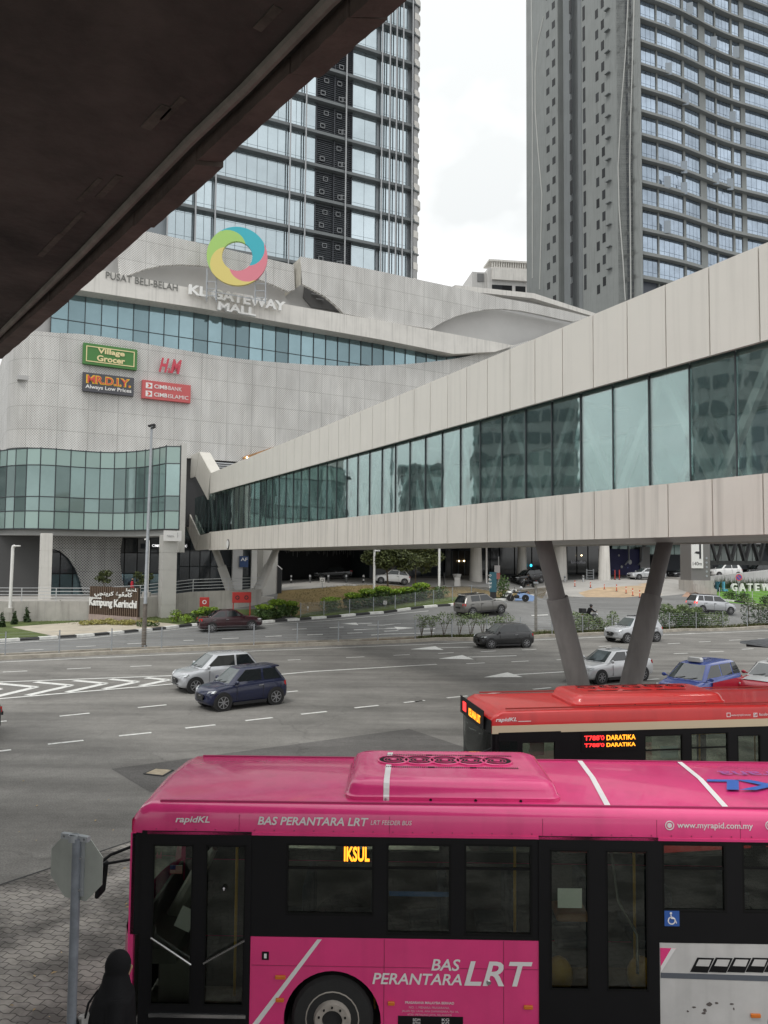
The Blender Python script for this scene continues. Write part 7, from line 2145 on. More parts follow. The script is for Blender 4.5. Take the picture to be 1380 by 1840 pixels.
# median: ragged shrubs inside the fence
def mpt(px): 
    for a, b in zip(((0, 1186), (345, 1170), (660, 1158), (990, 1145), (1380, 1129), (1700, 1117)), ((345, 1170), (660, 1158), (990, 1145), (1380, 1129), (1700, 1117))):
        if a[0] <= px <= b[0]: return (px, a[1] + (b[1] - a[1]) * (px - a[0]) / (b[0] - a[0]) - 4.5)
sh = [(757, 'leftmost thin shrub of the median, beside the first shrub fence post'), (775, 'thin shrub second from the left end of the median planting'), (798, 'thin leaning median shrub with a forked stem'), (826, 'thin median shrub left of the charcoal hatchback'), (846, 'thin median shrub above the bonnet of the charcoal hatchback'), (868, 'leafier median shrub above the windscreen of the charcoal hatchback'), (890, 'leafier median shrub before the grey crossover'), (912, 'last thin median shrub left of the grey street post')]
for i, (px, lb) in enumerate(sh):
    rg = random.Random(60 + i); g_ = gnd(*mpt(px)); g_.z = TZ(g_.x, g_.y) + .1
    t = thing('median_shrub', lb, 'shrub', g_, 0, 'thin shrubs in the median'); hh = rg.uniform(1.35, 1.75)
    mb = MB(); bl = []
    for k in range(4):
        dx, dy = rg.uniform(-.55, .55), rg.uniform(-.3, .3); tp = (dx, dy, hh * rg.uniform(.75, 1))
        mb.tube([(rg.uniform(-.08, .08), 0, -.1), (dx * .35, dy * .4, hh * .4), tp], [.028, .02, .008], 5); bl.append((tp, (.38, .34, .24)))
        bl.append(((dx * .6, dy * .6, hh * .62), (.30, .28, .18)))
    mb.build('stem', M_bark, t); leaves(bl, 260, .075, rg).build('foliage', LF_grey, t)
hedge('dusty ragged hedge in the median behind the near pier', [mpt(1003), mpt(1050), mpt(1110)], .8, 1.55, LF_grey, 2600, .085, None, 51, ragged=.35)
hedge('dense green median hedge in front of the silver people carrier', [mpt(1190), mpt(1235), mpt(1268)], .9, 1.7, LF_mid, 2600, .09, LF_grey, 52, ragged=.3)
hedge('dusty thin hedge in the median right of the dense one', [mpt(1272), mpt(1305)], .8, 1.35, LF_grey, 700, .085, None, 53, ragged=.4)
hedge('dark ragged median shrubs at the right edge', [mpt(1338), mpt(1385), mpt(1420)], 1.0, 2.0, LF_dark, 1500, .10, LF_grey, 54, ragged=.4)
# grass tufts: in the median, on the lawns and on the mound
def tufts(name, poly_px, n, h, lm, seed, off=.0, med_=False):
    rg = random.Random(seed); mb = MB()
    P = [gnd(*p) for p in poly_px]
    for _ in range(n):
        i = rg.randrange(len(P) - 1) if med_ else 0
        if med_: c = P[i].lerp(P[i + 1], rg.random()); c += Vector((RD.ax.y * rg.uniform(-.45, .2), -RD.ax.x * rg.uniform(-.45, .2), 0)) * -1
        else:
            a, b, c_ = rg.sample(P, 3); u_, v_ = rg.random(), rg.random()
            if u_ + v_ > 1: u_, v_ = 1 - u_, 1 - v_
            c = a + (b - a) * u_ + (c_ - a) * v_
        z = TZ(c.x, c.y) + off
        for _ in range(3):
            a = rg.uniform(0, 2 * pi); l_ = h * rg.uniform(.5, 1.3); w_ = h * .12
            d = Vector((cos(a), sin(a), 0)); s_ = Vector((-d.y, d.x, 0)) * w_
            b0 = Vector((c.x, c.y, z)) + d * rg.uniform(0, .06)
            mb.add([b0 - s_, b0 + s_, b0 + d * l_ * .5 + Vector((0, 0, l_))], [(0, 1, 2)])
    return tag(mb.build(name, lm), kind='stuff')
tufts('median_grass', [mpt(750), mpt(850), mpt(960)], 900, .20, leafmat('grass blades', (.05, .07, .018), (.15, .16, .05)), 71, .10, True)
tufts('median_grass', [mpt(960), mpt(1100), mpt(1250), mpt(1380), mpt(1500)], 1500, .22, MATS['grass blades'], 72, .10, True)
tufts('lawn_grass', [(0, 1120), (120, 1108), (250, 1112), (330, 1105), (480, 1100), (250, 1124)], 1600, .10, MATS['grass blades'], 73)
tufts('mound_grass', [(500, 1090), (520, 1065), (640, 1056), (800, 1057), (960, 1062), (800, 1080), (600, 1098)], 2600, .12, leafmat('dry blades', (.12, .09, .03), (.22, .17, .06)), 74)
# ------------------------------------------------------------------ street furniture
def vert(px, py0, py1, Y):
    """foot point and height of an upright seen between two rows of the photo"""
    a = at(px, py1, Y); b = at(px, py0, Y); return a, b.z - a.z


def pole(name, label, cat, px, ytop, ybase, r0, r1, m, Y=None, group=None, z=None):
    g_ = gnd(px, ybase) if Y is None else at(px, ybase, Y)
    h_ = at(px, ytop, g_.y).z - g_.z
    t = thing(name, label, cat, g_, 0, group)
    MB().cyl((0, 0, -.05), (0, 0, h_), r0, r1, 12).build('pole', m, t, smooth=40)
    return t, h_, g_


# tall lamp post in the median
g_ = gnd(258, 1168); g_.z = .1
h_ = at(283, 765, g_.y).z - .1; tx_ = at(283, 765, g_.y).x - g_.x - .35
t = thing('lamp_post', 'tall slim grey lamp post with a floodlight, rising from the median before the drum', 'lamp post', g_, 0)
MB().tube([(0, 0, 0), (tx_ * .2, 0, h_ * .2)], [.14, .13], 12).build('base_sleeve', mat('weathered post', (.16, .14, .12), .9, var=.5, scale=5), t, smooth=40)
MB().tube([(tx_ * .2, 0, h_ * .2), (tx_ * .2, 0, h_ * .201), (tx_, 0, h_)], [.11, .105, .07], 12).build('pole', M_galv, t, smooth=40)
MB().obox((tx_, .0, h_ + .02), (.42, .3, .10), Matrix.Rotation(R(-14), 3, 'Y')).obox((tx_ + .1, .0, h_ - .12), (.3, .28, .07), Matrix.Rotation(R(-30), 3, 'Y')).build('floodlight', M_black, t, bevel=.01)
mb = MB()
for a in range(4): mb.box(.17 * cos(a * pi / 2 + .7) - .04, .17 * cos(a * pi / 2 + .7) + .04, .17 * sin(a * pi / 2 + .7) - .04, .17 * sin(a * pi / 2 + .7) + .04, 0, .22)
mb.box(-.26, .26, -.26, .26, -.02, .05)
mb.build('base_plate', M_galv, t)
for px, pt, pb_, Y, lb in ((18, 982, 1092, 60.3, 'short white lamp post with a stub arm at the far left, fixed to the wall'), (264, 970, 1064, 62.6, 'short white lamp post half hidden behind the tall lamp post')):
    a = at(px, pb_, Y); h_ = at(px, pt, Y).z - a.z
    t = thing('wall_lamp_post', lb, 'lamp post', a, 0, 'short white lamp posts on the walkway')
    MB().tube([(0, 0, 0), (.05, 0, h_ - .1), (.08, 0, h_), (.2, -.02, h_ + .05)] if px < 100 else [(0, 0, 0), (0, 0, h_ - .08), (-.1, 0, h_ + .02)], .12, 12).build('pole', M_white, t, smooth=50)
    (MB().box(.15, .62, -.14, .12, h_ + .0, h_ + .1) if px < 100 else MB().box(-.30, -.05, -.12, .12, h_ - .02, h_ + .1)).build('lamp_head', M_white, t, bevel=.03)
    MB().box(-.3, .3, -.3, .1, -.35, .0).build('bracket', M_conc, t)
for px, y0, y1, lb in ((672, 984, 1076, 'white pole on the mound left of the leafy tree'), (789, 980, 1073, 'thick white pole on the mound right of the trees'), (874, 985, 1049, 'white pole beside the round column and teal pylon')):
    t, h_, g_ = pole('white_pole', lb, 'pole', px, y0 - 30, y1, .11, .10, M_white, group='white poles along the mound')
    if px == 672: MB().box(-.02, .5, -.05, .05, h_ * .70, h_ * .72).build('bracket', M_white, t)
    MB().cyl((0, 0, 0), (0, 0, .08), .2, n=12).build('foot', M_lightgrey, t)
t, h_, g_ = pole('street_post', 'stained grey post rising from the median left of the near pier', 'post', 963, 1046, 1138, .115, .10, mat('stained post', (.22, .21, .19), .85, var=.5, scale=4))
MB().box(-.16, .16, -.16, .16, h_ - .1, h_ + .02).build('cap', M_galv, t)

# median fence: posts and wires
fpx = [-70, 9, 106, 200, 290, 375, 456, 534, 608, 679, 746, 812, 875, 935, 992, 1047, 1100, 1152, 1203, 1251, 1299, 1343, 1388, 1430]
fo = gnd(*[(p[0], p[1] + .5) for p in [mpt(290)]][0]); 
ft = thing('median_fence', 'thin grey wire fence on posts along the raised median', 'fence', (fo.x, fo.y, 0), 0)
fps = []
for px in fpx:
    q = mpt(px) if px >= 0 else (px, 1186 - px * .046 - 4)
    q = (q[0], q[1] + 2.5); g_ = gnd(*q); z = TZ(g_.x, g_.y) + .15; hh = 1.32
    MB().cyl((g_.x - fo.x, g_.y - fo.y, z - .1), (g_.x - fo.x, g_.y - fo.y, z + hh), .038, n=8).build('post', M_galv, ft); fps.append(Vector((g_.x - fo.x, g_.y - fo.y, z)))
for k in range(7): MB().tube([p + Vector((0, 0, .25 + .165 * k)) for p in fps], .006, 4).build('wire', M_galv, ft)

# mesh fence below the mound
mp_px = [(540, 1112), (582, 1108), (628, 1105), (671, 1101), (710, 1097), (746, 1092), (779, 1088), (813, 1083), (847, 1078), (881, 1074)]
mo = gnd(*mp_px[0]); mf = thing('mesh_fence', 'low wire mesh fence along the striped kerb below the mound', 'fence', mo, 0)
M_mesh = see_through('wire mesh', (.86, .86, .86), (.3, .32, .3), .02, .6)
prev = None
for i, q in enumerate(mp_px):
    g_ = gnd(q[0], q[1] - 3) - mo
    MB().cyl((g_.x, g_.y, g_.z - .1), (g_.x, g_.y, g_.z + 1.15), .035, n=8).build('post', M_galv, mf)
    if prev is not None:
        mb = MB(); n = 40
        for k in range(9):
            mb.tube([prev + Vector((0, 0, .1 + k * .125)), g_ + Vector((0, 0, .1 + k * .125))], .0045, 4)
        for k in range(n):
            b = prev.lerp(g_, k / n); mb.tube([b + Vector((0, 0, .1)), b + Vector((0, 0, 1.1))], .0035, 4)
        mb.build('mesh_panel', M_galv, mf)
    prev = g_
go = gnd(1292, 1078); gf_ = thing('garden_fence', 'low wire fence round the bright garden lawn at the right', 'fence', go, 0)
prev = None
for q in ((1293, 1077), (1323, 1080), (1352, 1084), (1384, 1089), (1420, 1094)):
    g_ = gnd(*q) - go; MB().cyl((g_.x, g_.y, g_.z), (g_.x, g_.y, g_.z + 1.2), .03, n=8).build('post', M_lightgrey, gf_)
    if prev is not None:
        for k in range(4): MB().tube([prev + Vector((0, 0, .3 + k * .29)), g_ + Vector((0, 0, .3 + k * .29))], .009, 4).build('wire', M_lightgrey, gf_)
    prev = g_

# town name sign
sg = at(160, 1108, 61.5); a2 = at(248, 1112, 58.6)
ang = math.atan2(a2.y - sg.y, a2.x - sg.x); wd = math.hypot(a2.x - sg.x, a2.y - sg.y)
zt0 = TZ(sg.x, sg.y); ztop_ = at(162, 1053, 61.5).z
sg.z = zt0
t = thing('town_sign', 'brown slatted sign reading Kampung Kerinchi with white Jawi script above', 'sign', sg, ang)
H1 = ztop_ - zt0; Bz = at(160, 1103, 61.5).z - zt0
MB().box(0, wd, .03, .15, Bz, H1).build('backing', mat('dark brown board', (.035, .024, .018), .8), t)
mb = MB(); n = 25
for i in range(n):
    x = wd * (i + .5) / n; mb.box(x - .055, x + .055, -.05, .03, Bz, H1)
tag(mb.build('slats', mat('brown slat', (.125, .085, .06), .7, var=.2, scale=4), t), kind='stuff')
MB().box(.05, wd - .05, -.1, .3, -.2, Bz).build('plinth', mat('pink stone plinth', (.34, .27, .24), .9, var=.2, scale=3), t)
hs = H1 - Bz
M_lets = mat('sign white letter', (.78, .78, .76), .5)
text('Kampung', 'lettering', M_lets, t, TM(wd * .02, -.06, Bz + hs * .24), w=wd * .48, h=hs * .33, bold=.03, ext=.06)
text('Kerinchi', 'lettering', M_lets, t, TM(wd * .535, -.06, Bz + hs * .30), w=wd * .45, h=hs * .27, bold=.03, ext=.06)
jaw = '\u0643\u0627\u0645\u06a4\u0648\u06a0 \u0643\u0631\u064a\u0646\u0686\u064a'
try:   # joined letter forms, laid out right to left by hand
    forms = ['\ufedb\ufe8e\ufee3\ufb6d\ufeee\ufecd', '\ufedb\ufeae\ufef3\ufee8\ufb7d\ufef2']
    text(forms[0][::-1], 'lettering', M_lets, t, TM(wd * .56, -.06, Bz + hs * .60), w=wd * .33, h=hs * .24, bold=.02, ext=.05)
    text(forms[1][::-1], 'lettering', M_lets, t, TM(wd * .12, -.06, Bz + hs * .62), w=wd * .40, h=hs * .22, bold=.02, ext=.05)
    text('\ufe8e\ufea4\ufee4\ufedf'[::-1], 'lettering', M_lets, t, TM(wd * .76, -.06, Bz + hs * .87), w=wd * .22, h=hs * .11, bold=.01, ext=.04)
except Exception: pass
mb = MB()
for i in range(17): mb.box(wd * .02 + i * .082, wd * .02 + i * .082 + .06, -.09, -.055, Bz + hs * .555, Bz + hs * (.60 if i % 3 else .625))
tag(mb.build('small_lettering', M_lets, t), kind='stuff')

# octagonal road sign seen from behind
so = at(128, 1850, 7.6); so.z = 0
t = thing('road_sign', 'back of a pale octagonal road sign on a grey pole at lower left', 'road sign', so, 0)
hp = at(128, 1506, 7.6).z
MB().cyl((0, 0, -.05), (0, 0, hp), .043, n=16).build('pole', mat('blue grey pole', (.20, .22, .25), .5, metal=.3, var=.3, scale=6, streak=.4), t, smooth=40)
ctr = at(131, 1560, 7.6); rr_ = .335
Mz = Matrix.Rotation(R(46), 4, 'Z')
o = MB().prism([(rr_ * cos(R(22.5 + 45 * k)), rr_ * sin(R(22.5 + 45 * k))) for k in range(8)], .045, .052).build('sign_plate', mat('dull aluminium sheet', (.36, .38, .35), .55, metal=.35, var=.12, scale=3, streak=.2), t)
o.location = (ctr.x - so.x, 0.0, ctr.z); o.rotation_euler = (0, 0, R(-20))
b = MB().box(-.16, .16, -.0, .045, .26, .31).lathe([(.05, .255), (.05, .315), (.044, .315), (.044, .255)], (0, -.0, 0), 14).build('clamp', M_galv, o)
mb = MB().box(.05, .10, .02, .045, -.26, .26); mb.build('stiffener', M_galv, o)
for bx_, bz_ in ((-.12, .285), (.12, .285), (.075, -.2), (.075, .1)): MB().lathe([(.001, .005), (.012, .005), (.012, .05)], (bx_, -.005, bz_), 8, axis='y').build('bolt', M_chrome, o)

# manhole, hydrant cabinets
q = [gz(262, 1390, .02), gz(280, 1382, .02), gz(308, 1384, .02), gz(292, 1393.5, .02)]
mh = thing('manhole_cover', 'sandy rectangular access cover in the dark asphalt patch', 'manhole cover', q[0], 0)
MB().prism([((p - q[0]).x, (p - q[0]).y) for p in q], -.01, .012, 'xy').build('lid', mat('sandy lid', (.38, .32, .23), .9, var=.3, scale=5), mh)
c_ = sum((p - q[0] for p in q), Vector()) / 4
mb = MB()
for i in range(4):
    a, b = q[i] - q[0], q[(i + 1) % 4] - q[0]; a = c_ + (a - c_) * 1.12; b = c_ + (b - c_) * 1.12; mb.beam((a.x, a.y, .0), (b.x, b.y, .0), .05, .02)
mb.build('lid_frame', M_kerbb, mh)
M_hyd = mat('hydrant red', (.45, .035, .03), .5)
for px, w_, h_, lb in ((367, .75, .75, 'small red hose cabinet on two legs left of the V-shaped pier'), (434, 1.5, .85, 'wide red hose cabinet between the legs of the V-shaped pier')):
    a = at(px, 1094, 62.5); a.z = TZ(a.x, a.y)
    t = thing('hose_cabinet', lb, 'hose cabinet', a, R(15), 'red hose cabinets by the pier')
    zc = at(px, 1090 if w_ < 1 else 1083, a.y).z - a.z
    MB().box(-w_ / 2, w_ / 2, -.15, .15, zc, zc + h_).build('box', M_hyd, t, bevel=.02)
    for x in (-w_ / 2 + .08, w_ / 2 - .08): MB().box(x - .04, x + .04, -.05, .05, -.1, zc).build('leg', M_hyd, t)
    for k in range(1 if w_ < 1 else 2):
        x = 0 if w_ < 1 else (-.36 + .72 * k); MB().lathe([(.17, -.165), (.17, -.151), (.10, -.151), (.10, -.165)], (x, 0, zc + h_ * .5), 16, axis='y').build('hose_ring', M_decal if w_ < 1 else M_black, t)

# bollards, posts and small signs on the drop-off level
b0 = None
for px, py, lb, st_ in ((523, 1047, 'striped black and white bollard nearest the far pier', 1), (557, 1047, 'plain dark bollard second from the left along the kerb', 0), (590, 1047, 'plain dark bollard in the middle of the row', 0), (622, 1047, 'plain dark bollard fourth along the kerb', 0), (653, 1047, 'striped black and white bollard nearest the white hatchback', 1)):
    g_ = gnd(px, py); t = thing('bollard', lb, 'bollard', g_, 0, 'bollards along the drop-off kerb')
    m1, m2 = (M_black, M_white) if st_ else (mat('dark bollard', (.09, .09, .09), .6), M_lightgrey)
    for k in range(4): MB().cyl((0, 0, k * .2), (0, 0, k * .2 + .2), .10, n=12).build('band', (m1, m2)[k % 2] if st_ or k == 3 else m1, t)
for px, lb in ((1015, 'short steel bollard at the left of the coffee shop window'), (1048, 'short steel bollard at the right of the coffee shop window')):
    g_ = gnd(px, 1045.5); t = thing('bollard', lb, 'bollard', g_, 0, 'steel bollards at the coffee shop')
    MB().cyl((0, 0, 0), (0, 0, .75), .12, n=12).build('post', M_alu, t); MB().cyl((0, 0, .5), (0, 0, .62), .125, n=12).build('dark_band', M_black, t)
ol = ('farthest left', 'second', 'third', 'fourth', 'fifth', 'sixth', 'nearest right')
for i, (px, y0, y1) in enumerate(((1033, 1043, 1054), (1061, 1046, 1056), (1086, 1050, 1059), (1108, 1050, 1062.5), (1125, 1054, 1066.5), (1137, 1057, 1070.5), (1149.6, 1060, 1074))):
    g_ = gnd(px, y1); h_ = at(px, y0, g_.y).z - g_.z
    t = thing('delineator', 'orange flexible lane post, %s of the slanting row of seven' % ol[i], 'lane post', g_, 0, 'orange lane posts on the forecourt')
    MB().cyl((0, 0, 0), (0, 0, h_), .05, n=8).build('post', mat('lane orange', (.62, .09, .03), .5), t); MB().cyl((0, 0, h_ * .6), (0, 0, h_ * .75), .055, n=8).build('reflective_band', M_white, t); MB().cyl((0, 0, 0), (0, 0, .05), .13, n=10).build('foot', M_black, t)
for px, lb in ((1105, 'thin red barrier post left of its twin by the indigo hoarding'), (1113, 'thin red barrier post right of its twin by the indigo hoarding')):
    t, h_, g_ = pole('barrier_post', lb, 'post', px, 1024, 1042, .06, .06, mat('barrier red', (.40, .04, .03), .5), group='red barrier posts'); MB().cyl((0, 0, 0), (0, 0, .06), .16, n=10).build('foot', M_black, t)
g_ = gnd(1060, 1042); t = thing('rack', 'dark slatted rack before the coffee shop window', 'rack', g_, 0)
mb = MB()
for k in range(4): mb.box(-.4, .4, -.2, .2, .2 + k * .3, .24 + k * .3)
mb.build('shelf', M_galv, t)
for x in (-.4, .4): MB().box(x - .03, x + .03, -.2, .2, 0, 1.3).build('upright', M_galv, t)
g_ = gnd(503, 1066); h_ = at(503, 1017, g_.y).z - g_.z
t = thing('dark_light_column', 'black square light column with a slanted pale top at the mound corner', 'light column', g_, 0)
MB().prism([(-.25, 0), (.15, 0), (.15, h_ - .35), (-.25, h_)], -.15, .15).build('column', mat('charcoal column', (.03, .032, .035), .5), t); MB().prism([(-.25, h_ + .01), (.16, h_ - .34), (.16, h_ - .28), (-.25, h_ + .07)], -.15, .15).build('light_cap', M_white, t)
# teal pylon with OPEN down its face
g_ = gnd(886, 1077); t = thing('pylon_sign', 'slim teal pylon sign with white letters reading OPEN downwards', 'sign', g_, R(-10))
h_ = at(886, 1028, g_.y).z - g_.z; w_ = 12.5 * g_.y / 1380
MB().box(-w_ / 2, w_ / 2, -.1, .1, h_ * .27, h_).build('panel', mat('pylon teal', (.035, .11, .14), .4), t); MB().box(-w_ / 2 + .05, w_ / 2 - .02, -.08, .08, -.1, h_ * .27).build('base', M_black, t)
for k, c in enumerate('OPEN'):
    text(c, 'letter', M_lets, t, Matrix.Translation((-w_ * .22, -.11, h_ * (.84 - .14 * k))) @ Matrix.Rotation(R(-90), 4, 'Y'), h=w_ * .42, w=h_ * .075, ext=.01, bold=.01)
# red and white notice on a post, planter, A-board, black post
t, h_, g_ = pole('notice_post', 'post with pale and red notice boards between teal pylon and black car', 'sign', 896, 1000, 1050, .06, .05, M_lightgrey)
MB().box(-.5, .15, -.12, -.06, h_ * .42, h_ * .68).build('notice', mat('pale notice board', (.48, .46, .46)), t); MB().box(-.45, .15, -.13, -.06, h_ * .18, h_ * .41).build('red_notice', mat('faded red', (.48, .16, .14)), t)
g_ = gnd(821, 1043); t = thing('planter', 'white tapered planter before the mall entrance', 'planter', g_, 0)
MB().lathe([(.25, 0), (.35, .2), (.55, .75), (.50, .75), (.4, .6)], (0, 0, 0), 18).build('bowl', M_white, t, smooth=40)
g_ = gnd(821.5, 1053.5); t = thing('board_sign', 'small white leaning A-board on the grass edge before the planter', 'sign', g_, R(-20))
MB().obox((0, 0, .5), (.6, .05, 1.0), Matrix.Rotation(R(-12), 3, 'X')).build('board', M_white, t); MB().obox((0, .2, .5), (.6, .05, 1.0), Matrix.Rotation(R(14), 3, 'X')).build('back_board', M_white, t)
t, h_, g_ = pole('ash_bin_post', 'thin black post left of the white planter', 'post', 798, 1029, 1051, .07, .07, M_black); MB().box(-.12, .12, -.12, .12, h_ - .1, h_).build('cap', M_black, t)
for px, py, s_, lb in ((579, 1058, 9, 'square white no-smoking board on top of the mound'), (692, 1091, 6, 'small white board hung on the hedge fence'), (826, 1078, 4.5, 'tiny white board on the fence above the grey crossover roof'), (857, 1074.5, 4.5, 'tiny white board on the fence near the teal pylon'), (553, 1098, 3, 'narrow white board on the fence at the foot of the mound')):
    g_ = gnd(px, py); k = s_ * g_.y / 1380; zc = at(px, py - (10 if s_ == 9 else 5), g_.y).z - g_.z
    t = thing('notice_board', lb, 'sign', g_, 0, 'small white boards round the mound')
    MB().box(-k / 2, k / 2, -.04, 0, zc, zc + k * 1.1).build('board', M_white, t); MB().cyl((0, .03, 0), (0, .03, zc + k), .03, n=6).build('stake', M_galv, t)
    if s_ > 5: MB().lathe([(k * .32, -.055), (k * .32, -.041), (k * .24, -.041), (k * .24, -.055)], (0, 0, zc + k * .55), 16, axis='y').build('ring_mark', M_black, t)

# grey pylon with the 140m board, on a concrete plinth
pg = gnd(1262, 1066); s_ = pg.y / 1380
t = thing('billboard_pylon', 'grey pylon carrying a white board marked 140m on a concrete plinth', 'sign', pg, R(8))
zb_ = at(1262, 1043, pg.y).z - pg.z; zt_ = at(1262, 960, pg.y).z - pg.z
MB().box(-21 * s_, 16 * s_, 0, 2.2, zb_, zt_).build('pylon', mat('pylon grey', (.16, .155, .15), .6), t); MB().prism([(-21 * s_, 0), (18 * s_, 0), (18 * s_, zb_), (-21 * s_, zb_)], -.4, 2.6).build('plinth', M_conc, t)
MB().prism([(-28 * s_, .2), (-20 * s_, .0), (12 * s_, -.1), (12 * s_, zb_ * .35), (-18 * s_, zb_ * .72), (-26 * s_, zb_ * .75)], -1.6, -1.1).build('ramp_kerb', M_conc, t)
bz0, bz1 = at(1252, 1021, pg.y).z - pg.z, zt_ - .2
MB().box(-20.5 * s_, 1.5 * s_, -.12, -.002, bz0, bz1).build('board', M_white, t)
text('140m', 'lettering', M_black, t, TM(-18.5 * s_, -.125, bz0 + 1.0 * s_ * 5), w=17 * s_, h=6.5 * s_, ext=.01)
mb = MB().box(-6 * s_, -2.5 * s_, -.14, -.125, bz0 + 17 * s_, bz1 - .2).prism([(-15.5 * s_, bz0 + 27 * s_), (-2.5 * s_, bz0 + 24.5 * s_), (-2.5 * s_, bz0 + 30 * s_), (-12 * s_, bz0 + 30 * s_)], -.143, -.126)
mb.build('arrow', M_black, t)
mb = MB()
for k in range(5): mb.lathe([(.001, -.03), (.12, -.03), (.12, 0)], (9 * s_, 0, zb_ + (8 + 8 * k) * s_), 10, axis='y')
mb.build('bolt', M_galv, t)

# black lattice footbridge at the far right
lf = Frame(at(1272, 1000, 84).x, 84, 6); LP = lf.p
t = frame_thing('lattice_footbridge', 'black lattice footbridge crossing behind the grey pylon at the right edge', 'footbridge', lf)
xl_, xr_ = LP(1272, 1000)[0], LP(1520, 1000)[0]; zl_, zh_ = LP(1300, 1011)[1], LP(1300, 962)[1]
for y in (0, 3):
    mb = MB().box(xl_, xr_, y, y + .25, zl_ - .25, zl_ + .2).box(xl_, xr_, y, y + .25, zh_ - .3, zh_).box(xl_, xl_ + .3, y + .01, y + .24, zl_, zh_)
    mb.build('chord', M_black, t)
    mb = MB(); d = 27 * 84 / 1380; x = xl_ + .3
    while x < xr_: mb.beam((x, y + .12, zh_), (x + d / 2, y + .12, zl_), .28, .2); mb.beam((x + d / 2, y + .12, zl_), (x + d, y + .12, zh_), .28, .2); x += d
    mb.build('lattice', M_black, t)
MB().box(xl_, xr_, .26, 2.99, zl_ - .2, zl_ - .05).build('deck', M_dark, t); MB().box(xl_, xr_, .26, 2.99, zh_ - .15, zh_ - .02).build('roof', M_dark, t)
MB().box(xl_ + 10, xl_ + 10.6, 1, 2, 0, zl_ - .25).build('pier', M_black, t)

# garden letters
k0 = at(1283, 1055, 84)
t = thing('garden_letters', 'row of big standing letters KL GATEWAY on the garden lawn', 'letters', k0, R(6)); t.location.z = TZ(k0.x, k0.y)
s_ = 84 / 1380; zb_ = 1.0 * s_
for c, px, w_, m in (('K', 1283, 9, mat('letter dark teal', (.02, .10, .14), .5)), ('L', 1296, 8, mat('letter sky blue', (.10, .38, .52), .5)), ('G', 1312, 10, M_let), ('A', 1327, 11, M_let), ('T', 1342, 9, M_let), ('E', 1356, 8, M_let), ('W', 1368, 15, M_let), ('A', 1387, 11, M_let), ('Y', 1400, 11, M_let)):
    text(c, 'letter', m, t, TM((px - 1283) * s_, -.2, .05), w=w_ * s_, h=(17 if c in 'KL' else 14) * s_, ext=.35, bold=.025)
gr_ = random.Random(5); mb = MB()
go_ = at(1284, 1048, 87); go_.z = TZ(go_.x, go_.y)
for i in range(520):
    x = gr_.uniform(0, 9.5); y = gr_.uniform(-.4, .5); h_ = gr_.uniform(.6, 1.35); a = gr_.uniform(-.25, .25)
    mb.add([(x - .04, y, 0), (x + .04, y, 0), (x + a, y + gr_.uniform(-.1, .1), h_)], [(0, 1, 2)])
o = mb.build('tall_grass', LF_mid); o.location = go_; o.rotation_euler = (0, 0, R(6)); tag(o, kind='stuff')
# round no-stopping sign
g_ = gnd(1328, 1076); h_ = at(1328, 1037.5, g_.y).z - g_.z
t = thing('no_stopping_sign', 'round blue no-stopping sign with red rim before the garden letters', 'road sign', g_, 0)
MB().cyl((0, 0, 0), (0, 0, h_ + .2), .03, n=8).build('pole', M_lightgrey, t)
rr_ = 6 * g_.y / 1380
MB().lathe([(.001, -.06), (rr_ * .78, -.06), (rr_ * .78, -.04)], (0, 0, h_), 20, axis='y').build('disc', mat('sign blue', (.07, .09, .35), .5), t); MB().lathe([(rr_, -.065), (rr_, -.035), (rr_ * .76, -.035), (rr_ * .76, -.065)], (0, 0, h_), 20, axis='y').build('rim', M_red, t)
MB().beam((-rr_ * .55, -.066, h_ + rr_ * .55), (rr_ * .55, -.066, h_ - rr_ * .55), rr_ * .2, .01, up=(0, 1, 0)).build('bar', M_red, t)
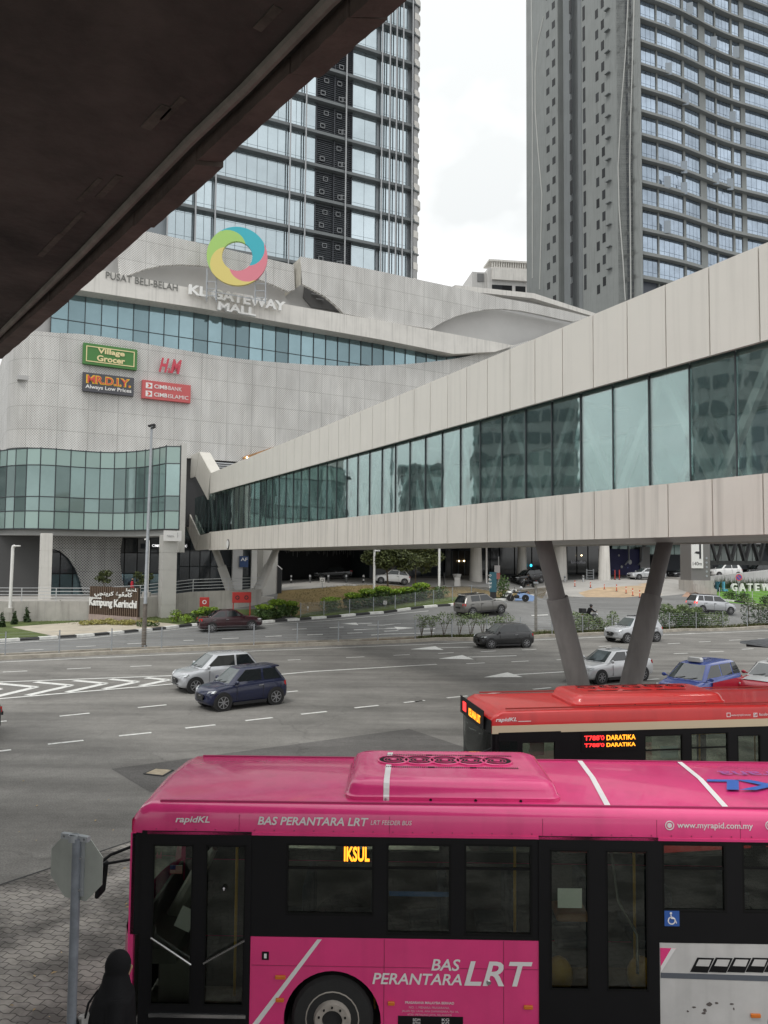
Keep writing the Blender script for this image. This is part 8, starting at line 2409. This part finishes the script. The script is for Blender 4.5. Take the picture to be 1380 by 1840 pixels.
for px, py, lb in ((1312, 1079, 'clipped shrub at the left of the garden fence'), (1333, 1081, 'clipped shrub in the middle of the garden fence'), (1377, 1087, 'clipped shrub at the right of the garden fence')):
    hedge(lb, [(px - 5, py), (px + 6, py + .5)], .9, 1.0, LF_dark, 420, .09, None, px, name='shrub')
# tip of a sheet roof poking in at the right
sr = at(1330, 1156, 22); a = at(1400, 1148, 24.5) - sr; b = at(1400, 1166, 20.5) - sr
t = thing('shelter_roof', 'thin grey shelter roof with a dark edge poking in from the right', 'shelter', sr, 0)
MB().add([(0, 0, 0), (b.x, b.y, b.z), (b.x + 4, b.y - .8, b.z), (a.x + 4, a.y, a.z), (a.x, a.y, a.z)] + [(0, 0, .06), (b.x, b.y, b.z + .06), (b.x + 4, b.y - .8, b.z + .06), (a.x + 4, a.y, a.z + .06), (a.x, a.y, a.z + .06)],
         [(4, 3, 2, 1, 0), (5, 6, 7, 8, 9), (0, 1, 6, 5), (1, 2, 7, 6), (2, 3, 8, 7), (3, 4, 9, 8), (4, 0, 5, 9)]).build('roof_sheet', M_galv, t)
MB().beam((.15, -.05, -.04), (b.x + 4, b.y - .85, b.z - .04), .06, .09).build('edge_trim', M_black, t)
MB().cyl((a.x + 3, (a.y + b.y) / 2, a.z), (a.x + 3, (a.y + b.y) / 2, -sr.z), .08, n=10).build('post', M_galv, t)
# fallen leaves and litter by the bay
rg = random.Random(9); mb = MB()
for _ in range(60):
    px, py = rg.uniform(-100, 600), rg.uniform(1400, 1830); g_ = gz(px, py, .02); a = rg.uniform(0, pi); s_ = rg.uniform(.02, .05)
    mb.add([(g_.x + s_ * cos(a), g_.y + s_ * sin(a), .022), (g_.x - s_ * .4 * sin(a), g_.y + s_ * .4 * cos(a), .035), (g_.x - s_ * cos(a), g_.y - s_ * sin(a), .022), (g_.x + s_ * .4 * sin(a), g_.y - s_ * .4 * cos(a), .03)], [(0, 1, 2, 3)])
tag(mb.build('fallen_leaves', mat('dry leaf', (.45, .33, .16), .8, var=.4, scale=3)), kind='stuff')
